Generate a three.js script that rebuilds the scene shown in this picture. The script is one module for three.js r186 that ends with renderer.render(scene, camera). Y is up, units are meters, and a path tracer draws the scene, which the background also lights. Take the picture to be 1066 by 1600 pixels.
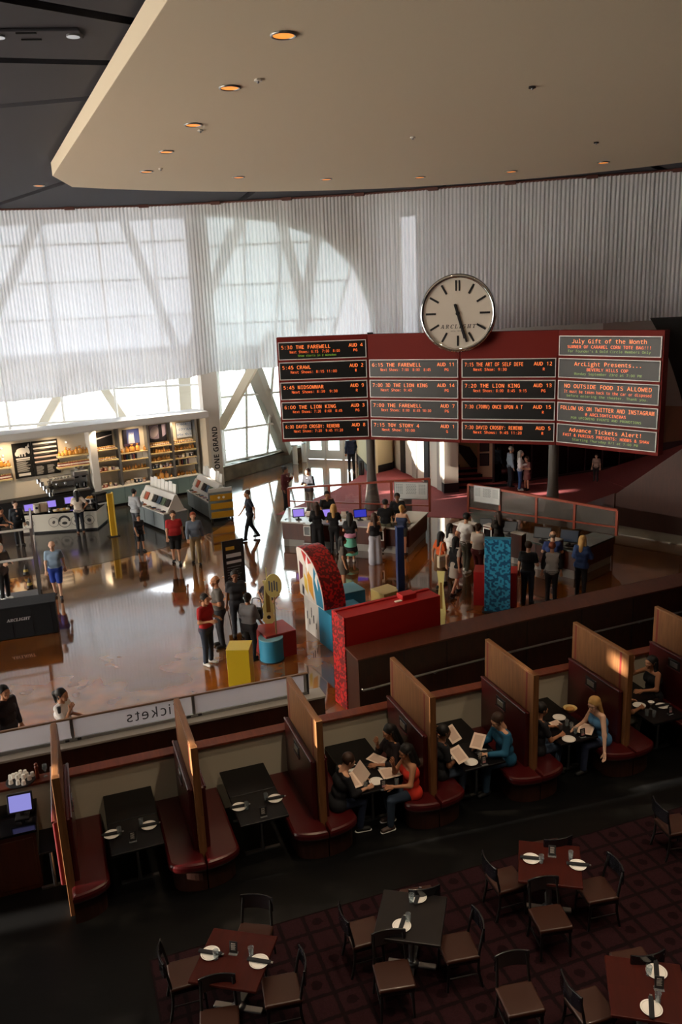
import * as THREE from 'three';
import { RoundedBoxGeometry } from 'three/addons/geometries/RoundedBoxGeometry.js';
import { mergeGeometries, mergeVertices } from 'three/addons/utils/BufferGeometryUtils.js';
import { FontLoader } from 'three/addons/loaders/FontLoader.js';
import { TextGeometry } from 'three/addons/geometries/TextGeometry.js';
import { RectAreaLightUniformsLib } from 'three/addons/lights/RectAreaLightUniformsLib.js';

// ---------------------------------------------------------------- camera, sky, sun, exposure
RectAreaLightUniformsLib.init();
const scene = new THREE.Scene();
const renderer = new THREE.WebGLRenderer({ antialias: true });
renderer.toneMapping = THREE.LinearToneMapping;
renderer.toneMappingExposure = 0.96;
renderer.shadowMap.enabled = true;
const F = 1291, W = 1066, H = 1600, EYE = 8.4;
const camera = new THREE.PerspectiveCamera(2 * Math.atan(H / 2 / F) * 180 / Math.PI, W / H, 0.1, 400);
camera.position.set(0, EYE, 0);
camera.rotation.order = 'YXZ';
camera.rotation.set(-14.75 * Math.PI / 180, 0, -2.36 * Math.PI / 180);
camera.updateMatrixWorld(true);
scene.background = new THREE.Color(0.93, 0.965, 1.0);
scene.backgroundIntensity = 9;
const SUN = new THREE.Vector3(0.93, -0.2325, -0.251).normalize();       // the way the low afternoon sun travels
const sun = new THREE.DirectionalLight(new THREE.Color(1, 0.9, 0.78), 34);
sun.position.copy(SUN).multiplyScalar(-70).add(new THREE.Vector3(0, 3, -30));
sun.target.position.set(0, 3, -30);
sun.castShadow = true;
Object.assign(sun.shadow.camera, { left: -40, right: 40, top: 25, bottom: -25, near: 1, far: 160 });
sun.shadow.mapSize.set(2048, 2048);
scene.add(sun, sun.target);

// ---------------------------------------------------------------- helpers
const V3 = (x, y, z) => new THREE.Vector3(x, y, z);
const PI = Math.PI, R = (d) => d * PI / 180;
let seed = 7;
const rnd = (a = 0, b = 1) => { seed = (seed + 0x6d2b79f5) | 0; let t = Math.imul(seed ^ (seed >>> 15), 1 | seed); t = (t + Math.imul(t ^ (t >>> 7), 61 | t)) ^ t; return a + (b - a) * (((t ^ (t >>> 14)) >>> 0) / 4294967296); };
const ray = (x, y) => V3((x - W / 2) / F, -(y - H / 2) / F, -1).applyEuler(camera.rotation);
function ground(x, y, h = 0) { const d = ray(x, y); return V3(0, EYE, 0).addScaledVector(d, (h - EYE) / d.y); }
function atZ(x, y, z) { const d = ray(x, y); return V3(0, EYE, 0).addScaledVector(d, z / d.z); }
function onWall(a, b, x, y) {                                        // a point of the upright plane through the plan points a, b
  const n = V3(-(b[1] - a[1]), 0, b[0] - a[0]), d = ray(x, y);
  return V3(0, EYE, 0).addScaledVector(d, (n.x * a[0] + n.z * a[1]) / (n.x * d.x + n.z * d.z));
}
const used = new Map();
function numbered(name) { const n = used.get(name) ?? 0; used.set(name, n + 1); return n ? name + '_' + String(n).padStart(3, '0') : name; }
function shade(o) { o.traverse((m) => { if (m.isMesh) { m.castShadow = true; m.receiveShadow = true; } }); return o; }
function uvBox(g) {                                                  // uv in metres, from the side a face looks to
  if (g.index) g = g.toNonIndexed();
  const p = g.attributes.position, n = g.attributes.normal, uv = new Float32Array(p.count * 2);
  for (let i = 0; i < p.count; i++) {
    const ax = Math.abs(n.getX(i)), ay = Math.abs(n.getY(i)), az = Math.abs(n.getZ(i));
    const [a, b] = ay >= ax && ay >= az ? [p.getX(i), -p.getZ(i)] : ax >= az ? [-p.getZ(i), p.getY(i)] : [p.getX(i), p.getY(i)];
    uv[2 * i] = a; uv[2 * i + 1] = b;
  }
  g.setAttribute('uv', new THREE.BufferAttribute(uv, 2));
  return g;
}
function merge(list) {
  const gs = (Array.isArray(list) ? list : [list]).map((g) => (g.index ? g.toNonIndexed() : g));
  if (gs.length === 1) return gs[0];
  for (const g of gs) for (const k of Object.keys(g.attributes)) if (!['position', 'normal', 'uv'].includes(k)) g.deleteAttribute(k);
  for (const g of gs) if (!g.attributes.uv) g.setAttribute('uv', new THREE.BufferAttribute(new Float32Array(g.attributes.position.count * 2), 2));
  return mergeGeometries(gs);
}
const box = (w, h, d, x = 0, y = 0, z = 0) => new THREE.BoxGeometry(w, h, d).translate(x, y + h / 2, z);          // y: its underside
const rbox = (w, h, d, x = 0, y = 0, z = 0, r = 0.01, s = 2) => new RoundedBoxGeometry(w, h, d, s, Math.min(r, w / 2.01, h / 2.01, d / 2.01)).translate(x, y + h / 2, z);
const cyl = (r0, r1, h, x = 0, y = 0, z = 0, n = 20) => new THREE.CylinderGeometry(r1, r0, h, n).translate(x, y + h / 2, z);
const ball = (r, x = 0, y = 0, z = 0, sx = 1, sy = 1, sz = 1, n = 14) => new THREE.SphereGeometry(r, n, Math.ceil(n * 0.7)).scale(sx, sy, sz).translate(x, y, z);
const lathe = (pts, n = 24) => new THREE.LatheGeometry(pts.map((p) => new THREE.Vector2(p[0], p[1])), n);
function rod(a, b, r, n = 8, r1 = r) {                               // a round bar from a to b
  const A = V3(...a), B = V3(...b), d = B.clone().sub(A), g = new THREE.CylinderGeometry(r1, r, d.length(), n);
  return g.applyQuaternion(new THREE.Quaternion().setFromUnitVectors(V3(0, 1, 0), d.normalize())).translate((A.x + B.x) / 2, (A.y + B.y) / 2, (A.z + B.z) / 2);
}
function bar(a, b, w, h) {                                           // a square bar from a to b, w across, h in the upright direction
  const A = V3(...a), B = V3(...b), d = B.clone().sub(A), g = new THREE.BoxGeometry(w, h, d.length());
  const m = new THREE.Matrix4().lookAt(B, A, Math.abs(d.x) + Math.abs(d.z) < 1e-3 ? V3(0, 0, 1) : V3(0, 1, 0));
  return g.applyMatrix4(m).translate((A.x + B.x) / 2, (A.y + B.y) / 2, (A.z + B.z) / 2);
}
const tube = (pts, r, n = 24, m = 8, closed = false) => new THREE.TubeGeometry(new THREE.CatmullRomCurve3(pts.map((p) => V3(...p)), closed, 'catmullrom', 0.4), n, r, m, closed);
function shapeOf(pts, holes = []) {
  const s = new THREE.Shape(pts.map((p) => new THREE.Vector2(p[0], p[1])));
  for (const h of holes) s.holes.push(new THREE.Path(h.map((p) => new THREE.Vector2(p[0], p[1]))));
  return s;
}
// plan polygon [x, z] made solid from y0 to y1
function slab(pts, y0, y1, bevel = 0) {
  const g = new THREE.ExtrudeGeometry(shapeOf(pts.map((p) => [p[0], -p[1]])), { depth: y1 - y0 - 2 * bevel, bevelEnabled: bevel > 0, bevelSize: bevel, bevelThickness: bevel, bevelOffset: -bevel, bevelSegments: 2 });
  return g.rotateX(-PI / 2).translate(0, y0 + bevel, 0);
}
const plate = (pts, depth, holes = [], bevel = 0) => new THREE.ExtrudeGeometry(shapeOf(pts, holes), { depth: depth - 2 * bevel, bevelEnabled: bevel > 0, bevelSize: bevel, bevelThickness: bevel, bevelOffset: -bevel, bevelSegments: 2, curveSegments: 20 }).translate(0, 0, -depth / 2 + bevel);
// an upright wall from plan point a to b: local x along it, y up, thickness t towards the left of a->b
function wallGeo(a, b, y0, y1, t, holes = []) {
  const L = Math.hypot(b[0] - a[0], b[1] - a[1]);
  const g = new THREE.ExtrudeGeometry(shapeOf([[0, y0], [L, y0], [L, y1], [0, y1]], holes), { depth: t, bevelEnabled: false });
  return g.applyMatrix4(new THREE.Matrix4().makeRotationY(-Math.atan2(b[1] - a[1], b[0] - a[0]))).translate(a[0], 0, a[1]);
}
function part(name, g, m, parent, label) {
  const o = new THREE.Mesh(uvBoxIf(merge(g), m), m); o.name = name; parent.add(o);
  if (label) o.userData.label = label;
  o.castShadow = o.receiveShadow = true;
  return o;
}
function uvBoxIf(g, m) { return (m.map || m.bumpMap || m.roughnessMap) && !m.userData.ownUV ? uvBox(g) : g; }
function thing(name, label, category, [x, y, z] = [0, 0, 0], turn = 0, group) {
  const o = new THREE.Group(); o.name = numbered(name); scene.add(o);
  o.position.set(x, y, z); o.rotation.y = turn; o.userData = { label, category };
  if (group) o.userData.group = group;
  return o;
}
function one(name, g, m, label, category, pos = [0, 0, 0], turn = 0, group) {     // a thing that is one mesh
  const o = new THREE.Mesh(uvBoxIf(merge(g), m), m); o.name = numbered(name); scene.add(o);
  o.position.set(...pos); o.rotation.y = turn; o.userData = { label, category };
  if (group) o.userData.group = group;
  o.castShadow = o.receiveShadow = true;
  return o;
}
function struct(name, g, m, parent) {
  const o = new THREE.Mesh(uvBoxIf(merge(g), m), m); o.name = parent ? name : numbered(name);
  (parent ?? scene).add(o); o.castShadow = o.receiveShadow = true;
  if (!parent) o.userData.kind = 'structure';
  return o;
}
function structGroup(name) { const o = new THREE.Group(); o.name = numbered(name); o.userData.kind = 'structure'; scene.add(o); return o; }
function copy(root, pos, turn, label, group) {
  const r = root.clone(); r.name = numbered(root.name.replace(/_\d{3}$/, '')); scene.add(r);
  r.userData = { ...root.userData };
  if (pos) r.position.set(...pos);
  if (turn !== undefined) r.rotation.y = turn;
  if (label) r.userData.label = label;
  if (group) r.userData.group = group;
  return r;
}
// ---------------------------------------------------------------- textures and materials
const hash2 = (x, y, s) => { let h = (x * 374761393 + y * 668265263 + s * 1442695041) | 0; h = Math.imul(h ^ (h >>> 13), 1274126177); return ((h ^ (h >>> 16)) >>> 0) / 4294967296; };
function vnoise(x, y, per, s) {                                      // tiling value noise
  const xi = Math.floor(x), yi = Math.floor(y), fx = x - xi, fy = y - yi, u = fx * fx * (3 - 2 * fx), v = fy * fy * (3 - 2 * fy), m = (k) => ((k % per) + per) % per;
  const a = hash2(m(xi), m(yi), s), b = hash2(m(xi + 1), m(yi), s), c = hash2(m(xi), m(yi + 1), s), d = hash2(m(xi + 1), m(yi + 1), s);
  return a + (b - a) * u + (c - a) * v + (a - b - c + d) * u * v;
}
function fbm(x, y, per, oct, s) { let t = 0, a = 0.5, n = 0; for (let i = 0; i < oct; i++) { t += a * vnoise(x, y, per, s + i); n += a; a *= 0.5; x *= 2; y *= 2; per *= 2; } return t / n; }
const lerp = (a, b, t) => a + (b - a) * t, clamp = (x, a = 0, b = 1) => Math.min(b, Math.max(a, x)), sstep = (a, b, x) => { const t = clamp((x - a) / (b - a)); return t * t * (3 - 2 * t); };
const mix3 = (a, b, t) => [lerp(a[0], b[0], t), lerp(a[1], b[1], t), lerp(a[2], b[2], t)];
function dataTex(n, metres, fn, srgb = true) {                       // fn(u, v) in 0..1 -> [r, g, b] in 0..1
  const d = new Uint8Array(n * n * 4);
  for (let y = 0; y < n; y++) for (let x = 0; x < n; x++) {
    const c = fn(x / n, y / n), o = (y * n + x) * 4;
    for (let k = 0; k < 3; k++) d[o + k] = clamp(c[k] ?? c[0]) * 255;
    d[o + 3] = 255;
  }
  const t = new THREE.DataTexture(d, n, n);
  t.wrapS = t.wrapT = THREE.RepeatWrapping; t.magFilter = THREE.LinearFilter; t.minFilter = THREE.LinearFilter;
  if (srgb) t.colorSpace = THREE.SRGBColorSpace;
  t.repeat.set(1 / metres, 1 / metres); t.needsUpdate = true;
  return t;
}
function canvasTex(w, h, draw) {
  const c = document.createElement('canvas'); c.width = w; c.height = h;
  draw(c.getContext('2d'), w, h);
  const t = new THREE.CanvasTexture(c); t.colorSpace = THREE.SRGBColorSpace; t.magFilter = THREE.LinearFilter;
  return t;
}
const mat = (c, rough = 0.6, more = {}) => new THREE.MeshPhysicalMaterial({ color: new THREE.Color(c), roughness: rough, ...more });
// a flat print (poster, sign, lettering) with its own uv
function print(w, h, px, draw, rough = 0.5, more = {}) {
  const t = canvasTex(px, Math.max(8, Math.round(px * h / w)), draw), m = new THREE.MeshStandardMaterial({ map: t, roughness: rough, ...more });
  m.userData.ownUV = true;
  return m;
}
const woodTex = (a, b, s, k = 1) => dataTex(256, 1.1, (u, v) => { const g = fbm(u * 40 * k, v * 3, 512, 3, s), r = fbm(u * 8, v * 2, 64, 3, s + 9); return mix3(a, b, clamp(0.55 * g + 0.5 * r)); });
const M = {
  lobby: new THREE.MeshPhysicalMaterial({
    map: dataTex(1024, 26, (u, v) => {
      const a = fbm(u * 9, v * 9, 9, 5, 3), b = fbm(u * 22, v * 22, 22, 4, 21), c = fbm(u * 90, v * 90, 90, 2, 40);
      let k = mix3([0.34, 0.195, 0.085], [0.64, 0.37, 0.13], sstep(0.35, 0.7, a)); k = mix3(k, [0.52, 0.44, 0.35], 0.5 * sstep(0.5, 0.8, b));
      return k.map((x) => x * (0.86 + 0.28 * c));
    }),
    bumpMap: dataTex(512, 7, (u, v) => [0.5 * fbm(u * 14, v * 14, 14, 2, 77) + 0.5 * fbm(u * 40, v * 40, 40, 2, 5)], false), bumpScale: 0.0008,
    roughness: 0.07, ior: 2.0, clearcoat: 0.8, clearcoatRoughness: 0.05,
  }),
  walnut: new THREE.MeshPhysicalMaterial({
    map: dataTex(512, 6, (u, v) => { const a = fbm(u * 5, v * 14, 5, 5, 8), b = fbm(u * 30, v * 12, 30, 3, 18); return mix3([0.036, 0.036, 0.036], [0.12, 0.118, 0.112], sstep(0.52, 0.82, a) * b * 1.6); }),
    roughness: 0.4, specularIntensity: 0.45, bumpMap: dataTex(256, 3, (u, v) => [fbm(u * 12, v * 12, 12, 3, 9)], false), bumpScale: 0.002,
  }),
  carpetRed: mat('#9a4648', 0.95, { sheen: 0.3, map: dataTex(256, 1.5, (u, v) => { const n = 0.82 + 0.3 * fbm(u * 90, v * 90, 90, 2, 4); return [n, n, n]; }) }),
  cream: mat('#cbbd98', 0.75), creamWall: mat('#c9c1a8', 0.7), white: mat('#e9e7e2', 0.6), offWhite: mat('#d8d2c4', 0.7),
  panelWhite: mat('#e6d9c0', 0.85), darkCeil: mat('#3a3a42', 0.8), joint: mat('#121114', 0.9),
  black: mat('#0e0e10', 0.5), blackGloss: mat('#09090b', 0.12), charcoal: mat('#232326', 0.55), steel: mat('#b9bcbe', 0.28, { metalness: 1 }), chrome: mat('#dfe3e6', 0.08, { metalness: 1 }),
  alu: mat('#a7a9aa', 0.38, { metalness: 0.9 }), concrete: new THREE.MeshPhysicalMaterial({ color: '#a09a90', roughness: 0.45, map: dataTex(256, 4, (u, v) => { const n = 0.7 + 0.45 * fbm(u * 8, v * 8, 8, 4, 33); return [n, n, n * 0.96]; }) }),
  concreteBrown: new THREE.MeshPhysicalMaterial({ color: '#6b5c4c', roughness: 0.4, map: dataTex(256, 3, (u, v) => { const n = 0.55 + 0.7 * fbm(u * 10, v * 10, 10, 4, 51); return [n, n, n * 0.95]; }) }),
  wood: new THREE.MeshPhysicalMaterial({ map: woodTex([0.36, 0.225, 0.125], [0.60, 0.41, 0.245], 5), roughness: 0.42 }),
  woodDark: new THREE.MeshPhysicalMaterial({ map: woodTex([0.15, 0.075, 0.05], [0.27, 0.135, 0.085], 15), roughness: 0.35 }),
  woodRed: new THREE.MeshPhysicalMaterial({ map: woodTex([0.33, 0.13, 0.06], [0.52, 0.235, 0.115], 25), roughness: 0.4 }),
  cherry: new THREE.MeshPhysicalMaterial({ map: woodTex([0.50, 0.19, 0.11], [0.68, 0.29, 0.17], 35), roughness: 0.4 }),
  counterRed: new THREE.MeshPhysicalMaterial({ map: woodTex([0.25, 0.095, 0.055], [0.37, 0.16, 0.09], 45), roughness: 0.32 }),
  maple: mat('#dcc282', 0.55), vinyl: mat('#430c0d', 0.3, { clearcoat: 0.35, clearcoatRoughness: 0.25 }), stripe: mat('#6d1d18', 0.5),
  boardRed: mat('#7b2520', 0.6, { specularIntensity: 0.35 }), led: mat('#25282c', 0.35),
  glass: new THREE.MeshPhysicalMaterial({ color: '#ffffff', roughness: 0.0, transmission: 1, thickness: 0, ior: 1.5, side: THREE.DoubleSide }),
  glassGreen: new THREE.MeshPhysicalMaterial({ color: '#e4f3f1', roughness: 0.0, transmission: 1, thickness: 0, ior: 1.5 }),
  frosted: new THREE.MeshPhysicalMaterial({ color: '#e8e6e0', roughness: 0.8, transmission: 0.75, thickness: 0 }),
  smoke: new THREE.MeshPhysicalMaterial({ color: '#a8a098', roughness: 0.25, transmission: 0.82, thickness: 0, ior: 1.5 }),
  teal: mat('#92aca9', 0.55), plum: mat('#e8e0d8', 0.5), plateWhite: mat('#f2efe8', 0.3), napkin: mat('#17171a', 0.9), paper: mat('#efe6da', 0.8), menu: mat('#f0d9c6', 0.75),
  skyBlue: mat('#2f8fb6', 0.5), primaryRed: mat('#b5191a', 0.5), yellow: mat('#d8b91c', 0.5), navy: mat('#1d3566', 0.5),
};
// things that glow
const glow = (c, k) => new THREE.MeshStandardMaterial({ color: 0x000000, emissive: new THREE.Color(c), emissiveIntensity: k, roughness: 0.5 });
const bulb = glow('#ff9436', 1.3);
const screenGlow = glow('#a58cf5', 0.9);
// booth row axes: u along the row (to the right), w towards the dining room
const BO = V3(-2.208, 0, -10.546), BT = R(19.067), BU = V3(Math.cos(BT), 0, -Math.sin(BT)), BW = V3(Math.sin(BT), 0, Math.cos(BT));
const L = (u, y, w) => { const p = BO.clone().addScaledVector(BU, u).addScaledVector(BW, w); return [p.x, y, p.z]; };
// ---------------------------------------------------------------- the shell
const CEN = [1.5, -17];                                              // centre of the round hall
const HC = 12.4, HP = 11.95;                                         // dark ceiling, white disc
const floor = struct('floor', slab([[-27, -47], [24, -47], L(26, 0, -1.8).filter((_, i) => i !== 1), L(-24, 0, -1.8).filter((_, i) => i !== 1)], -0.3, 0), M.lobby);
struct('floor', slab([L(-24, 0, -1.8).filter((_, i) => i !== 1), L(26, 0, -1.8).filter((_, i) => i !== 1), [24, 6], [-27, 6]], -0.3, 0), M.walnut);
const g2 = (x, y) => { const p = ground(x, y); return [p.x, p.z]; };
M.shopFloor = new THREE.MeshPhysicalMaterial({ color: '#4a4643', map: dataTex(256, 6, (u, v) => { const n = 0.6 + 0.5 * fbm(u * 9, v * 9, 9, 4, 66); return [n, n, n]; }), roughness: 0.14, ior: 1.7 });
struct('floor', slab([g2(-60, 915), g2(60, 897), g2(160, 880), g2(250, 858), g2(330, 833), g2(372, 806), [-4.6, -39], [-14, -36], [-18, -31]], 0, 0.006), M.shopFloor);
// carpet of the back foyer and its ramp to the right
struct('floor', slab([g2(432, 804), g2(524.6, 766), g2(558, 747), g2(566, 738.5), [1.2, -46], [23, -46], [22, -27.2], g2(925, 792), g2(740, 811), g2(672, 808), g2(560, 806)], 0, 0.012), M.carpetRed);
const lw = (z0, z1, y0, y1) => [[z0 + 47, y0], [z1 + 47, y0], [z1 + 47, y1], [z0 + 47, y1]];
// left wall: slots high up let the low sun in
struct('wall_left', wallGeo([-24, -47], [-24, 6], 0, 12.9, 0.4, [lw(-31, -28.95, 7.5, 9.6), lw(-30.2, -29.5, 6.1, 6.8), lw(-28.15, -27.55, 6.1, 6.8), lw(-26.1, -25.3, 6.75, 7.5), lw(-27.1, -26.5, 7.8, 9.9), lw(-24.95, -24.45, 7.6, 8.5), lw(-5.75, -5.2, 9.05, 9.3), ...[-33, -28.4, -23.8, -19.2, -14.6, -10, -4.9].map((z, i) => lw(z, z + (i === 5 ? 3.2 : 4.1), 0.3, i < 3 ? 5.4 : 12.2))]), M.offWhite);
struct('wall_right', wallGeo([22, 6], [22, -47], 0, 12.9, 0.4), M.woodDark);
struct('wall_front', wallGeo([24, 5.6], [-27, 5.6], 0, 12.9, 0.4), M.charcoal);
// dark ceiling in wedges with open joints, a black deck above
const ceil = structGroup('ceiling');
struct('ceiling_deck', slab([[-28, -48], [25, -48], [25, 7], [-28, 7]], HC + 0.36, HC + 0.6), M.joint, ceil);
for (let k = 0; k < 15; k++) {
  const a0 = R(-35.4 + 24.6 * k), a1 = a0 + R(24.6), mid = (a0 + a1) / 2, off = 0.16 / Math.sin(R(12.3));
  const c = [CEN[0] - off * Math.cos(mid), CEN[1] + off * Math.sin(mid)], pts = [c];
  for (let i = 0; i <= 8; i++) { const a = lerp(a0, a1, i / 8); pts.push([c[0] - 27.5 * Math.cos(a), c[1] + 27.5 * Math.sin(a)]); }
  struct('ceiling_panel', slab(pts, HC, HC + 0.3), M.darkCeil, ceil);
}
// white disc hung below it: a round edge, cut straight on the left
const discPts = [[-7.75, -25.05]];
for (let i = 0; i <= 60; i++) { const a = R(lerp(132, -150, i / 60)); discPts.push([CEN[0] + 14.1 * Math.cos(a) * (1 + 0.03 * sstep(0.3, -0.4, Math.cos(a) * -1)), CEN[1] - 14.1 * Math.sin(a)]); }
const disc = structGroup('ceiling');
struct('ceiling_disc', slab(discPts.filter((p) => p[0] > -7.75 + (p[1] + 25.05) * 0.382 - 0.01), HP, HP + 0.36, 0.01), M.panelWhite, disc);
// ---------------------------------------------------------------- sheer curtain
const CP = new THREE.CatmullRomCurve3([[-21, -32.9], [-18, -34.6], [-13.5, -36.4], [-8.4, -37.15], [-5.7, -37.2], [-1.9, -36.7], [1.75, -36.05], [4.8, -35.1], [7.2, -34.4], [10.4, -33.4], [13.1, -32.5], [16.6, -30.6], [19.6, -27.2], [21.4, -22.5]].map((p) => V3(p[0], 0, p[1])), false, 'centripetal');
const hemAt = (x) => { const t = [[-24, 4.2], [-12, 4.52], [-10.3, 4.72], [-6.4, 5.1], [-5.5, 5.28], [-2.6, 5.42], [1, 6.2], [7, 6.79], [9.7, 6.87], [12, 6.92], [22, 7.1]]; let i = 0; while (i < t.length - 2 && x > t[i + 1][0]) i++; return lerp(t[i][1], t[i + 1][1], clamp((x - t[i][0]) / (t[i + 1][0] - t[i][0]))); };
M.sheerLeft = new THREE.MeshPhysicalMaterial({ color: '#f6f2ec', roughness: 0.985, transmission: 0.66, thickness: 0, side: THREE.DoubleSide });
M.sheer = new THREE.MeshPhysicalMaterial({ color: '#f0f1f4', roughness: 0.935, transmission: 0.3, thickness: 0, side: THREE.DoubleSide });
function hang(root, curve, NP, pitch, topY, hemOf, cm = M.sheer, S0 = 0, S1 = 1) {    // pleated panels along a plan curve
  const LEN = curve.getLength() * (S1 - S0), base = curve.getLength() * S0, ALL = curve.getLength();
  for (let k = 0; k < NP; k++) {
    const s0 = base + LEN * k / NP + 0.001, s1 = Math.min(ALL, base + LEN * (k + 1) / NP + 0.03), n = Math.round((s1 - s0) / pitch * 6), rows = 7, pos = [], idx = [];
    const folds = []; { let a = 0; for (let i = 0; i <= n; i++) { folds.push(a); a += 2 * PI / 6 * rnd(0.75, 1.25); } }
    const amp = []; { let m = 1, goal = 1; for (let i = 0; i <= n; i++) { if (i % 6 === 0) goal = rnd(0.45, 1.35); m += (goal - m) * 0.25; amp.push(m); } }
    for (let i = 0; i <= n; i++) {
      const u = clamp((s0 + (s1 - s0) * i / n) / ALL), p = curve.getPointAt(u), t = curve.getTangentAt(u), nx = -t.z, nz = t.x, hem = hemOf(p.x);
      for (let j = 0; j <= rows; j++) {
        const f = j / rows, y = lerp(topY, hem, f), a = (0.028 + 0.045 * f) * amp[i] * Math.sin(folds[i] + 0.35 * Math.sin(2.2 * f + k)), b = 0.018 * f * Math.cos(folds[i] * 2);
        pos.push(p.x + nx * a + t.x * b, y + 0.015 * Math.sin(folds[i] * 0.2) * f, p.z + nz * a + t.z * b);
      }
    }
    for (let i = 0; i < n; i++) for (let j = 0; j < rows; j++) { const q = i * (rows + 1) + j, w = q + rows + 1; idx.push(q, q + 1, w, w, q + 1, w + 1); }
    const g = new THREE.BufferGeometry(); g.setAttribute('position', new THREE.Float32BufferAttribute(pos, 3)); g.setIndex(idx); g.computeVertexNormals();
    part('curtain_panel', g, cm, root);
  }
}
const curtain = thing('curtain', 'sheer white pleated curtain hung round the hall from a curved ceiling track', 'curtain');
const leftCurtain = thing('curtain', 'sheer white curtain over the windows of the left wall, out of view', 'curtain');
for (const [z0, z1] of [[-19.6, -6.75], [-4.75, -0.7]]) { const c = new THREE.LineCurve3(V3(-23.3, 0, z0), V3(-23.3, 0, z1)); hang(leftCurtain, c, 3, 0.4, HC - 0.05, () => 0.05, M.sheerLeft); }
part('track', bar([-23.3, HC - 0.05, -19.6], [-23.3, HC - 0.05, -0.7], 0.06, 0.06), M.alu, leftCurtain);
{
  hang(curtain, CP, 10, 0.15, HC - 0.08, hemAt);
  const tr = []; for (let i = 0; i <= 60; i++) tr.push(CP.getPointAt(i / 60));
  const railM = mat('#6b4038', 0.5);
  part('track', tube(tr.map((p) => [p.x, HC - 0.05, p.z]), 0.045, 120, 6), railM, curtain, 'brown curved curtain track');
  for (let i = 0; i < 14; i++) { const u = 0.1 + i * 0.062, p = CP.getPointAt(u), t = CP.getTangentAt(u); part('track_bracket', rbox(0.42, 0.13, 0.16, 0, 0, 0, 0.02).rotateY(-Math.atan2(t.z, t.x)).translate(p.x, HC - 0.14, p.z).translate(-t.z * -0.05, 0, t.x * 0.1), railM, curtain); }
}
// ---------------------------------------------------------------- glazing behind the curtain
function glazing(name, base, top, h0, h1, nu, rows, gm, mull = 0.09) {   // ruled wall of panes: base(t), top(t) in plan
  const w = structGroup(name), P = (t, h) => { const f = (h - h0) / (h1 - h0), b = base(t), c = top(t); return [lerp(b[0], c[0], f), h, lerp(b[1], c[1], f)]; };
  const bars = [];
  for (let i = 0; i <= nu; i++) bars.push(bar(P(i / nu, h0), P(i / nu, h1), mull, mull * 1.4));
  for (const h of rows) for (let i = 0; i < nu; i++) bars.push(bar(P(i / nu, h), P((i + 1) / nu, h), mull, mull));
  struct('window_frame', bars, M.frame, w);
  for (let i = 0; i < nu; i++) for (let j = 0; j < rows.length - 1; j++) {
    const c = [P(i / nu, rows[j]), P((i + 1) / nu, rows[j]), P((i + 1) / nu, rows[j + 1]), P(i / nu, rows[j + 1])], g = new THREE.BufferGeometry();
    g.setAttribute('position', new THREE.Float32BufferAttribute([c[0], c[1], c[2], c[0], c[2], c[3]].flat(), 3)); g.computeVertexNormals();
    struct('window_pane', g, gm, w);
  }
  return w;
}
M.frame = mat('#d9dad6', 0.45);
const gpath = new THREE.CatmullRomCurve3([[-23.6, -33.6], [-19, -35.9], [-13.9, -37.9], [-8.6, -38.75], [-5.5, -38.85]].map((p) => V3(p[0], 0, p[1])), false, 'centripetal');
const gp = (t) => { const p = gpath.getPointAt(t); return [p.x, p.z]; };
glazing('window_1', gp, gp, 0, 12.4, 8, [0, 1.6, 3.2, 4.6, 6.2, 7.8, 9.4, 11, 12.4], M.glassClear = new THREE.MeshPhysicalMaterial({ color: '#f1f5f9', roughness: 0.0, transmission: 1, thickness: 0, ior: 1.5 }));
glazing('window_2', (t) => [lerp(-5.5, -1.75, t), lerp(-39.5, -43.25, t)], (t) => [lerp(-5.5, 1.7, t), lerp(-38.85, -37.2, t)], 0.75, 12.3, 4, [0.75, 2.3, 3.9, 5.6, 7.3, 9, 10.7, 12.3], M.glassGreen);
// solid wall above the foyer behind the unlit half of the curtain, with the rounded corner of the window
{
  const up = [[1.7, -38.6], [4.9, -38.2], [7.5, -37.5], [10.8, -36.3], [13.5, -35.2], [17.2, -32.6], [20.8, -28.4], [22.2, -24]], w = structGroup('wall_back');
  for (let i = 0; i < up.length - 1; i++) struct('wall_panel', wallGeo(up[i + 1], up[i], 5.2, 12.5, 0.25, i ? [] : [[[1.1, 5.8], [1.75, 5.8], [1.75, 11.6], [1.1, 11.6]]]), M.white, w);
  struct('ceiling', slab([[-1.9, -44.6], [1.5, -37.0], [4.9, -36], [7.5, -35.3], [10.8, -34.3], [13.5, -33.4], [17.2, -31.4], [22, -47], [-3, -47]], 5.0, 5.2), M.creamWall);
  // fascia that rounds off the glazing at the top right
  const fas = plate([[0, 0], [0, -6.6], [-0.2, -4.6], [-0.8, -2.9], [-2.0, -1.7], [-4.2, -0.9], [-7.1, -0.5], [-7.1, 0]], 0.2);
  struct('wall_back', fas.applyMatrix4(new THREE.Matrix4().makeRotationY(-0.17)).translate(1.75, 12.4, -36.8), M.creamWall);
}
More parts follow.
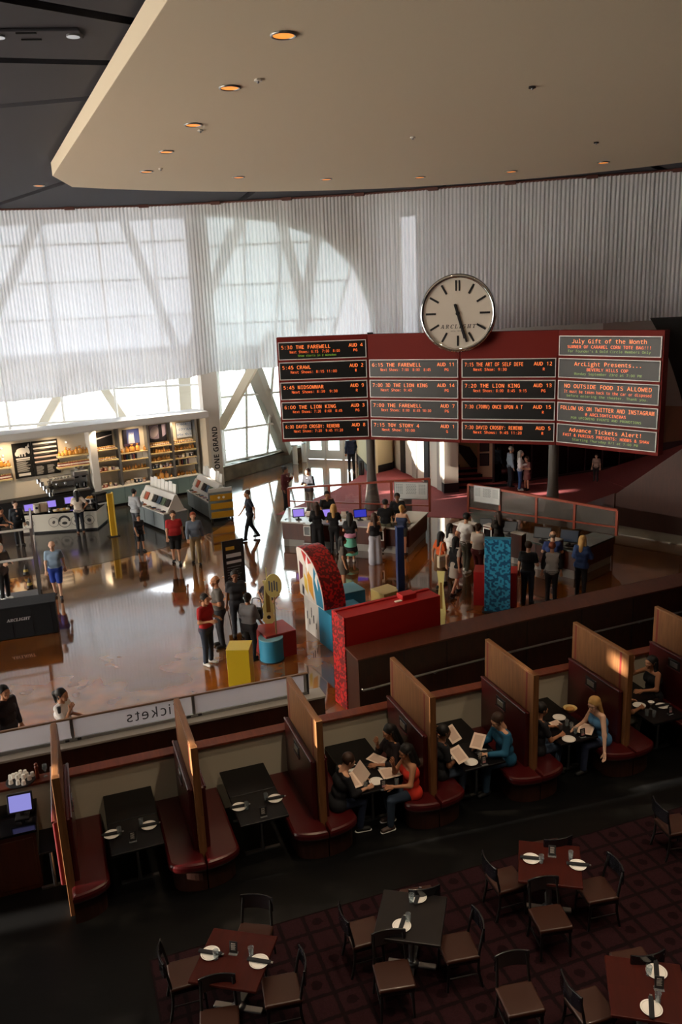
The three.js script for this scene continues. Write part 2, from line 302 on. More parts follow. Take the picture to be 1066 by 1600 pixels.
// leaning and branching columns between curtain and glass
M.truss = mat('#ddd3bd', 0.6); M.trussGrey = mat('#a59f95', 0.55);
function brace(label, pa, pb, plane, w, m) { const a = onWall(...plane, ...pa), b = onWall(...plane, ...pb); struct('column', bar(a.toArray(), b.toArray(), w, w * 0.9), m); }
const TP = [[-14, -39.0], [-5.6, -39.7]], TQ = [[-5.6, -38.7], [1.7, -36.95]];
for (const [a, b, w, P] of [[[20, 432], [66, 326], 0.42, TP], [[-40, 560], [20, 432], 0.42, TP], [[183, 322], [286, 566], 0.42, TP], [[362, 360], [293, 560], 0.42, TP], [[286, 540], [297, 742], 0.6, TP], [[128, 552], [52, 690], 0.4, TP], [[128, 552], [206, 672], 0.4, TP], [[-20, 566], [286, 545], 0.42, TP],
  [[383, 332], [328, 456], 0.4, TQ], [[437, 336], [482, 505], 0.4, TQ], [[498, 345], [470, 520], 0.4, TQ], [[425, 520], [345, 668], 0.4, TQ]]) brace('', a, b, P, w, M.truss);
struct('column', bar(ground(446, 706, 0.6).toArray(), onWall([-5.6, -38.6], [0, -40], 385, 545).toArray(), 0.62, 0.5), M.trussGrey);
{ // concrete ledge under the leaning glass
  const a = g2(300, 768), b = g2(457, 722), c = [-1.6, -43.6], d = [-7.5, -39.6];
  struct('window_sill', [slab([a, b, [b[0] - 0.15, b[1] - 1.0], c, d], 0, 0.66, 0.02)], M.concreteBrown);
  struct('window_sill', [slab([[a[0], a[1] - 0.05], [b[0], b[1] - 0.05], [b[0] - 0.15, b[1] - 1.0], c, d], 0.66, 0.72, 0.02)], M.concrete);
}
// outdoors: pale paving
struct('ground', slab([[-120, -160], [120, -160], [120, -47.2], [-120, -47.2]], -0.5, -0.32), M.concrete);
struct('ground', slab([[-120, -47.2], [-27.3, -47.2], [-27.3, 60], [-120, 60]], -0.5, -0.32), M.concrete);
one('building', [box(12, 16.9, 82, 0, -0.4, -29), ...Array.from({ length: 5 }, (_, k) => box(0.5, 0.4, 82, 6.1, 2.6 + 3 * k, -29))], M.offWhite, 'long pale building across the paved court outside', 'building', [-72, 0, -20]);
// ---------------------------------------------------------------- back of the foyer: doors, walls, stair
const DA = g2(478, 716.5), DB = [0.95, -42.3];
const dl = Math.hypot(DB[0] - DA[0], DB[1] - DA[1]), dth = -Math.atan2(DB[1] - DA[1], DB[0] - DA[0]);
{
  const d = structGroup('door_1'); d.position.set(DA[0], 0, DA[1]); d.rotation.y = dth;
  struct('door_frame', [box(0.14, 3.0, 0.2, 0.07), box(0.14, 3.0, 0.2, dl - 0.07), box(dl, 0.16, 0.2, dl / 2, 2.84), box(0.1, 3, 0.16, dl * 0.39), box(0.1, 3, 0.16, dl * 0.74)], M.white, d);
  for (const [x0, x1] of [[0.14, dl * 0.39 - 0.05], [dl * 0.39 + 0.05, dl * 0.74 - 0.05], [dl * 0.74 + 0.05, dl - 0.14]]) {
    const w = x1 - x0, leaf = struct('door_leaf', plate([[0, 0.02], [w, 0.02], [w, 2.82], [0, 2.82]], 0.06, [[[0.14, 0.5], [0.14, 2.66], [w - 0.14, 2.66], [w - 0.14, 0.5]]]), M.white, d);
    leaf.position.set(x0, 0, 0); leaf.rotation.y = 0;
    const pane = struct('door_pane', box(w - 0.28, 2.16, 0.012, w / 2, 0.5), M.glassGreen, leaf); pane.position.z = 0;
  }
  struct('wall_back', [wallGeo([1.0, -46.9], [-7, -46.9], 0, 0.01, 0.1)], M.creamWall);
}
struct('wall_back', wallGeo(DB, DA, 3.0, 5.1, 0.3), M.creamWall);
struct('wall_back', wallGeo(DA, [-1.95, -43.5], 0, 5.1, 0.25), M.creamWall);
// cream walls right of the doors, each with its black base
const WALLS = [[DB, g2(573, 736)], [g2(573, 736), g2(582, 741)], [g2(582, 741), g2(613, 733.5)], [g2(613, 733.5), [2.72, -40.1]]];
for (const [a, b] of WALLS) { struct('wall_back', wallGeo(b, a, 0, 5.1, 0.3), M.cream); struct('baseboard_back', wallGeo(b, a, 0, 0.36, -0.02), M.black); }
// the poster wall turned to the daylight
const PA = [2.72, -40.1], PB = [4.42, -34.75];
struct('wall_back', wallGeo(PB, PA, 0, 5.1, 0.3), M.offWhite);
// the stair to the upper floor
{
  const st = structGroup('stair'); st.position.set(4.72, 0, -34.95); st.rotation.y = R(4);
  for (let k = 0; k < 9; k++) { struct('step', rbox(2.6 - 0.05 * k, 0.175, 0.5, 1.3 - 0.08 * k, 0.175 * k, -0.25 - 0.31 * k, 0.02), M.carpetRed, st); struct('riser', box(2.6 - 0.05 * k, 0.13, 0.02, 1.3 - 0.08 * k, 0.175 * k, 0.012 - 0.31 * k), M.joint, st); }
  struct('stringer', plate([[0.72, 1.75], [1.18, 1.62], [2.05, 0.3], [2.05, 0], [1.75, 0], [0.72, 1.4]], 0.12).translate(0, 0, -1.1), M.black, st);
  struct('handrail', [rod([1.05, 2.75, -1.0], [2.25, 0.98, -0.95], 0.03), rod([1.05, 2.75, -1.0], [0.95, 2.75, -1.3], 0.03), rod([2.25, 0.98, -0.95], [2.42, 0.98, -0.95], 0.03)], M.white, st);
  struct('wall_back', wallGeo([7.15, -36.1], [4.9, -36.25], 0, 5.1, 0.25), M.cream);
  struct('wall_back', wallGeo([4.95, -40.6], [4.72, -34.75], 0, 5.1, 0.2), M.cream);
}
struct('column', box(0.62, 5.1, 0.5, 0, 0, 0).rotateY(0.15).translate(4.72, 0, -34.6), mat('#cdc2b2', 0.6));
struct('baseboard_back', box(0.66, 0.42, 0.54).rotateY(0.15).translate(4.72, 0, -34.6), M.black);
M.tanPillar = mat('#c49d80', 0.7);
struct('wall_back', wallGeo(g2(772, 757.5), g2(746, 757), 0, 5.1, 0.35), M.tanPillar);
// dark glazed wall at the back right
{
  const a = g2(771, 760), b = g2(992, 727), w = structGroup('window_3'), n = 8, Lw = Math.hypot(b[0] - a[0], b[1] - a[1]);
  w.position.set(a[0], 0, a[1]); w.rotation.y = -Math.atan2(b[1] - a[1], b[0] - a[0]);
  struct('window_backing', box(Lw, 4.9, 0.06, Lw / 2, 0, -0.7), M.black, w);
  for (let k = 0; k < n; k++) struct('window_pane', box(Lw / n - 0.05, 4.7, 0.02, Lw * (k + 0.5) / n, 0.1, 0), M.tint ??= new THREE.MeshPhysicalMaterial({ color: '#2a2426', roughness: 0.03, transmission: 0.9, thickness: 0 }), w);
  struct('window_frame', [...Array.from({ length: n + 1 }, (_, k) => box(0.05, 4.9, 0.1, Lw * k / n)), box(Lw, 0.1, 0.1, Lw / 2, 0), box(Lw, 0.06, 0.08, Lw / 2, 2.1)], mat('#3a2224', 0.4), w);
  struct('wall_back', wallGeo([16.9, -39.6], b, 0, 5.1, 0.3), mat('#7d5f43', 0.75));
  struct('baseboard_back', wallGeo([16.9, -39.6], b, 0.25, 0.9, -0.03), M.black);
}
// carpeted ramp rising to the right and the dark timber side of it
{
  const a = g2(905, 790), b = ground(1066, 702, 2.0), c = ground(1180, 690, 2.6);
  struct('ramp', slab([[0, 0], [9.6, 0], [9.6, -3.4], [0, -3.4]], -0.05, 0).rotateZ(R(11.5)).rotateY(R(14)).translate(12.2, 0.03, -33.4), M.carpetRed);
  const wd = (p, q, y00, y01, y10, y11) => { const len = Math.hypot(q[0] - p[0], q[1] - p[1]); return plate([[0, y00], [len, y10], [len, y11], [0, y01]], 0.2).applyMatrix4(new THREE.Matrix4().makeRotationY(-Math.atan2(q[1] - p[1], q[0] - p[0]))).translate(p[0], 0, p[1]); };
  M.timberDark = new THREE.MeshPhysicalMaterial({ map: woodTex([0.20, 0.095, 0.065], [0.29, 0.145, 0.10], 55), roughness: 0.55 });
  const p0 = g2(906, 793), p1 = g2(962, 834), p2 = g2(1066, 852), p3 = g2(1180, 868);
  struct('wall_ramp', wd(p0, p1, 0, 0.05, 0, 1.45), M.timberDark);
  struct('wall_ramp', wd(p1, p2, 0.35, 1.45, 0.35, 3.35), M.timberDark);
  struct('wall_ramp', wd(p2, p3, 0.35, 3.35, 0.35, 5.2), M.timberDark);
  for (const [p, q] of [[p1, p2], [p2, p3]]) struct('baseboard_ramp', wallGeo(q, p, 0, 0.36, 0.06), M.concrete);
}
// black curved band and pale wall at the upper right
{
  const a = [11, -31.2], b = [20, -27], px = [[1017, 497], [1030, 520], [1042, 548], [1053, 580], [1063, 612], [1074, 655], [1084, 700], [1170, 700], [1170, 490]], th = -Math.atan2(b[1] - a[1], b[0] - a[0]), q = px.map((p) => onWall(a, b, ...p));
  struct('wall_upper', plate(q.map((p) => [Math.hypot(p.x - a[0], p.z - a[1]) * Math.sign(p.x - a[0]), p.y]), 0.4).applyMatrix4(new THREE.Matrix4().makeRotationY(th)).translate(a[0], 0, a[1]), M.black);
  struct('wall_upper', wallGeo([20.5, -29.6], [10.9, -34.1], 3.55, 7.4, 0.2), mat('#b3a49d', 0.8));
}
// ---------------------------------------------------------------- show-times board on its two columns
const BP = [[-2.2, -32.2], [1.28, -31.95], [4.57, -30.45], [7.81, -29.2], [10.46, -26.5]], BB = 2.87, BH = 4.03;
const frameTurn = (a, b) => -Math.atan2(b[1] - a[1], b[0] - a[0]);
for (const [k, x, y, s] of [[1, 588, 800, 1], [3, 872, 792, 1]]) {
  const p = [BP[k][0], BP[k][1] - 0.28];
  struct('column', lathe([[0, 0], [0.36, 0], [0.34, 0.05], [0.22, 0.9], [0.18, 1.5], [0.18, 5.0], [0, 5.0]], 20).translate(p[0], 0, p[1]), M.columnGrey ??= mat('#5d554f', 0.45));
}
const BOARD_TEXT = [
  [['5:30 THE FAREWELL', 'AUD 4', 'Next Shows: 6:15  7:00  8:00', 'PG', 'Show starts in 2 minutes'], ['5:45 CRAWL', 'AUD 2', 'Next Shows: 8:15 11:00', 'R'], ['5:45 MIDSOMMAR', 'AUD 9', 'Next Shows: 8:30  9:30', 'R'], ['6:00 THE LION KING', 'AUD 3', 'Next Shows: 7:20  8:00  8:45', 'PG'], ['6:00 DAVID CROSBY: REMEMB', 'AUD 8', 'Next Shows: 7:20  9:45 11:20', 'R']],
  [null, ['6:15 THE FAREWELL', 'AUD 11', 'Next Shows: 7:00  8:00  8:45', 'PG'], ['7:00 3D THE LION KING', 'AUD 14', 'Next Show: 9:45', 'PG'], ['7:00 THE FAREWELL', 'AUD 7', 'Next Shows: 8:00  8:45 10:30', 'PG'], ['7:15 TOY STORY 4', 'AUD 1', 'Next Show: 10:00', 'G']],
  [null, ['7:15 THE ART OF SELF DEFE', 'AUD 12', 'Next Show: 9:30', 'R'], ['7:20 THE LION KING', 'AUD 13', 'Next Shows: 8:00  8:45  9:15', 'PG'], ['7:30 (70MM) ONCE UPON A T', 'AUD 15', '', 'R'], ['7:30 DAVID CROSBY: REMEMB', 'AUD 5', 'Next Shows: 9:45 11:20', 'R']],
  [['July Gift of the Month', 0, 'SUMMER OF CARAMEL CORN TOTE BAG!!!', 0, "For Founder's & Gold Circle Members Only"], ['ArcLight Presents...', 0, 'BEVERLY HILLS COP', 0, 'Monday September 23rd at 7:00 PM'], ['NO OUTSIDE FOOD IS ALLOWED', 0, 'It must be taken back to the car or disposed', 0, 'before entering the theater. Thank you.'], ['FOLLOW US ON TWITTER AND INSTAGRAM', 0, '@ ARCLIGHTCINEMAS', 0, 'FOR UPCOMING EVENTS AND PROMOTIONS'], ['Advance Tickets Alert!', 0, 'FAST & FURIOUS PRESENTS: HOBBS & SHAW', 0, 'Starting Thursday 8/1 at 7:00 PM']],
];
const board = thing('showtimes_board', 'long dark red folded board of orange lit show times carried on two columns', 'board', [BP[2][0], BB, BP[2][1]]);
for (let c = 0; c < 4; c++) {
  const a = BP[c], b = BP[c + 1], w = Math.hypot(b[0] - a[0], b[1] - a[1]), piv = new THREE.Group();
  const put = (o) => { o.position.set(a[0] - BP[2][0], 0, a[1] - BP[2][1]); o.rotation.y = frameTurn(a, b); return o; };
  put(part('board_panel', rbox(w - 0.01, BH, 0.36, w / 2, 0, -0.14, 0.02), M.boardRed, board));
  for (let r = 0; r < 5; r++) {
    const T = BOARD_TEXT[c][r]; if (!T) continue;
    const pw = w - 0.16, ph = 0.635, y0 = BH - 0.2 - ph - r * 0.762, x0 = w / 2;
    const d = put(part('led_display', box(pw, ph, 0.05, x0, y0, 0.06), M.led, board));
    part('display_frame', [box(pw + 0.03, 0.028, 0.07, x0, y0 + ph - 0.01, 0.06), box(pw + 0.03, 0.028, 0.07, x0, y0 - 0.018, 0.06), box(0.028, ph, 0.07, x0 - pw / 2, y0, 0.06), box(0.028, ph, 0.07, x0 + pw / 2, y0, 0.06)], M.boardTrim ??= mat('#f4f4f2', 0.3), d);
    const t = canvasTex(512, 96, (g, W2, H2) => {
      g.fillStyle = '#000'; g.fillRect(0, 0, W2, H2); g.textBaseline = 'middle';
      const say = (s, x, y, px, col, align, mx) => { g.font = px + 'px monospace'; g.fillStyle = col; g.textAlign = align; g.fillText(s, x, y, mx); };
      if (T[1] === 0) { say(T[0], W2 / 2, 24, 29, '#ff7a38', 'center', W2 - 24); say(T[2], W2 / 2, 53, 21, '#ff6a2c', 'center', W2 - 60); say(T[4], W2 / 2, 76, 18, '#6f8a3a', 'center', W2 - 90); }
      else {
        say(T[0], 12, 27, 29, '#ff7a38', 'left', 330); say(T[1], W2 - 14, 25, 28, '#ff7a38', 'right', 110); say(T[2], 62, 55, 21, '#ff6a2c', 'left', 300); say(T[3], W2 - 60, 55, 21, '#ff6a2c', 'center', 60);
        if (T[4]) say(T[4], 110, 78, 17, '#79a02c', 'left', 230);
      }
    });
    const m = new THREE.MeshStandardMaterial({ color: '#0f1113', emissive: 0xffffff, emissiveMap: t, emissiveIntensity: 2, roughness: 0.4 }); m.userData.ownUV = true;
    const face = new THREE.PlaneGeometry(pw - 0.03, ph - 0.03).translate(x0, y0 + ph / 2, 0.088);
    part('display_text', face, m, d);
part('display_hood', box(pw - 0.1, 0.02, 0.03, x0, y0 + ph - 0.045, 0.09), M.charcoal, d);
  }
}
part('cable_box', rbox(0.22, 0.06, 0.2, BP[1][0] - BP[2][0] + 0.1, BH, BP[1][1] - BP[2][1], 0.01), M.charcoal, board);
// round clock
{
  const p = atZ(716, 489.5, -29.95), r = 1.345;
  const k = thing('wall_clock', 'big round white clock with a polished rim standing over the red board', 'clock', [p.x, p.y, p.z], R(-14));
  part('clock_face', new THREE.CylinderGeometry(r - 0.13, r - 0.13, 0.06, 64).rotateX(PI / 2).translate(0, 0, 0.09), mat('#ddd6cb', 0.6), k);
  part('rim', lathe([[r - 0.15, 0.1], [r - 0.135, 0.2], [r - 0.05, 0.2], [r, 0.13], [r, -0.16], [r - 0.05, -0.2], [0, -0.2]], 72).rotateX(PI / 2), M.chrome, k);
  for (let i = 0; i < 12; i++) for (const o of i ? [0] : [-0.058, 0.058]) part('hour_mark', box(i ? 0.07 : 0.055, 0.36, 0.025, o, r - 0.58, 0).rotateZ(-i * PI / 6).translate(0, 0, 0.128), M.black, k);
  part('hour_hand', rbox(0.1, 1.22, 0.03, 0, -0.32, 0, 0.01).rotateZ(-R(163.8)).translate(0, 0, 0.15), M.black, k);
  part('minute_hand', rbox(0.075, 1.38, 0.03, 0, -0.34, 0, 0.01).rotateZ(-R(162)).translate(0, 0, 0.185), M.black, k);
  part('hub', new THREE.CylinderGeometry(0.07, 0.07, 0.09, 20).rotateX(PI / 2).translate(0, 0, 0.17), M.black, k);
  const t = print(1.3, 0.36, 320, (g, w, h) => { g.fillStyle = '#ddd6cb'; g.fillRect(0, 0, w, h); g.fillStyle = '#1b1a1a'; g.textAlign = 'center'; g.font = 'italic bold 46px serif'; g.fillText('A R C L I G H T', w / 2, 48, w - 20); g.font = '15px sans-serif'; g.fillText('H O L L Y W O O D', w / 2, 76, 130); });
  part('clock_lettering', new THREE.PlaneGeometry(1.3, 0.36).translate(0, -0.5, 0.1215), t, k);
}
// ---------------------------------------------------------------- ticket desks
function screenBox(name, label, p, turn, o = {}) {                   // a small till screen on a foot, its face to +z
  const { w = 0.38, h = 0.3, tilt = -14, lit = screenGlow, foot = true, group } = o, s = thing(name, label, 'screen', p, turn, group);
  const bodyG = rbox(w, h, 0.05, 0, -h / 2, 0, 0.012).rotateX(R(tilt)).translate(0, h / 2 + 0.1, 0.02);
  part('housing', bodyG, M.charcoal, s);
  part('screen', new THREE.BoxGeometry(w - 0.05, h - 0.06, 0.006).translate(0, 0, 0.027).rotateX(R(tilt)).translate(0, h / 2 + 0.1, 0.02), lit, s);
  if (foot) part('foot', [rbox(0.2, 0.025, 0.2, 0, 0, 0, 0.01), box(0.06, 0.16, 0.05, 0, 0.02, -0.02)], M.charcoal, s);
  return s;
}
const greyScreen = glow('#9a948c', 0.12), blueScreen = glow('#4a4cf0', 0.55);
function glassScreen(name, label, a, b, tops, mids, y0, posts, m, glassM) {  // timber-framed glass on a desk: tops, mids: heights at a and b
  const Lg = Math.hypot(b[0] - a[0], b[1] - a[1]), g = thing(name, label, 'glass screen', [a[0], 0, a[1]], frameTurn(a, b));
  const ty = (t) => lerp(tops[0], tops[1], t), my = (t) => lerp(mids[0], mids[1], t);
  part('top_rail', bar([0, ty(0), 0], [Lg, ty(1), 0], 0.09, 0.07), m, g);
  part('middle_rail', bar([0, my(0), 0], [Lg, my(1), 0], 0.05, 0.045), m, g);
  for (const t of posts) part('post', box(0.075, ty(t) - y0, 0.08, Lg * t, y0, 0), m, g);
  for (let i = 0; i < posts.length - 1; i++) {
    const t0 = posts[i], t1 = posts[i + 1], q = (f0, f1) => plate([[Lg * t0 + 0.04, f0(t0)], [Lg * t1 - 0.04, f0(t1)], [Lg * t1 - 0.04, f1(t1)], [Lg * t0 + 0.04, f1(t0)]], 0.012);
    part('glass_pane', q((t) => my(t) + 0.03, (t) => ty(t) - 0.04), glassM, g);
    part('glass_pane', q(() => y0, (t) => my(t) - 0.03), glassM, g);
  }
  return g;
}
function chart(name, label, a, b, x, y, w, h) {                      // white framed seating chart on the glass
  const p = onWall(a, b, x, y), th = frameTurn(a, b), s = thing(name, label, 'sign', [p.x + 0.07 * Math.sin(th), p.y, p.z + 0.07 * Math.cos(th)], th);
  part('board', rbox(w, h, 0.02, 0, -h / 2, 0, 0.004), M.alu, s);
  part('print', new THREE.PlaneGeometry(w - 0.05, h - 0.05).translate(0, 0, 0.0112), print(w, h, 256, (g, W2, H2) => {
    g.fillStyle = '#d9dcdc'; g.fillRect(0, 0, W2, H2); g.fillStyle = '#8e979a';
    for (let r = 0; r < 7; r++) { for (let k = 0; k < 4; k++) g.fillRect(10 + k * 14, 14 + r * 12, 10, 6); for (let k = 0; k < 5; k++) g.fillRect(90 + k * 16 + (r % 2) * 4, 14 + r * 12, 12, 6); for (let k = 0; k < 4; k++) g.fillRect(W2 - 66 + k * 14, 14 + r * 12, 10, 6); }
  }), s);
}
M.slab = mat('#c4c2ba', 0.25); M.slabGreen = mat('#4a5650', 0.25); M.plinth = mat('#a4a29c', 0.4);
function desk(name, label, A, B, C, D, h, top) {                     // counter: front A->B, right arm B->C, left arm A->D (plan points)
  const t = thing(name, label, 'counter'), n = (p, q, d) => { const l = Math.hypot(q[0] - p[0], q[1] - p[1]); return [(q[1] - p[1]) / l * d, -(q[0] - p[0]) / l * d]; };
  const seg = (p, q, d, y0, y1, out = 0) => { const m = n(p, q, d), o = n(p, q, -out); return slab([[p[0] + o[0], p[1] + o[1]], [q[0] + o[0], q[1] + o[1]], [q[0] + m[0], q[1] + m[1]], [p[0] + m[0], p[1] + m[1]]], y0, y1); };
  const U = [...[[A, B], [B, C], [D, A]].map(([p, q]) => [p, q])];
  part('plinth', U.map(([p, q]) => seg(p, q, 0.6, 0, 0.26, -0.06)), M.plinth, t);
  part('front_panel', U.map(([p, q]) => seg(p, q, 0.62, 0.26, h - 0.05)), M.counterRed, t);
  part('countertop', U.map(([p, q]) => seg(p, q, 0.7, h - 0.05, h, 0.05)), top, t);
  for (let k = 1; k < 5; k++) { const f = k / 5, m = n(A, B, -0.008); part('panel_joint', box(0.012, h - 0.36, 0.012, 0, 0.28, 0).rotateY(frameTurn(A, B)).translate(lerp(A[0], B[0], f) + m[0], 0, lerp(A[1], B[1], f) + m[1]), M.black, t); }
  return t;
}
const D1 = { A: g2(443, 853), B: g2(640, 867), C: [3.02, -28.0], D: [-1.93, -29.4] }, D2 = { A: g2(750, 868), B: g2(900, 906), C: g2(957, 880), D: [4.52, -27.7] };
desk('ticket_counter', 'dark red ticket counter with a pale worktop before the pink carpet', D1.A, D1.B, D1.C, D1.D, 0.9, M.slab);
desk('ticket_counter', 'dark red ticket counter with a green-grey worktop at the right, beside the dark ramp', D2.A, D2.B, D2.C, D2.D, 0.88, M.slabGreen);
const S1 = [[-1.9, -29.55], [3.12, -28.05]], S2 = [[4.45, -27.85], [8.45, -24.35]];
const hAt = (S, x, y) => onWall(...S, x, y).y;
glassScreen('glass_screen', 'clear glass screen in a red timber frame behind the middle ticket counter', ...S1, [hAt(S1, 453, 763), hAt(S1, 672, 748)], [hAt(S1, 458, 783), hAt(S1, 668, 790)], 0.9, [0, 0.3, 0.52, 0.74, 1].map((t) => t), M.cherry, M.glass);
glassScreen('glass_screen', 'smoky glass screen in a red timber frame behind the right-hand ticket counter', ...S2, [hAt(S2, 735, 757), hAt(S2, 962, 797)], [hAt(S2, 738, 794), hAt(S2, 958, 823)], 0.88, [0, 0.235, 0.49, 0.74, 1], M.cherry, M.smoke);
chart('seating_chart', 'white seating chart on the clear screen of the middle counter', ...S1, 643, 766, 1.2, 0.62);
chart('seating_chart', 'white seating chart on the smoky screen of the right-hand counter', ...S2, 762.5, 773, 1.02, 0.58);
const onDesk = (x, y, h) => ground(x, y, h).toArray();
screenBox('till_screen', 'purple lit till screen at the left end of the middle ticket counter', onDesk(467, 812, 0.9), R(10), { w: 0.42 });
screenBox('till_screen', 'purple lit till screen between the two women in black at the middle counter', onDesk(513, 812, 0.9), R(10), { w: 0.42 });
screenBox('till_screen', 'blue lit till screen right of the woman in the black top', onDesk(563, 813, 0.9), R(10), { w: 0.46, lit: blueScreen });
screenBox('till_screen', 'grey till screen at the far left of the right-hand counter', onDesk(760, 828, 0.88), R(-20), { w: 0.4, lit: greyScreen });
screenBox('till_screen', 'grey till screen right of the first ticket dispenser', onDesk(796, 836, 0.88), R(-28), { w: 0.52, h: 0.36, lit: greyScreen, tilt: -24 });
screenBox('till_screen', 'grey till screen left of the second ticket dispenser', onDesk(848, 846, 0.88), R(-28), { w: 0.52, h: 0.36, lit: greyScreen, tilt: -24 });
screenBox('till_screen', 'dark blue-grey till screen at the right end of the right-hand counter', onDesk(890, 852, 0.88), R(-28), { w: 0.54, h: 0.38, lit: glow('#39414c', 0.3), tilt: -24 });
function dispenser(label, p, turn, s = 1) {
  const d = thing('ticket_dispenser', label, 'ticket dispenser', p, turn);
  part('case', rbox(0.36 * s, 0.95 * s, 0.26, 0, -0.42 * s, 0, 0.02), M.counterRed, d);
  part('frame', [box(0.32 * s, 0.03, 0.03, 0, 0.02, 0.135), box(0.32 * s, 0.03, 0.03, 0, 0.44 * s, 0.135), box(0.03, 0.44 * s, 0.03, -0.15 * s, 0.02, 0.135), box(0.03, 0.44 * s, 0.03, 0.15 * s, 0.02, 0.135)], M.white, d);
  part('window', box(0.27 * s, 0.39 * s, 0.012, 0, 0.045, 0.133), M.blackGloss, d);
  part('ledge', rbox(0.36 * s, 0.03, 0.1, 0, -0.34 * s, 0.16, 0.008), M.alu, d);
  part('lid', rbox(0.34 * s, 0.04, 0.3, 0, 0.52 * s, 0, 0.01), M.slab, d);
}
const faceOf = (D, f, h, out) => { const l = Math.hypot(D.B[0] - D.A[0], D.B[1] - D.A[1]); return [lerp(D.A[0], D.B[0], f) - (D.B[1] - D.A[1]) / l * out, h, lerp(D.A[1], D.B[1], f) + (D.B[0] - D.A[0]) / l * out]; };
const T2 = frameTurn(D2.A, D2.B), T1 = frameTurn(D1.A, D1.B);
dispenser('timber ticket dispenser with a white-framed window, left one on the right-hand counter', faceOf(D2, 0.15, 0.62, 0.16), T2);
dispenser('timber ticket dispenser with a white-framed window beside the bald man', faceOf(D2, 0.83, 0.62, 0.16), T2);
dispenser('small white-framed ticket dispenser on the middle counter, left of the women in black', faceOf(D1, 0.23, 0.5, 0.15), T1, 0.75);
dispenser('small white-framed ticket dispenser on the middle counter above the white trousers', faceOf(D1, 0.8, 0.5, 0.15), T1, 0.75);
{ const b = thing('card_box', 'tall dark red timber box on the front of the right-hand counter, between the dispensers', 'box', faceOf(D2, 0.45, 0.3, 0.14), T2); part('case', rbox(0.42, 0.78, 0.24, 0, 0, 0, 0.02), M.counterRed, b); part('lid', rbox(0.44, 0.03, 0.26, 0, 0.78, 0, 0.01), M.slab, b); part('bottom_trim', box(0.42, 0.02, 0.26, 0, 0, 0), M.alu, b); }
{ const b = thing('cupboard', 'red-brown timber cupboard with a white top left of the right-hand counter', 'cupboard', [4.05, 0, -25.9], T2); part('case', rbox(0.62, 0.98, 0.5, 0, 0, 0, 0.015), M.counterRed, b); part('top', rbox(0.68, 0.05, 0.56, 0, 0.98, 0, 0.015), M.white, b); part('door', rbox(0.54, 0.84, 0.03, 0, 0.08, 0.26, 0.008), M.counterRed, b); }
for (const [x, y, l] of [[483, 805, 'small white card holder beside the leftmost till screen'], [538, 806, 'small white card holder left of the blue till screen'], [590, 806, 'small white card holder right of the blue till screen']]) {
  const c = thing('card_holder', l, 'card holder', onDesk(x, y, 0.9), T1); part('base', rbox(0.3, 0.04, 0.22, 0, 0, 0, 0.01), M.white, c); part('card', rbox(0.24, 0.12, 0.01, 0, 0.03, 0, 0.003).rotateX(-0.3), M.paper, c); part('pen_pot', cyl(0.04, 0.05, 0.12, 0.1, 0.04, -0.05, 12), M.charcoal, c);
}
// steel bins and bollards at the foyer
for (const [x, y, l] of [[462, 725, 'white steel bollard at the end of the concrete ledge'], [476, 722, 'white steel bollard nearest the glass doors']]) { const p = ground(x, y), b = thing('bollard', l, 'bollard', p.toArray()); part('post', cyl(0.13, 0.13, 0.98, 0, 0.02, 0, 20), M.white, b); part('cap', lathe([[0, 1.03], [0.11, 1.02], [0.135, 1.0], [0.135, 0.98], [0, 0.98]], 20), M.alu, b); part('base_ring', cyl(0.16, 0.15, 0.02, 0, 0, 0, 20), M.alu, b); }
{ const p = g2(565, 742), b = thing('litter_bin', 'black litter bin beside the glass doors', 'bin', [p[0], 0, p[1]]); part('body', lathe([[0, 0.01], [0.13, 0.01], [0.14, 0.05], [0.14, 0.6], [0, 0.6]], 20), M.black, b); part('lid', lathe([[0.145, 0.6], [0.13, 0.66], [0.08, 0.68], [0.07, 0.65], [0, 0.65]], 20), M.charcoal, b); }
{ const p = [2.42, -30.8], b = thing('litter_bin', 'pale steel litter bin right of the middle column behind the glass', 'bin', [p[0], 0, p[1]]); part('body', lathe([[0, 0.01], [0.3, 0.01], [0.32, 0.05], [0.32, 0.92], [0, 0.92]], 24), M.alu, b); part('lid', lathe([[0.33, 0.92], [0.33, 0.99], [0.2, 1.0], [0.18, 0.95], [0, 0.95]], 24), M.white, b); }
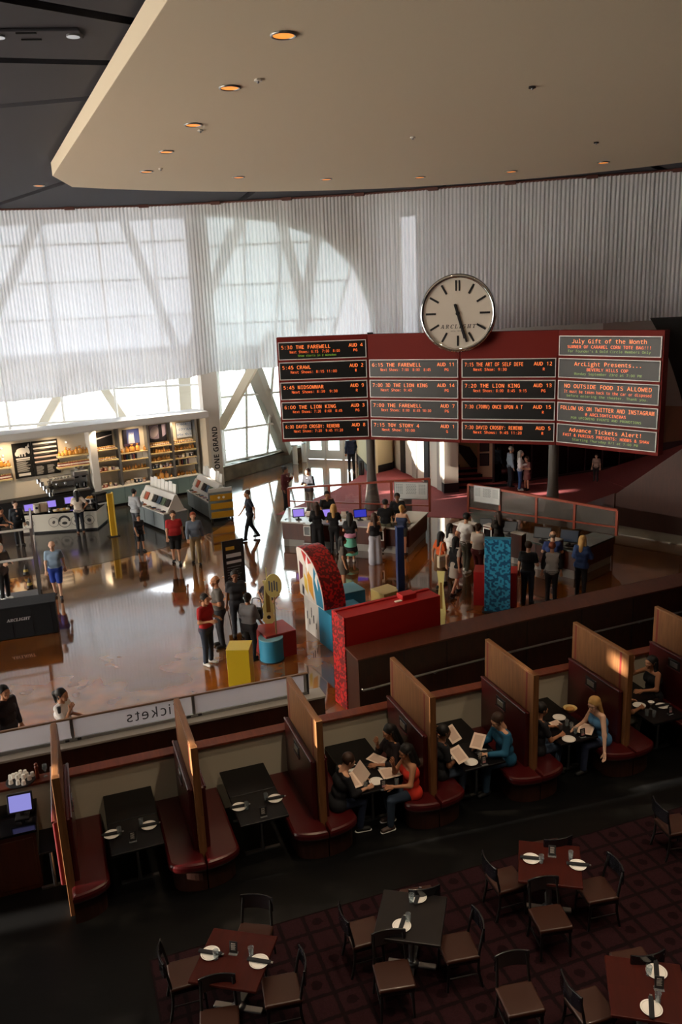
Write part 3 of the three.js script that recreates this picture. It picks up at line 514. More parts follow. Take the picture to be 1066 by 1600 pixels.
// poster cases on the wall that faces the daylight, dark piers between
{
  const n = 4, dx = PB[0] - PA[0], dz = PB[1] - PA[1], len = Math.hypot(dx, dz), th = Math.atan2(dz, -dx) ;
  const turn = -Math.atan2(-dz, -dx) , nx = dz / len, nz = -dx / len;
  const cols = [['#e9e4e4', '#c98f8f', '#5a4a6a'], ['#efe7df', '#b64a3c', '#d6b48c'], ['#f3ecec', '#c84848', '#7a6a86'], ['#eeeaf2', '#a03a44', '#e3c7b0']];
  for (let k = 0; k < n; k++) {
    const f = (k + 0.42) / n, p = [PA[0] + dx * f + nx * 0.03, 0, PA[1] + dz * f + nz * 0.03];
    const c = thing('poster_case', ['pale poster in a tall frame, farthest of the row facing the daylight', 'tall framed poster with red figures, second from the back of the row', 'tall framed poster with red figures, third from the back of the row', 'tall framed pale poster nearest the stair'][k], 'poster', p, R(90) - Math.atan2(nz, nx));
    part('frame', [box(1.0, 0.06, 0.1, 0, 0.25, 0.05), box(1.0, 0.06, 0.1, 0, 3.3, 0.05), box(0.06, 3.1, 0.1, -0.47, 0.25, 0.05), box(0.06, 3.1, 0.1, 0.47, 0.25, 0.05), box(1.0, 0.06, 0.1, 0, 2.05, 0.05)], M.charcoal, c);
    part('poster', new THREE.PlaneGeometry(0.9, 3.02).translate(0, 1.8, 0.06), print(0.9, 3.02, 96, (g, w, h) => { g.fillStyle = cols[k][0]; g.fillRect(0, 0, w, h); for (let i = 0; i < 9; i++) { g.fillStyle = cols[k][1 + i % 2]; g.globalAlpha = 0.75; g.beginPath(); g.ellipse(rnd(20, 76), rnd(120, 280), rnd(4, 14), rnd(12, 46), rnd(-0.5, 0.5), 0, 7); g.fill(); } g.globalAlpha = 1; }), c);
    const q = [PA[0] + dx * (k + 0.9) / n, PA[1] + dz * (k + 0.9) / n];
    struct('column', box(0.5, 5, 0.34).rotateY(R(90) - Math.atan2(nz, nx)).translate(q[0] + nx * 0.1, 0, q[1] + nz * 0.1), k % 2 ? M.trussGrey : M.charcoal);
  }
}
{ const p = onWall(g2(746, 757), g2(772, 757.5), 757, 706), s = thing('framed_notice', 'two dark framed notices one above the other on the tan pillar', 'notice', [p.x, p.y, p.z + 0.04], -0.05); for (const y of [0.02, -0.62]) { part('frame', rbox(0.42, 0.56, 0.03, 0, y, 0, 0.01), M.black, s); part('print', rbox(0.34, 0.48, 0.01, 0, y + 0.04, 0.017, 0.003), mat('#3a2f30', 0.4), s); } }
// ---------------------------------------------------------------- the shop on the left
const ST = R(32.4), SO = V3(-6.31, 0, -36.33), SX = V3(Math.cos(ST), 0, -Math.sin(ST)), SZ = V3(Math.sin(ST), 0, Math.cos(ST));
const sp = (x, y, z) => SO.clone().addScaledVector(SX, x).addScaledVector(SZ, z).setY(y).toArray();      // shop axes: x to the right, z to the front
const shopHit = (px, py, z) => { const a = sp(0, 0, z), b = sp(1, 0, z), h = onWall([a[0], a[2]], [b[0], b[2]], px, py).sub(SO); return [h.dot(SX), h.y]; };
M.shopWall = mat('#ddd3c0', 0.75);
{
  const w = structGroup('wall_shop'); w.position.copy(SO); w.rotation.y = ST;
  struct('wall_panel', box(9.0, 3.5, 0.15, -4.15, 0, -0.62), M.shopWall, w);
  struct('wall_panel', box(0.15, 3.5, 1.1, 0.42, 0, -0.1), M.shopWall, w);
  struct('header', [rbox(9.1, 0.26, 1.3, -4.15, 3.46, 0.05, 0.02), box(9.1, 0.05, 1.2, -4.15, 3.42, 0.0)], M.white, w);
  struct('pier', rbox(0.3, 3.46, 0.62, -4.55, 0, -0.25, 0.015), M.white, w);
  for (const x of [-3.42, -2.12, -1.02, 0.12]) struct('divider', box(0.09, 3.44, 0.42, x, 0, -0.36), M.alu, w);
}
const CABH = 0.86, NUDGE = -0.02;
const BAYS = [[-4.38, -3.47], [-3.37, -2.17], [-2.07, -1.07], [-0.97, 0.07]];
const bayNames = ['leftmost bay', 'second bay', 'third bay', 'right-hand bay'];
const bayShelf = [[1.52, 1.98, 2.44], [1.42, 1.86, 2.18], [1.3, 1.62, 1.98, 2.3], [1.3, 1.62, 1.96, 2.28]];
M.maplePale = mat('#e0cb95', 0.55);
BAYS.forEach(([x0, x1], b) => {
  const c = thing('cabinet', 'pale blue-grey low cabinet in the ' + bayNames[b] + ' of the shop shelves', 'cabinet', sp((x0 + x1) / 2, 0, 0), ST, 'low cabinets under the shop shelves'), w = x1 - x0 + 0.09;
  part('carcass', rbox(w, CABH - 0.16, 0.56, 0, 0.12, -0.31, 0.008), M.teal, c);
  for (const s of [-1, 1]) part('door', rbox(w / 2 - 0.012, CABH - 0.22, 0.022, s * w / 4, 0.14, -0.02, 0.006), M.teal, c);
  part('worktop', rbox(w, 0.045, 0.62, 0, CABH - 0.045, -0.29, 0.01), M.white, c);
  part('plinth', box(w, 0.12, 0.48, 0, 0, -0.32), M.black, c);
  bayShelf[b].forEach((y, k) => {
    const s = thing('shelf', 'pale maple shelf, ' + ['first', 'second', 'third', 'fourth'][k] + ' above the cabinet in the ' + bayNames[b], 'shelf', sp((x0 + x1) / 2, y, -0.36), ST, 'maple shelves of the shop');
    part('board', rbox(x1 - x0, 0.045, 0.34, 0, 0, 0, 0.006), M.maplePale, s);
    for (const q of [-1, 1]) part('bracket', box(0.02, 0.05, 0.28, q * (x1 - x0) / 2.2, -0.05, 0), M.alu, s);
  });
});
// goods
const goods = { jar: [], book: [] };
M.amber = mat('#c07f35', 0.3, { clearcoat: 0.4 }); M.lidGold = mat('#d9b878', 0.35); M.redTin = mat('#8e3128', 0.4); M.cellof = mat('#d99a45', 0.25, { clearcoat: 0.6 });
const PALETTE = ['#7c2a2a', '#d9d4cb', '#2b3140', '#c8a25a', '#51624f', '#b65d43', '#efe9dd', '#36516b', '#8a6b86', '#1b1b1d'].map((c) => mat(c, 0.55));
const jarG = lathe([[0, 0], [0.044, 0], [0.05, 0.012], [0.05, 0.085], [0.04, 0.1], [0, 0.1]], 12), lidG = lathe([[0, 0.1], [0.042, 0.1], [0.042, 0.128], [0, 0.13]], 12), labG = new THREE.CylinderGeometry(0.0508, 0.0508, 0.045, 12, 1, true).translate(0, 0.05, 0);
function jar(p, m, lid, label, group, s = 1) { const j = thing('jar', label, 'jar', p, rnd(0, 6), group); j.scale.setScalar(s); part('body', jarG, m, j); part('lid', lidG, lid, j); part('paper_label', labG, M.paper, j); return j; }
const bagPts = [[0, 0], [0.055, 0], [0.065, 0.03], [0.06, 0.11], [0.02, 0.135], [0.016, 0.15], [0.04, 0.185], [0, 0.18]];
const bagG = lathe(bagPts, 10), bowG = new THREE.TorusGeometry(0.02, 0.007, 5, 10).rotateX(PI / 2).translate(0, 0.142, 0);
function bag(p, label, group, s = 1, m = M.cellof) { const j = thing('gift_bag', label, 'bag', p, rnd(0, 6), group); j.scale.set(s, s * rnd(0.85, 1.15), s); part('sack', bagG, m, j); part('ribbon', bowG, M.redTin, j); return j; }
function book(p, turn, w, h, d, m, label, group, lean = 0) { const b = thing('book', label, 'book', p, turn, group); part('cover', [rbox(0.006, h, d, -w / 2, 0, 0, 0.002, 1), rbox(0.006, h, d, w / 2, 0, 0, 0.002, 1), rbox(w, h, 0.006, 0, 0, d / 2, 0.002, 1)], m, b); part('pages', box(w - 0.008, h - 0.014, d - 0.012, 0, 0.007, 0), M.paper, b); b.rotation.z = lean; return b; }
function carton(p, turn, w, h, d, m, label, group) { const b = thing('carton', label, 'box', p, turn, group); part('box', rbox(w, h, d, 0, 0, 0, 0.006, 1), m, b); part('lid', rbox(w + 0.006, h * 0.22, d + 0.006, 0, h * 0.8, 0, 0.006, 1), M.paper, b); part('seal', box(w * 0.4, h * 0.4, 0.004, 0, h * 0.25, d / 2), M.paper, b); return b; }
const ORD = ['first', 'second', 'third', 'fourth', 'fifth', 'sixth', 'seventh', 'eighth', 'ninth', 'tenth', 'eleventh', 'twelfth', 'thirteenth'];
const HUE = ['dark red', 'pale grey', 'navy', 'mustard', 'olive', 'terracotta', 'cream', 'blue', 'mauve', 'black'];
const row = (x0, x1, n, f) => { for (let i = 0; i < n; i++) f(lerp(x0, x1, n > 1 ? i / (n - 1) : 0.5), i); };
const shelfTop = (b, k) => (k < 0 ? CABH : bayShelf[b][k] + 0.045);
function fill(b, k, kind) {
  const [x0, x1] = BAYS[b].map((v, i) => v + (i ? -0.1 : 0.1)), y = shelfTop(b, k), where = (k < 0 ? 'on the cabinet of the ' : 'on the ' + ['first', 'second', 'third', 'top'][k] + ' shelf of the ') + bayNames[b], g = kind + ' goods ' + where;
  if (kind === 'jars') row(x0, x1, 9, (x, i) => jar(sp(x, y, -0.33), M.amber, M.lidGold, 'amber jar, ' + ORD[i] + ' from left ' + where, g, 0.95));
  if (kind === 'bags') row(x0, x1, 8, (x, i) => bag(sp(x + rnd(-0.02, 0.02), y, -0.36 + rnd(-0.06, 0.06)), 'golden gift bag, ' + ORD[i] + ' from left ' + where, g, rnd(0.8, 1.15)));
  if (kind === 'hamper') { [-0.28, -0.05, 0.2].forEach((d, i) => bag(sp((x0 + x1) / 2 + d, y, -0.34), ['left big', 'tallest', 'right big'][i] + ' golden gift bag ' + where, g + ' big', [1.5, 2.0, 1.7][i])); row(x0, x1, 5, (x, i) => i !== 2 && bag(sp(x, y, -0.3), 'small golden gift bag, ' + ORD[i] + ' place ' + where, g, 0.95)); }
  if (kind === 'books') { let x = x0; const n = 8; for (let i = 0; i < n; i++) { const w = rnd(0.035, 0.06); book(sp(x, y, -0.36), ST, w, rnd(0.2, 0.27), 0.17, PALETTE[(b * 3 + i * 7) % 10], HUE[(b * 3 + i * 7) % 10] + ' upright book, ' + ORD[i] + ' from left ' + where, g); x += w + rnd(0.02, 0.05); } row(x + 0.08, x1, 2, (xx, i) => { const f = book(sp(xx, y, -0.3), ST + PI / 2, 0.035, 0.27, 0.22, PALETTE[6], ['left', 'right'][i] + ' white face-out book ' + where, g + ' face out', 0); f.rotation.order = 'YXZ'; }); }
  if (kind === 'mixed') { let x = x0, i = 0; while (x < x1) { const w = rnd(0.1, 0.19), h = rnd(0.06, 0.2); if (i % 3 === 2) jar(sp(x, y, -0.3), PALETTE[(i * 3) % 10], M.lidGold, 'tall ' + HUE[(i * 3) % 10] + ' jar among boxes ' + where, g + ' jars', 1.35); else carton(sp(x, y, -0.34), ST + rnd(-0.2, 0.2), w * 0.9, h, 0.15, PALETTE[(i * 5 + b + (i >> 1) * 3) % 10], HUE[(i * 5 + b + (i >> 1) * 3) % 10] + ' gift carton ' + where, g); x += w + 0.03; i++; } }
}
[['mixed', 'jars', 'jars'], ['bags', 'books', 'hamper'], ['mixed', 'bags', 'bags', 'jars'], ['books', 'mixed', 'bags', 'jars']].forEach((ks, b) => ks.forEach((k, i) => fill(b, i, k)));
fill(0, -1, 'mixed'); fill(1, -1, 'mixed'); fill(2, -1, 'hamper'); fill(3, -1, 'bags');
// pictures above the shelves
function picture(label, px, paint, m) {
  const [a, b] = [shopHit(px[0], px[1], -0.5), shopHit(px[2], px[3], -0.5)], w = b[0] - a[0], h = Math.abs(a[1] - b[1]), c = thing('picture', label, 'picture', sp((a[0] + b[0]) / 2, Math.min(a[1], b[1]), -0.5), ST);
  part('panel', rbox(w, h, 0.04, 0, 0, 0, 0.008), M.black, c);
  part('print', new THREE.PlaneGeometry(w - 0.02, h - 0.02).translate(0, h / 2, 0.0215), print(w, h, 256, paint), c);
}
const noiseDots = (g, w, h, cols, n, s0, s1) => { for (let i = 0; i < n; i++) { g.fillStyle = cols[i % cols.length]; g.fillRect(rnd(0, w), rnd(0, h), rnd(s0, s1), rnd(s0, s1)); } };
picture('dark picture with a thin white streak, leftmost above the shop shelves', [149, 676, 177, 699], (g, w, h) => { g.fillStyle = '#131217'; g.fillRect(0, 0, w, h); g.fillStyle = '#cfc8d2'; g.beginPath(); g.moveTo(0, h * 0.34); g.lineTo(w, h * 0.18); g.lineTo(w, h * 0.23); g.lineTo(0, h * 0.42); g.fill(); });
picture('blue night picture of a tall white concert hall, second from the left', [191, 672, 219, 695], (g, w, h) => { const s = g.createLinearGradient(0, 0, 0, h); s.addColorStop(0, '#1d2c6a'); s.addColorStop(1, '#6b78b4'); g.fillStyle = s; g.fillRect(0, 0, w, h); g.fillStyle = '#1a1730'; g.fillRect(0, 0, w * 0.22, h); g.fillStyle = '#cfd3e6'; for (let i = 0; i < 5; i++) { g.beginPath(); g.moveTo(w * (0.3 + 0.06 * i), h); g.quadraticCurveTo(w * (0.28 + 0.07 * i), h * 0.4, w * (0.4 + 0.06 * i), h * (0.15 + 0.1 * (i % 2))); g.lineTo(w * (0.42 + 0.07 * i), h); g.fill(); } g.fillStyle = '#4c3650'; g.fillRect(0, h * 0.85, w, h * 0.15); });
picture('picture of pale curved roofs at dusk, third from the left', [232, 665, 261, 688], (g, w, h) => { g.fillStyle = '#a99bb2'; g.fillRect(0, 0, w, h); g.fillStyle = '#d9cfd8'; g.beginPath(); g.ellipse(w * 0.28, h * 0.4, w * 0.24, h * 0.36, 0.4, 0, 7); g.fill(); g.fillStyle = '#171420'; g.fillRect(w * 0.55, 0, w * 0.2, h); g.beginPath(); g.moveTo(0, h); g.lineTo(0, h * 0.75); g.quadraticCurveTo(w * 0.5, h, w, h * 0.6); g.lineTo(w, h); g.fill(); });
picture('white picture of blue abstract brush marks, rightmost above the shop shelves', [274, 661, 300, 682], (g, w, h) => { g.fillStyle = '#c3cfe0'; g.fillRect(0, 0, w, h); g.strokeStyle = '#3f6aa8'; g.lineWidth = 7; for (let r = 0; r < 3; r++) for (let k = 0; k < 7; k++) { g.beginPath(); g.arc(22 + k * w / 7, 30 + r * h / 3, rnd(9, 16), rnd(0, 6), rnd(3, 9)); g.stroke(); } });
// coffee end: menu boards, shelves
{
  const a = shopHit(14, 691, -0.48), b = shopHit(86.5, 684, -0.48), c0 = shopHit(20, 748.5, -0.48), w = (b[0] - a[0]) * 1.0, h = 1.42, y = c0[1] - 0.02;
  const m = thing('menu_board', 'large black menu board of two panels with white lettering on the shop wall', 'menu', sp((a[0] + b[0]) / 2 + 0.06, y, -0.5), ST);
  const w1 = w * 0.42, w2 = w * 0.58;
  part('left_panel', rbox(w1 - 0.02, h, 0.06, -w / 2 + w1 / 2, 0, 0, 0.01), M.black, m); part('right_panel', rbox(w2 - 0.02, h, 0.06, w / 2 - w2 / 2, 0, 0, 0.01), M.black, m);
  part('left_print', new THREE.PlaneGeometry(w1 - 0.05, h - 0.05).translate(-w / 2 + w1 / 2, h / 2, 0.031), print(w1, h, 200, (g, W2, H2) => {
    g.fillStyle = '#121213'; g.fillRect(0, 0, W2, H2); g.fillStyle = '#e9e6df';
    const H0 = H2 * 0.4; g.beginPath(); g.ellipse(W2 * 0.48, H0 * 0.55, W2 * 0.3, H0 * 0.24, 0, 0, 7); g.fill(); g.beginPath(); g.ellipse(W2 * 0.22, H0 * 0.72, W2 * 0.12, H0 * 0.2, 0.3, 0, 7); g.fill(); g.beginPath(); g.ellipse(W2 * 0.8, H0 * 0.52, W2 * 0.1, H0 * 0.3, -0.3, 0, 7); g.fill(); g.beginPath(); g.moveTo(W2 * 0.76, H0 * 0.3); g.lineTo(W2 * 0.9, H0 * 0.02); g.lineTo(W2 * 0.92, H0 * 0.3); g.fill(); for (const x of [0.3, 0.44, 0.6]) g.fillRect(W2 * x, H0 * 0.6, W2 * 0.07, H0 * 0.36);
    g.fillRect(W2 * 0.12, H0 * 1.05, W2 * 0.76, 16); g.fillRect(W2 * 0.14, H0 * 1.2, W2 * 0.72, 11);
    for (let i = 0; i < 11; i++) g.fillRect(W2 * 0.12, H2 * (0.54 + i * 0.028), W2 * rnd(0.5, 0.76), 4); g.fillRect(W2 * 0.16, H2 * 0.88, W2 * 0.66, 30);
  }), m);
  part('right_print', new THREE.PlaneGeometry(w2 - 0.05, h - 0.05).translate(w / 2 - w2 / 2, h / 2, 0.031), print(w2, h, 240, (g, W2, H2) => {
    g.fillStyle = '#121213'; g.fillRect(0, 0, W2, H2);
    for (let i = 0; i < 5; i++) { g.fillStyle = ['#e6e2da', '#e6e2da', '#e9d8cc', '#eacfc2', '#e9cfc0'][i]; g.fillRect(8, 12 + i * H2 * 0.135, W2 - 16, H2 * 0.05); g.fillStyle = '#8d8a85'; g.fillRect(14, 36 + i * H2 * 0.135, W2 * 0.6, 3); }
    g.fillStyle = '#cfccc6'; for (let i = 0; i < 8; i++) { g.fillRect(16, H2 * 0.73 + i * H2 * 0.032, W2 * rnd(0.18, 0.34), 4); g.fillRect(W2 * 0.5, H2 * 0.73 + i * H2 * 0.032, W2 * rnd(0.18, 0.34), 4); }
  }), m);
}
for (const [k, pa, pb, l] of [[0, [89, 714], [141, 708], 'upper maple shelf beside the menu board'], [1, [89, 731], [143, 724], 'lower maple shelf beside the menu board'], [2, [-40, 737], [19, 729], 'upper maple shelf left of the menu board'], [3, [-40, 755], [20, 748], 'lower maple shelf left of the menu board']]) {
  const a = shopHit(...pa, -0.36), b = shopHit(...pb, -0.36), y = (a[1] + b[1]) / 2 - 0.04, x0 = a[0], x1 = b[0] - 0.03;
  const s = thing('shelf', l, 'shelf', sp((x0 + x1) / 2, y, -0.36), ST, 'coffee shelves'); part('board', rbox(x1 - x0, 0.07, 0.34, 0, 0, 0, 0.006), M.maplePale, s); for (const q of [-1, 1]) part('bracket', box(0.02, 0.06, 0.28, q * (x1 - x0) / 2.3, -0.06, 0), M.alu, s);
  const where = l.replace('upper maple', 'on the upper').replace('lower maple', 'on the lower');
  if (k % 2) row(x0 + 0.1, x1 - 0.08, 13, (x, i) => jar(sp(x, y + 0.07, -0.33), M.redTin, M.lidGold, 'red-brown tin, ' + ORD[i] + ' from left ' + where, 'tins ' + where, 1.45)); 
  else { row(x0 + 0.1, x1 - 0.1, 9, (x, i) => bag(sp(x, y + 0.07, -0.34), 'golden bag of sweets, ' + ORD[i] + ' from left ' + where, 'bags ' + where, [1, 1.1, 1.6, 1.7, 1.2, 1.7, 1.8, 1.2, 1.3][i])); }
}
// small lamps on the coffee wall
for (const [x, y, i] of [[2, 701, 0], [4.5, 712, 1], [4.5, 717, 2], [4.5, 721, 3], [103, 691, 4]]) { const h = shopHit(x, y, -0.5), l = thing('wall_lamp', ['small white wall lamp high at the left end of the coffee wall', 'topmost of three small lamps in a column left of the menu board', 'middle of three small lamps in a column left of the menu board', 'lowest of three small lamps in a column left of the menu board', 'small white wall lamp right of the menu board'][i], 'lamp', sp(h[0], h[1], -0.52), ST); part('rose', new THREE.CylinderGeometry(0.05, 0.05, 0.03, 14).rotateX(PI / 2), M.white, l); part('glass_bulb', ball(0.035, 0, 0, 0.05), glow('#fff1d6', 1.6), l); }
for (let k = 0; k < 5; k++) {
  const p = sp(-7.9 + k * 1.75, 3.4, 0.2), l = thing('downlight', 'small downlight set in the shop header, ' + ['leftmost', 'second from the left', 'third from the left', 'fourth from the left', 'rightmost'][k], 'lamp', p, 0);
  part('ring', new THREE.TorusGeometry(0.07, 0.015, 6, 18).rotateX(PI / 2), M.alu, l); part('lens', new THREE.CylinderGeometry(0.06, 0.06, 0.012, 16), glow('#ffe2b8', 2), l);
  const s = new THREE.SpotLight(new THREE.Color('#ffdcb0'), 9, 0, 1.05, 0.6, 2); s.position.set(p[0], p[1] - 0.03, p[2]); const q = sp(-7.9 + k * 1.75, 1.2, -0.9); s.target.position.set(...q); s.castShadow = true; s.shadow.radius = 3; scene.add(s, s.target);
}
// back counter with machines
const backC = thing('back_counter', 'long dark worktop with the coffee machines below the menu board', 'counter', sp(-6.85, 0, -0.25), ST);
part('carcass', box(4.2, 0.84, 0.58, 0, 0.06, 0), M.charcoal, backC); part('worktop', rbox(4.25, 0.05, 0.64, 0, 0.9, 0.02, 0.01), M.black, backC); part('kick', box(4.2, 0.06, 0.5), M.black, backC);
const bx = (px) => shopHit(px, 770, -0.2)[0];
{
  const e = thing('espresso_machine', 'steel espresso machine with cups on its rack, right of the menu board', 'coffee machine', sp(bx(99), 0.95, -0.2), ST);
  part('body', [rbox(0.95, 0.16, 0.48, 0, 0.06, 0, 0.03), rbox(0.95, 0.3, 0.24, 0, 0.2, -0.12, 0.03), rbox(0.95, 0.14, 0.46, 0, 0.46, 0, 0.04)], M.steel, e);
  for (const x of [-0.25, 0.08]) { part('group_head', cyl(0.05, 0.05, 0.1, x, 0.38, 0.14), M.chrome, e); part('handle', rod([x, 0.38, 0.16], [x, 0.35, 0.34], 0.018), M.black, e); }
  part('drip_tray', rbox(0.85, 0.03, 0.3, 0, 0.21, 0.14, 0.008), M.charcoal, e); part('cup_rail', tube([[-0.45, 0.68, 0.2], [0.45, 0.68, 0.2], [0.45, 0.68, -0.2], [-0.45, 0.68, -0.2]], 0.01, 40, 6, true), M.chrome, e);
  for (const x of [-0.4, 0.4]) for (const z of [-0.18, 0.18]) part('foot', cyl(0.03, 0.03, 0.07, x, 0, z), M.black, e);
  for (let i = 0; i < 6; i++) { const c = thing('cup', 'white cup on the espresso machine, ' + ORD[i] + ' from the left', 'cup', sp(bx(99) - 0.35 + i * 0.14, 0.95 + 0.6, -0.18), ST, 'cups on the espresso machine'); part('bowl', lathe([[0, 0], [0.03, 0], [0.045, 0.07], [0.04, 0.07], [0.027, 0.008], [0, 0.008]], 14), M.plateWhite, c); part('handle', new THREE.TorusGeometry(0.02, 0.006, 5, 10).translate(0.052, 0.037, 0), M.plateWhite, c); }
  const b = thing('coffee_brewer', 'tall steel coffee brewer at the right end of the back counter', 'coffee machine', sp(bx(132) - 0.1, 0.95, -0.2), ST);
  part('body', [rbox(0.62, 0.1, 0.44, 0, 0, 0, 0.02), rbox(0.58, 0.62, 0.16, 0, 0.1, -0.13, 0.02), rbox(0.62, 0.22, 0.44, 0, 0.62, 0, 0.03)], M.steel, b); for (const x of [-0.15, 0.15]) { part('basket', cyl(0.08, 0.1, 0.09, x, 0.54, 0.06), M.black, b); part('flask', lathe([[0, 0.1], [0.1, 0.1], [0.11, 0.16], [0.07, 0.3], [0.075, 0.32], [0, 0.32]], 16).translate(x, 0, 0.06), M.blackGloss, b); }
  part('hopper', [cyl(0.05, 0.09, 0.16, -0.14, 0.84, 0), cyl(0.05, 0.09, 0.16, 0.1, 0.84, 0)], M.chrome, b);
  const gr = thing('coffee_grinder', 'dark coffee grinder between the menu board and the espresso machine', 'coffee grinder', sp(bx(80), 0.95, -0.2), ST);
  part('body', rbox(0.2, 0.36, 0.28, 0, 0, 0, 0.03), M.charcoal, gr); part('hopper', lathe([[0, 0.36], [0.07, 0.36], [0.11, 0.56], [0, 0.56]], 16), M.smoke, gr); part('spout', rod([0, 0.22, 0.14], [0, 0.18, 0.22], 0.025), M.black, gr);
  const ur = thing('drinks_tap', 'leaning column of steel drink canisters at the middle of the counter', 'drinks tap', sp(bx(66), 0.95, 0.2), ST);
  for (let i = 0; i < 5; i++) part('canister', cyl(0.1, 0.1, 0.16, -0.16 + i * 0.09, 0.62 - i * 0.14, -0.02 + i * 0.05, 16), M.chrome, ur); part('stand', bar([-0.2, 0.75, -0.05], [0.22, 0, 0.2], 0.1, 0.1), M.charcoal, ur);
}
// front counter
{
  const A = g2(33, 836), B = g2(153.5, 827.5), C = g2(169, 814), h = 0.82, inn = (p, d) => [p[0] + d * -0.45, p[1] + d * -0.9];
  const c = thing('shop_counter', 'white-fronted shop counter with round emblems and a black worktop', 'counter'), poly = [A, B, C, inn(C, 0.5), inn(B, 0.75), inn(A, 0.75)];
  const grow = (k) => { const m = [poly.reduce((s, p) => s + p[0], 0) / 6, poly.reduce((s, p) => s + p[1], 0) / 6]; return poly.map((p) => [m[0] + (p[0] - m[0]) * k, m[1] + (p[1] - m[1]) * k]); };
  part('front_panel', slab(grow(1), 0.08, h - 0.07), M.offWhite, c); part('worktop', slab(grow(1.03), h - 0.07, h, 0.01), M.blackGloss, c); part('plinth', slab(grow(0.97), 0, 0.08), M.charcoal, c);
  const th = frameTurn(A, B), mid = (f, y, o = 0.012) => [lerp(A[0], B[0], f) + Math.sin(th) * o, y, lerp(A[1], B[1], f) + Math.cos(th) * o];
  [0.12, 0.44, 0.58, 0.73, 0.9].forEach((f, i) => {
    const e = part('emblem', new THREE.CircleGeometry(i === 2 ? 0.27 : 0.22, 28).rotateY(th).translate(...mid(f, 0.42)), print(1, 1, 96, (g, w) => {
      g.fillStyle = '#d8d2c4'; g.fillRect(0, 0, w, w); g.strokeStyle = g.fillStyle = i === 2 ? '#2a2826' : '#55504a'; g.lineWidth = 3;
      g.beginPath(); g.arc(w / 2, w / 2, w * 0.42, 0, 7); g.stroke(); 
      if (i === 2) { g.beginPath(); g.arc(w / 2, w / 2, w * 0.36, PI, 2 * PI); g.lineWidth = 14; g.stroke(); g.beginPath(); g.ellipse(w * 0.5, w * 0.62, 18, 10, 0, 0, 7); g.fill(); }
      else { g.beginPath(); g.ellipse(w * 0.5, w * 0.52, 9 + i * 2, 15, 0.5, 0, 7); g.fill(); if (i === 0) { g.beginPath(); g.arc(w * 0.4, w * 0.4, 16, 0, 7); g.fill(); } }
    }), c);
  });
  const on = (x, y) => ground(x, y, h).toArray();
  screenBox('till_screen', 'purple lit till screen, leftmost on the shop counter', on(47, 803), R(25), { w: 0.4, group: 'shop tills' });
  screenBox('till_screen', 'purple lit till screen, middle one on the shop counter', on(81, 797), R(25), { w: 0.4, group: 'shop tills' });
  screenBox('till_screen', 'purple lit till screen beside the woman at the shop counter', on(110, 791), R(25), { w: 0.42, group: 'shop tills' });
  for (const [x, y, l, w] of [[58, 802, 'cream paper bag with a dark mark, left one on the shop counter', 0.24], [69, 800, 'tan paper bag, right one on the shop counter', 0.34]]) { const b = thing('paper_bag', l, 'bag', on(x, y), R(25)); part('sack', rbox(w, 0.36, 0.2, 0, 0, 0, 0.08, 3), w > 0.3 ? mat('#b79f86', 0.8) : mat('#d8cdbd', 0.8), b); part('fold', rbox(w * 0.9, 0.03, 0.14, 0, 0.35, 0, 0.01), M.paper, b); if (w < 0.3) part('mark', ball(0.05, 0, 0.22, 0.1, 1, 1, 0.1), M.charcoal, b); }
  { const b = thing('pastry_board', 'wooden board of flat pastries on the shop counter', 'tray', on(96, 797), R(25)); part('board', rbox(0.62, 0.03, 0.3, 0, 0, 0, 0.01), M.maple, b); for (let i = 0; i < 5; i++) part('pastry', ball(0.08, -0.22 + i * 0.11, 0.045, rnd(-0.06, 0.06), 1, 0.4, 0.9, 10), i % 2 ? M.cellof : M.paper, b); }
  { const b = thing('drinks_dispenser', 'black drinks dispenser with a white tray at the right end of the shop counter', 'dispenser', on(157, 785), R(40)); part('body', rbox(0.5, 0.36, 0.34, 0, 0, 0, 0.03), M.blackGloss, b); part('lid', rbox(0.5, 0.05, 0.34, 0, 0.36, 0, 0.02), M.charcoal, b); part('glass_front', box(0.36, 0.2, 0.01, 0, 0.1, 0.172), M.smoke, b); part('tray', rbox(0.4, 0.02, 0.2, 0, 0, 0.28, 0.008), M.white, b); }
  { const b = thing('cake_stand', 'white cake stand of pastries behind the woman at the counter', 'cake stand', on(142, 786), 0); part('foot', lathe([[0, 0], [0.1, 0], [0.03, 0.03], [0.03, 0.16], [0.2, 0.18], [0.2, 0.2], [0, 0.2]], 20), M.white, b); for (let i = 0; i < 5; i++) part('pastry', ball(0.06, 0.1 * Math.cos(i * 1.26), 0.235, 0.1 * Math.sin(i * 1.26), 1, 0.7, 1, 10), M.cellof, b); }
}
{ const p = g2(178, 838), s = thing('pillar_sign', 'narrow tall golden yellow stand at the right end of the shop counter', 'stand', [p[0], 0, p[1]], R(30)); part('panel', rbox(0.2, 1.62, 0.12, 0, 0.03, 0, 0.02), M.goldY ??= mat('#d8a92a', 0.4), s); part('edge', rbox(0.05, 1.66, 0.14, 0.11, 0.02, 0, 0.01), mat('#f0cf5a', 0.4), s); part('base', rbox(0.42, 0.03, 0.3, 0, 0, 0, 0.01), M.charcoal, s); }
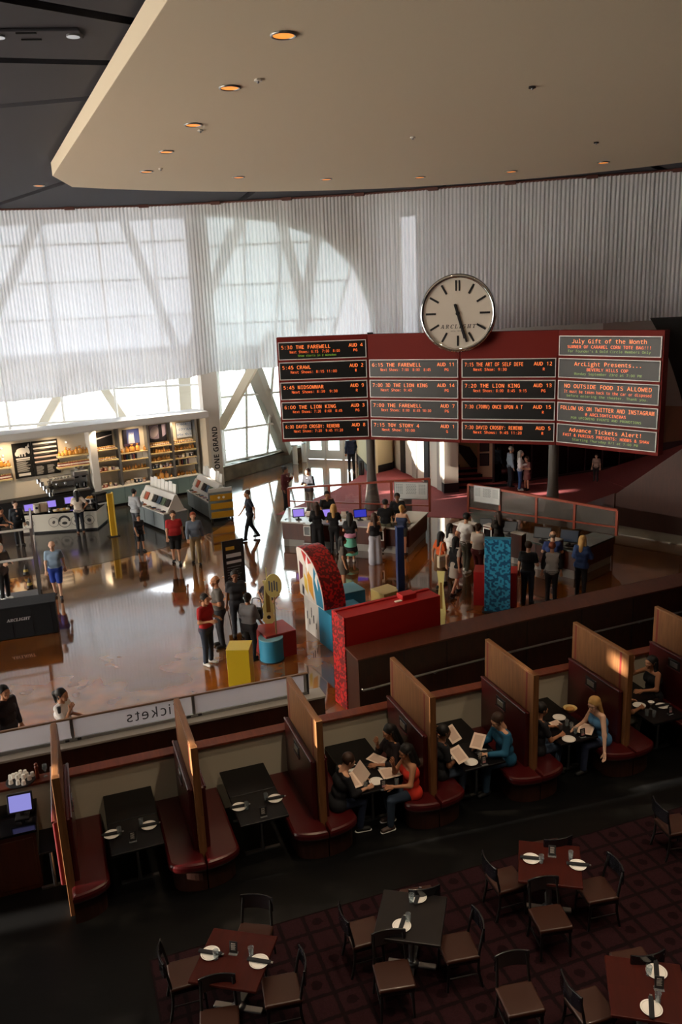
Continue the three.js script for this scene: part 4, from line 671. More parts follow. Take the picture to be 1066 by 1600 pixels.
// column with the shop's name
{
  const p = [-5.85, -37.98], w = structGroup('column'); w.position.set(p[0], 0, p[1]); w.rotation.y = R(22);
  struct('column_shaft', rbox(0.72, 12.35, 0.72, 0, 0, 0, 0.015), M.shaft ??= mat('#e4dfd8', 0.6), w);
  const t = print(0.4, 2.5, 80, (g, W2, H2) => { g.fillStyle = '#e4dfd8'; g.fillRect(0, 0, W2, H2); g.fillStyle = '#1c1b1c'; g.translate(W2 / 2, H2 / 2); g.rotate(-PI / 2); g.font = 'bold 66px sans-serif'; g.textAlign = 'center'; g.textBaseline = 'middle'; g.fillText('ONE GRAND', 0, 3, H2 - 12); }, 0.6);
  struct('lettering', new THREE.PlaneGeometry(0.42, 2.6).translate(0.06, 1.78, 0.362), t, w);
}
// two islands of books
function island(label, p, turn, len, bk) {
  const t = thing('display_island', label, 'display stand', p, turn);
  part('carcass', rbox(len, 0.62, 0.95, 0, 0.1, 0, 0.01), M.islandGrey ??= mat('#808a8e', 0.5), t); part('top', rbox(len + 0.06, 0.04, 1.0, 0, 0.72, 0, 0.01), M.white, t);
  for (const s of [-1, 1]) { part('leg', box(0.06, 0.1, 0.06, s * (len / 2 - 0.1), 0, 0.35), M.charcoal, t); part('leg', box(0.06, 0.1, 0.06, s * (len / 2 - 0.1), 0, -0.35), M.charcoal, t); }
  for (let k = 0; k < 3; k++) part('door', rbox(len / 3 - 0.03, 0.54, 0.02, -len / 3 + k * len / 3, 0.14, 0.485, 0.006), M.islandGrey, t);
  part('rack', plate([[-0.42, 0], [0.32, 0], [0.05, 0.62], [-0.05, 0.62]], len - 0.05).rotateY(PI / 2).translate(0, 0.76, -0.1), M.white, t);
  part('cards_panel', Array.from({ length: 7 }, (_, i) => rbox(len / 9, 0.42 + 0.06 * (i % 2), 0.02, -len / 2 + 0.15 + i * len / 8, 1.3, -0.1, 0.006).rotateX(-0.12)), M.white, t);
  const up = new THREE.Vector3(0, 1, 0);
  for (let i = 0; i < 7; i++) {
    const x = -len / 2 + 0.2 + i * (len - 0.4) / 6, q = V3(x, 1.04, 0.2).applyAxisAngle(up, turn).add(V3(...p));
    const b = thing('book', bk + ', ' + ['first', 'second', 'third', 'fourth', 'fifth', 'sixth', 'last'][i] + ' along the sloping rack', 'book', q.toArray(), turn); b.rotation.order = 'YXZ'; b.rotation.x = -0.54;
    part('cover', rbox(len / 9.5, 0.3, 0.026, 0, -0.1, 0, 0.004, 1), PALETTE[[6, 5, 6, 9, 7, 4, 9][i]], b); part('pages', box(len / 9.5 - 0.012, 0.29, 0.018, 0.004, -0.098, 0), M.paper, b);
  }
  for (let i = 0; i < 6; i++) { const q = V3(-len / 2 + 0.25 + i * (len - 0.5) / 5, 0.76, 0.38).applyAxisAngle(up, turn).add(V3(...p)); const b = thing('booklet_stack', 'low stack of booklets along the front edge, ' + bk.split(' on ')[1] + ', ' + ['first', 'second', 'third', 'fourth', 'fifth', 'last'][i] + ' in the row', 'booklets', q.toArray(), turn + rnd(-0.2, 0.2)); for (let k = 0; k < 3; k++) part('booklet', rbox(0.2, 0.014, 0.14, rnd(-0.01, 0.01), k * 0.015, 0, 0.003, 1), PALETTE[(i + k * 2) % 10], b); }
  return t;
}
island('grey island with a white sloping book rack, beside the man in the grey hoodie', [-7.0, 0, -31.1], R(-52), 2.5, 'book shown face up on the left island');
island('grey island with a white sloping book rack before the lettered column', [-5.35, 0, -32.75], R(-62), 2.6, 'book shown face up on the right island');
{ const t = thing('shelf_end', 'grey end rack with three yellow trays at the end of the right island', 'rack', [-4.62, 0, -31.15], R(20)); part('back', rbox(0.95, 1.15, 0.06, 0, 0.12, -0.16, 0.01), M.islandGrey, t); for (let k = 0; k < 3; k++) part('tray', [rbox(0.88, 0.24, 0.03, 0, 0.2 + k * 0.34, 0.05, 0.006).rotateX(-0.0), rbox(0.88, 0.02, 0.18, 0, 0.2 + k * 0.34, -0.04, 0.006)], mat('#b98a1f', 0.5), t); part('header', rbox(0.92, 0.16, 0.05, 0, 1.18, -0.1, 0.01), M.slab, t); part('emblem', [ball(0.05, -0.1, 1.0, 0.08, 1, 1, 0.2), ball(0.05, 0.08, 1.0, 0.08, 1, 1, 0.2)], M.paper, t); for (const x of [-0.4, 0.4]) part('leg', box(0.05, 0.12, 0.2, x, 0, -0.1), M.black, t); }
// ---------------------------------------------------------------- ceiling lamps and fittings
const OCC = ['nearest', 'second', 'third', 'fourth', 'fifth'];
function ceilLamp(x, y, h, label, k) {
  const p = ground(x, y, h - 0.01), l = thing('downlight', label, 'lamp', p.toArray());
  part('ring', new THREE.TorusGeometry(0.17, 0.022, 8, 28).rotateX(PI / 2), M.alu, l); part('lens', new THREE.CylinderGeometry(0.15, 0.15, 0.014, 24), bulb, l);
  const s = new THREE.SpotLight(new THREE.Color('#ffd9ae'), k, 0, 0.75, 0.7, 2); s.position.set(p.x, p.y - 0.03, p.z); s.target.position.set(p.x, 0, p.z); s.castShadow = true; s.shadow.radius = 6; scene.add(s, s.target);
}
[[443, 55], [359, 137], [302, 195], [260, 237], [229, 268]].forEach(([x, y], i) => ceilLamp(x, y, HP, 'warm downlight in the white disc, ' + OCC[i] + ' of the row to its left corner', 13));
[[373, 277], [510, 280], [656, 277], [799, 268], [943, 254]].forEach(([x, y], i) => ceilLamp(x, y, HP, 'warm downlight along the round edge of the disc, ' + ['leftmost', 'second from the left', 'above the board', 'fourth from the left', 'rightmost'][i], 11));
ceilLamp(61, 290, HC, 'small pale downlight in the dark ceiling left of the white disc', 6);
// lamps of the disc over the dining floor, above the frame
[[0.6, -10.4], [1.6, -7.8], [2.6, -5.2], [7.0, -10.2], [9, -7], [5.4, -4.2], [-3, -5]].forEach(([x, z], i) => {
  const l = thing('downlight', 'warm downlight of the white disc over the dining floor, out of view', 'lamp', [x, HP - 0.01, z], 0, 'downlights above the frame');
  part('ring', new THREE.TorusGeometry(0.17, 0.022, 8, 28).rotateX(PI / 2), M.alu, l); part('lens', new THREE.CylinderGeometry(0.15, 0.15, 0.014, 24), bulb, l);
  const s = new THREE.SpotLight(new THREE.Color('#ffe6c8'), 65, 0, 0.75, 0.7, 2); s.position.set(x, HP - 0.04, z); s.target.position.set(x, 0, z); s.castShadow = true; s.shadow.radius = 6; scene.add(s, s.target);
});
for (const [x, y, l] of [[403, 124, 'small white sprinkler beside the second downlight of the row'], [313, 203, 'small white sprinkler beside the third downlight of the row'], [251, 263, 'small white sprinkler beside the last downlight of the row'], [832, 135, 'small dark sensor alone in the right half of the white disc'], [645, 214, 'small white sprinkler in the middle of the white disc'], [932, 222, 'small dark sensor near the right rim of the white disc']]) { const p = ground(x, y, HP), s = thing('ceiling_sensor', l, 'sensor', [p.x, p.y, p.z]); part('rose', cyl(0.07, 0.06, 0.03, 0, -0.03, 0, 16), /dark/.test(l) ? M.charcoal : M.white, s); part('head', ball(0.025, 0, -0.04, 0), M.alu, s); }
{ const p = ground(55, 50, HC), v = thing('ceiling_speaker', 'flat grey fitting with two lenses on the dark ceiling, top left', 'fitting', [p.x, p.y, p.z], 0.1); part('plate', rbox(1.35, 0.05, 0.42, 0, -0.05, 0, 0.02), M.darkCeil, v); for (const x of [-0.55, 0.55]) part('lens', new THREE.CylinderGeometry(0.1, 0.1, 0.03, 18).translate(x, -0.06, 0), M.steel, v); part('slot', [box(0.3, 0.02, 0.03, -0.1, -0.07, 0.16), box(0.3, 0.02, 0.03, -0.1, -0.07, -0.16)], M.joint, v); }
// ---------------------------------------------------------------- left: draped table and glass booth
{
  const a = ground(92, 988), b = ground(0, 1002), th = Math.atan2(a.z - b.z, a.x - b.x), t = thing('draped_table', 'long table under a fitted black cloth with white lettering at the left edge', 'table', [a.x, 0, a.z], -th);
  const len = 2.6, h = 0.86;
  part('tablecloth', rbox(len, h, 0.72, -len / 2, 0, -0.36, 0.02, 3), mat('#14151b', 0.9), t); part('table_top', rbox(len + 0.03, 0.025, 0.75, -len / 2, h, -0.36, 0.01), mat('#171922', 0.85), t);
  part('fold', [0.02, 0.5, 1.0, 1.7].map((x) => rod([-x - 0.1, 0.02, 0.004], [-x - 0.12, h - 0.05, 0.001], 0.006, 6)), mat('#101117', 0.9), t);
  part('lettering', new THREE.PlaneGeometry(0.8, 0.2).translate(-0.95, 0.52, 0.006), print(1.05, 0.26, 256, (g, w, H2) => { g.fillStyle = '#14151b'; g.fillRect(0, 0, w, H2); g.fillStyle = '#e9e9ec'; g.textAlign = 'center'; g.font = 'italic bold 34px serif'; g.fillText('ARCLIGHT', w / 2, 42, 210); }, 0.9), t);
  const k = ground(67, 962), g2b = thing('glass_booth', 'glass-walled booth with slim white posts behind the draped table', 'booth', [k.x, 0, k.z], R(20));
  const W1 = 3.0, D = 2.4, H1 = 2.55, HM = 1.72;
  for (const [x, z] of [[0, 0], [0, -D], [-W1, 0], [-W1, -D]]) part('post', box(0.07, x || z < 0 ? H1 : H1, 0.07, x, 0, z), M.alu, g2b);
  for (const y of [H1, HM]) part('rail', [bar([0, y, 0], [0, y, -D], 0.05, 0.05), bar([0, y, 0], [-W1, y, 0], 0.05, 0.05)], M.white, g2b);
  for (const [y0, y1] of [[0.05, HM], [HM, H1]]) { part('glass_pane', box(W1 - 0.1, y1 - y0 - 0.04, 0.012, -W1 / 2, y0, 0), M.glass, g2b); part('glass_pane', box(0.012, y1 - y0 - 0.04, D - 0.1, 0, y0, -D / 2), M.glass, g2b); }
  part('base_plate', rbox(W1, 0.03, D, -W1 / 2, 0, -D / 2, 0.01), mat('#707074', 0.7), g2b);
  for (const [px, py, l] of [[41, 897, 'small black wedge on the booth floor, farther from the table'], [47, 918, 'small black wedge on the booth floor, nearer to the table']]) { const p = ground(px, py, 0.03), c = thing('floor_wedge', l, 'wedge', p.toArray(), 0.3); part('cone', lathe([[0, 0], [0.1, 0], [0.1, 0.02], [0.02, 0.32], [0, 0.33]], 14), M.black, c); part('band', lathe([[0.083, 0.09], [0.062, 0.17]], 14), mat('#b9a24a', 0.5), c); }
}
// ---------------------------------------------------------------- promotional pieces on the floor
M.polkaRed = new THREE.MeshPhysicalMaterial({ map: dataTex(256, 1, (u, v) => { let n = fbm(u * 26, v * 26, 26, 1, 13); return n > 0.52 ? [0.78, 0.10, 0.10] : [0.42, 0.05, 0.06]; }), roughness: 0.5 });
M.polkaBlue = new THREE.MeshPhysicalMaterial({ map: dataTex(256, 1, (u, v) => { let n = fbm(u * 22, v * 22, 22, 1, 31); return n > 0.5 ? [0.22, 0.62, 0.78] : [0.08, 0.34, 0.50]; }), roughness: 0.45 });
{ // yellow prism
  const y = thing('display_block', 'tall yellow block before the ticket rail', 'display block', ground(376, 1082).toArray(), R(-3)); part('block', rbox(0.5, 0.98, 0.5, 0, 0.02, -0.25, 0.008), M.yellow, y); part('lid', rbox(0.51, 0.02, 0.51, 0, 1.0, -0.25, 0.006), mat('#e6cf62', 0.5), y); part('base', box(0.46, 0.02, 0.46, 0, 0, -0.25), M.charcoal, y);
}
{ // blue drum with a lollipop sign, red box behind, guitar-shaped cut-out
  const p = ground(424, 1030), dc = ground(423, 995, 0.58), d = thing('display_drum', 'blue round drum standing before the dark red box', 'display drum', [dc.x, 0, dc.z]);
  part('wall', cyl(0.29, 0.29, 0.56, 0, 0, 0, 36), M.skyBlue, d); part('lid', cyl(0.295, 0.295, 0.02, 0, 0.56, 0, 36), mat('#7fb3c4', 0.5), d); part('base_ring', lathe([[0.27, 0], [0.3, 0], [0.3, 0.03], [0.27, 0.03]], 36), M.charcoal, d);
  const q = ground(429, 981, 0.64), b = thing('display_block', 'dark red box behind the blue drum', 'display block', [q.x, 0, q.z], R(28)); part('block', rbox(0.78, 0.62, 0.78, 0, 0, 0, 0.008), mat('#8e2322', 0.5), b); part('lid', rbox(0.79, 0.02, 0.79, 0, 0.62, 0, 0.006), mat('#a83a34', 0.5), b);
  const disc = (name, label, x, y, hh, turn, paint, sx, sy, m, base = 0) => {
    const g = ground(x, y, base), o = thing(name, label, 'sign', g.toArray(), turn);
    part('stem', rod([0, 0, 0], [0, hh, 0], 0.018, 8), mat('#7c6a3a', 0.5), o);
    part('panel', new THREE.CylinderGeometry(1, 1, 0.03, 32).rotateX(PI / 2).scale(sx, sy, 1).translate(0, hh + sy * 0.8, 0), M.cutYellow ??= mat('#d9cf86', 0.6), o);
    part('print', new THREE.CircleGeometry(1, 32).scale(sx * 0.94, sy * 0.94, 1).translate(0, hh + sy * 0.8, 0.017), print(1, 1, 128, paint), o);
    return o;
  };
  disc('lollipop_sign', 'round yellow cut-out sign with dark strokes on a thin stem', 432, 990, 0.98, R(8), (g, w) => { g.fillStyle = '#d3c77b'; g.fillRect(0, 0, w, w); g.fillStyle = '#4e5a6a'; for (let i = 0; i < 4; i++) { g.fillRect(26 + i * 20, 34 + (i % 2) * 8, 11, 56); } }, 0.2, 0.29, 0, 0.64);
  const gt = ground(421, 974, 0.64), gu = thing('cutout_sign', 'yellow guitar-shaped cut-out standing behind the blue drum', 'sign', [gt.x, 0.64, gt.z], R(6));
  part('body', plate([[-0.08, 0], [0.08, 0], [0.16, 0.1], [0.12, 0.26], [0.17, 0.4], [0.1, 0.55], [0.07, 1.0], [0.1, 1.12], [-0.1, 1.12], [-0.07, 1.0], [-0.1, 0.55], [-0.17, 0.4], [-0.12, 0.26], [-0.16, 0.1]], 0.03), M.cutYellow, gu);
  part('print', plate([[-0.05, 0.3], [0.05, 0.3], [0.045, 1.02], [-0.045, 1.02]], 0.035), mat('#7d6425', 0.6), gu); part('eye', new THREE.CylinderGeometry(0.05, 0.05, 0.036, 16).rotateX(PI / 2).translate(0, 0.17, 0), M.charcoal, gu);
  part('stem', rod([0, 1.1, 0], [0, 1.45, 0], 0.012, 6), mat('#a7a04a', 0.5), gu);
}
{ // easel sign
  const p = ground(372, 962), e = thing('easel_sign', 'black show board with a yellow foot panel on a thin easel', 'sign', [p.x, 0, p.z], R(30));
  part('panel', rbox(0.62, 1.25, 0.03, 0, 0.92, 0, 0.008), M.black, e); part('foot_panel', rbox(0.62, 0.4, 0.03, 0, 0.5, 0, 0.008), mat('#c98f1e', 0.5), e);
  part('print', new THREE.PlaneGeometry(0.58, 1.2).translate(0, 1.545, 0.0165), print(0.58, 1.2, 160, (g, w, h) => { g.fillStyle = '#15161a'; g.fillRect(0, 0, w, h); g.fillStyle = '#d7a52c'; g.fillRect(20, 40, 70, 26); g.fillStyle = '#dfe3e6'; g.fillRect(20, 95, w - 40, 30); g.fillRect(20, 150, w - 40, 22); g.fillStyle = '#8b9096'; for (let i = 0; i < 6; i++) g.fillRect(22, 195 + i * 20, w - 50 - 12 * (i % 3), 6); }), e);
  for (const [x, z, tx] of [[-0.28, 0.1, -0.05], [0.28, 0.1, 0.05], [0.0, -0.75, 0]]) part('leg', rod([x, 0, z], [tx, 1.95, -0.03], 0.013, 6), M.charcoal, e); part('brace', rod([-0.2, 0.62, 0.03], [0.1, 0.62, -0.5], 0.009, 6), M.charcoal, e);
}
{ // arched display: curved red top, painted flank, blue boxes
  const o = ground(509, 1010), th = R(-64), a = thing('arch_display', 'arched display with a red spotted curved top and a painted flank on blue boxes', 'display', [o.x, 0, o.z], th);
  const R0 = 1.28, prof = []; for (let i = 0; i <= 22; i++) { const t = i / 22 * PI * 0.56; prof.push([-1.25 + R0 * Math.cos(t), 0.95 + R0 * Math.sin(t)]); }
  const inner = prof.map(([x, y]) => [x - 0.05 * Math.cos(0.6), y - 0.05]).reverse();
  part('curved_top', plate([...prof, ...inner], 0.58).rotateY(PI / 2 - PI / 2).translate(0, 0, -0.3), M.polkaRed, a);
  const flank = plate([[-1.42, 0.95], [0.0, 0.95], ...prof.slice(1).map(([x, y]) => [x - 0.02, y - 0.02])], 0.06);
  part('flank', flank.clone().translate(0, 0, -0.03), M.white, a);
  const paint = print(1.5, 1.4, 256, (g, w, h) => {
    g.fillStyle = '#e8e3dc'; g.fillRect(0, 0, w, h);
    const bl = (c, pts) => { g.fillStyle = c; g.beginPath(); pts.forEach(([x, y], i) => (i ? g.lineTo(x * w, y * h) : g.moveTo(x * w, y * h))); g.fill(); };
    bl('#c4312c', [[0.1, 0.02], [0.5, 0], [0.55, 0.2], [0.3, 0.3]]); bl('#2f87ad', [[0.62, 0.2], [0.95, 0.45], [1, 1], [0.7, 1], [0.6, 0.6]]); bl('#e0a13a', [[0.3, 0.35], [0.55, 0.5], [0.6, 0.95], [0.4, 0.8]]); bl('#f0cf5a', [[0.2, 0.5], [0.34, 0.6], [0.36, 0.9], [0.22, 0.8]]); bl('#6a2230', [[0.02, 0.3], [0.18, 0.35], [0.16, 0.6], [0.03, 0.7]]); bl('#f7f4ee', [[0.66, 0.5], [0.74, 0.3], [0.78, 0.7]]); bl('#25303c', [[0.12, 0.75], [0.2, 0.8], [0.18, 0.98], [0.1, 0.95]]); bl('#ffffff', [[0.35, 0.08], [0.42, 0.3], [0.36, 0.5], [0.3, 0.25]]);
  });
  const fl = new THREE.ShapeGeometry(shapeOf([[-1.4, 0.97], [-0.03, 0.97], ...prof.slice(1).map(([x, y]) => [x - 0.05, y - 0.05])])); { const pp = fl.attributes.position, uv = fl.attributes.uv; for (let i = 0; i < pp.count; i++) uv.setXY(i, (pp.getX(i) + 1.42) / 1.45, (pp.getY(i) - 0.95) / 1.3); }
  part('flank_painting', fl.translate(0, 0, 0.002), paint, a);
  part('blue_box', rbox(0.74, 0.95, 0.98, 0.06, 0, -0.48, 0.008), M.skyBlue, a); part('white_skirt', [rbox(0.9, 0.93, 0.08, -0.8, 0, -0.06, 0.008)], M.white, a); part('skirt_marks', [0, 1, 2, 3, 4].map((i) => box(0.03 + 0.01 * (i % 2), 0.16 + 0.05 * (i % 3), 0.006, -0.55 - 0.13 * i, 0.25 + 0.12 * (i % 3), -0.017).rotateZ(0)), M.charcoal, a);
  const bb = ground(552, 990), b2 = thing('display_block', 'low blue box half hidden behind the arched display', 'display block', [bb.x - 0.1, 0, bb.z - 0.9], th); part('block', rbox(0.7, 0.9, 0.7, 0, 0, 0, 0.008), M.skyBlue, b2); part('lid', rbox(0.71, 0.02, 0.71, 0, 0.9, 0, 0.006), mat('#6fb0c8', 0.5), b2);
}
{ // long red block behind the timber wall
  const A = L(3.7, 0, -4.02), B = L(6.02, 0, -4.36), len = Math.hypot(B[0] - A[0], B[2] - A[2]), r = thing('display_block', 'long red block with a spotted end rising behind the brown wall', 'display block', A, -Math.atan2(B[2] - A[2], B[0] - A[0]));
  part('block', rbox(len - 0.03, 2.06, 0.52, len / 2 + 0.015, 0.02, -0.27, 0.008), M.primaryRed, r); part('end_panel', box(0.02, 2.08, 0.54, 0, 0.02, -0.27), M.polkaRed, r);
  part('ridge', rbox(len, 0.05, 0.1, len / 2, 2.06, -0.46, 0.01), M.primaryRed, r); part('cap_block', rbox(0.36, 0.12, 0.26, len * 0.72, 2.07, -0.32, 0.02), M.primaryRed, r); part('tag', rbox(0.16, 0.03, 0.08, len * 0.6, 2.075, -0.2, 0.01), M.paper, r);
}
{ // blue spotted panel with its red box; navy post; yellow blocks
  const p = ground(777, 957), b = thing('display_slab', 'tall blue spotted panel standing before a red box at the right', 'display slab', [p.x, 0, p.z], R(-14)); part('panel', rbox(0.68, 2.02, 0.22, 0, 0.02, -0.1, 0.01), M.polkaBlue, b); part('cap', rbox(0.69, 0.02, 0.23, 0, 2.03, -0.1, 0.006), M.skyBlue, b); part('foot', rbox(0.8, 0.03, 0.4, 0, 0, -0.1, 0.008), M.charcoal, b);
  const r = thing('display_block', 'red box hidden behind the blue spotted panel', 'display block', [p.x + 0.1, 0, p.z - 0.75], R(-14)); part('block', rbox(1.15, 0.95, 0.6, 0, 0, 0, 0.008), M.primaryRed, r); part('lid', rbox(1.16, 0.02, 0.61, 0, 0.95, 0, 0.006), mat('#c2332c', 0.5), r);
  const n = ground(627, 948), t = thing('navy_post', 'slim navy post standing behind the long red block', 'post', [n.x, 0, n.z], R(10)); part('post', rbox(0.2, 2.25, 0.2, 0, 0.03, 0, 0.02), M.navy, t); part('base', cyl(0.24, 0.22, 0.03, 0, 0, 0, 24), M.charcoal, t); part('cap', rbox(0.22, 0.03, 0.22, 0, 2.28, 0, 0.01), mat('#2b4a86', 0.5), t);
  const yb = ground(604, 948), y1 = thing('display_block', 'pale yellow block on the floor left of the navy post', 'display block', [yb.x, 0, yb.z], R(35)); part('block', rbox(0.6, 0.5, 0.6, 0, 0, 0, 0.01), mat('#cbb36a', 0.55), y1); part('lid', rbox(0.61, 0.02, 0.61, 0, 0.5, 0, 0.006), mat('#e0cf95', 0.55), y1);
  const yc = ground(690, 985), y2 = thing('cutout_sign', 'thin pale yellow cut-out at the right end of the long red block', 'sign', [yc.x, 0, yc.z], R(-20)); part('panel', plate([[-0.08, 0], [0.08, 0], [0.12, 0.5], [0.06, 1.2], [0.1, 1.6], [-0.1, 1.6], [-0.05, 1.2], [-0.11, 0.5]], 0.03), M.cutYellow, y2); part('foot', rbox(0.3, 0.02, 0.3, 0, 0, 0, 0.01), M.skyBlue, y2); part('print', plate([[-0.04, 0.6], [0.04, 0.6], [0.03, 1.3], [-0.03, 1.3]], 0.036), mat('#8e6b2a', 0.6), y2);
}
// ---------------------------------------------------------------- the booth row
const PITCH = 1.885;
const pu = (k) => PITCH * k - 0.02;                                  // partition k stands at u = pu(k), k = -1 .. 5
M.creamBooth = mat('#ded6bd', 0.7);
// wall behind the booths with its timber cap
{
  const w = structGroup('wall_booths'); w.position.set(...L(0, 0, 0)); w.rotation.y = BT;
  struct('wall_panel', box(16.6, 1.22, 0.12, 4.0, 0, -1.78), M.creamBooth, w);
  struct('wall_cap', rbox(16.6, 0.045, 0.24, 4.0, 1.22, -1.79, 0.01), M.woodRed, w);
  struct('wall_panel', box(7.2, 1.2, 0.02, -1, 0.0, -1.86), M.woodDark, w);
}
M.foot = M.steel;
function makePartition() {
  const t = thing('booth_partition', 'tall timber booth partition', 'booth partition', L(0, 0, 0), BT, 'booth partitions');
  const d = 1.63, z0 = -1.68, zc = z0 + d / 2;
  part('core', rbox(0.085, 2.2, d, 0, 0.02, zc, 0.006), M.wood, t);
  part('front_post', rbox(0.11, 2.21, 0.1, 0, 0.01, z0 + d - 0.04, 0.008), M.wood, t);
  for (const s of [-1, 1]) {
    part('upper_panel', rbox(0.012, 0.7, d - 0.1, s * 0.046, 1.5, zc - 0.03, 0.004), M.wood, t);
    part('inlay', [box(0.014, 0.69, 0.05, s * 0.047, 1.505, z0 + 0.12), box(0.014, 0.69, 0.05, s * 0.047, 1.505, z0 + d - 0.2)], M.stripe, t);
    part('back_cushion', rbox(0.09, 1.04, d - 0.1, s * 0.085, 0.46, zc - 0.04, 0.03, 3), M.vinyl, t, 'red padded back');
    part('piping', new THREE.CylinderGeometry(0.022, 0.022, d - 0.12, 10).rotateX(PI / 2).translate(s * 0.118, 1.49, zc - 0.04), M.vinyl, t);
    const n = part('niche', rbox(0.03, 0.2, 0.32, s * 0.122, 1.2, -0.95, 0.01), M.black, t); part('niche_sill', rbox(0.05, 0.02, 0.34, s * 0.13, 1.19, -0.95, 0.006), M.vinyl, n); part('niche_lamp', rbox(0.012, 0.1, 0.2, s * 0.14, 1.25, -0.95, 0.004), M.steel, n);
  }
  return t;
}
function makeBench(full) {                                           // seats on both sides of a partition, one with a rounded nose
  const t = thing('booth_bench', 'red vinyl booth bench', 'bench', L(0, 0, 0), BT, 'booth benches');
  const w = 0.52, plan = (s, e) => { const p = []; for (let i = 0; i <= 12; i++) { const a = i / 12 * PI / 2; p.push([s * (0.01 + (w - e) * Math.sin(a)), -0.02 + 0.24 * Math.cos(a) - e]); } return [[s * 0.01, -1.68], ...p.slice(0), [s * (w - e), -1.68]]; };
  for (const s of full ? [-1, 1] : [1]) {
    part('seat', slab(s > 0 ? plan(s, 0) : plan(s, 0).reverse(), 0.35, 0.49, 0.045), M.vinyl, t, 'red vinyl seat');
    part('base', slab(s > 0 ? plan(s, 0.07) : plan(s, 0.07).reverse(), 0.0, 0.35), M.boothBase ??= new THREE.MeshPhysicalMaterial({ map: M.woodDark.map, roughness: 0.5 }), t);
  }
  return t;
}
const part0 = makePartition(), bench0 = makeBench(true);
const PL = ['tall timber booth partition at the left end, beside the lit till', 'tall timber booth partition between the two empty booths', 'tall timber booth partition left of the three women', 'tall timber booth partition between the three women and the man in blue', 'tall timber booth partition between the man in blue and the blonde woman', 'tall timber booth partition right of the blonde woman', 'tall timber booth partition at the right edge, its red back sunlit'];
const BL = ['single red vinyl bench against the leftmost partition', 'red vinyl bench with a rounded nose between the two empty booths', 'red vinyl bench with a rounded nose, left seat of the three women', 'red vinyl bench with a rounded nose before the partition left of the man in blue', 'red vinyl bench with a rounded nose where the man in blue sits', 'red vinyl bench with a rounded nose where the blonde woman sits', 'red vinyl bench with a rounded nose at the right edge'];
for (let k = -1; k <= 5; k++) {
  if (k === 0) { part0.position.set(...L(pu(0), 0, 0)); bench0.position.set(...L(pu(0), 0, 0)); part0.userData.label = PL[1]; bench0.userData.label = BL[1]; continue; }
  copy(part0, L(pu(k), 0, k < 0 ? 0.02 : 0), BT, PL[k + 1]);
  if (k > 0) copy(bench0, L(pu(k), 0, 0), BT, BL[k + 1]);
}
{ const b = makeBench(false); b.position.set(...L(pu(-1), 0, 0)); b.userData.label = BL[0]; }
function makeBoothTable() {
  const t = thing('booth_table', 'black booth table', 'table', L(0, 0, 0), BT, 'booth tables');
  part('top', [rbox(0.76, 0.04, 0.79, 0, 0.71, -1.32, 0.012), rbox(0.76, 0.04, 0.79, 0, 0.71, -0.52, 0.012)], M.tableBlack ??= mat('#0b0a0c', 0.36, { specularIntensity: 0.6 }), t);
  for (const z of [-1.32, -0.45]) { part('pillar', cyl(0.035, 0.035, 0.69, 0, 0.03, z, 14), M.steel, t); part('foot', bar([-0.28, 0.02, z], [0.28, 0.02, z], 0.06, 0.03), M.steel, t); part('bracket', bar([-0.25, 0.7, z], [0.25, 0.7, z], 0.05, 0.02), M.black, t); }
  return t;
}
const bt0 = makeBoothTable();
const TL = ['empty black booth table in the leftmost booth', 'empty black booth table in the second booth', 'black booth table of the three women with open menus', 'black booth table of the man in the blue shirt', 'black booth table of the blonde woman', 'black booth table of the rightmost booth'];
for (let k = 0; k < 6; k++) { const p = L(pu(k - 1) + PITCH / 2 + 0.02, 0, k % 2 ? 0.06 : 0); if (!k) { bt0.position.set(...p); bt0.userData.label = TL[0]; } else copy(bt0, p, BT, TL[k]); }
// ---------------------------------------------------------------- tableware
const plateG = lathe([[0, 0.006], [0.075, 0.004], [0.115, 0.016], [0.118, 0.02], [0.075, 0.011], [0, 0.011]], 32);
const glassG = lathe([[0, 0], [0.03, 0], [0.036, 0.12], [0.033, 0.12], [0.027, 0.01], [0, 0.01]], 18);
M.tumbler = new THREE.MeshPhysicalMaterial({ color: '#e8eef0', roughness: 0.02, transmission: 0.85, thickness: 0, ior: 1.5 });
function plateSet(p, turn, label, napkin = true, group) { const t = thing('plate', label, 'plate', p, turn, group); part('dish', plateG, M.plateWhite, t); part('rim_line', new THREE.TorusGeometry(0.1, 0.0018, 4, 32).rotateX(PI / 2).translate(0, 0.0165, 0), M.slab, t); if (napkin) { const n = thing('napkin', 'black napkin on the ' + label, 'napkin', [p[0], p[1] + 0.018, p[2]], turn, group && group + ' napkins'); part('roll', rbox(0.3, 0.026, 0.055, 0, 0, 0, 0.012, 3), M.napkin, n); part('cutlery_tip', rbox(0.04, 0.008, 0.03, 0.155, 0.01, 0, 0.003), M.steel, n); } return t; }
function tumbler(p, label, group) { const t = thing('glass', label, 'glass', p, 0, group); part('wall', glassG, M.tumbler, t); part('base', cyl(0.028, 0.028, 0.012, 0, 0.001, 0, 16), M.tumbler, t); return t; }
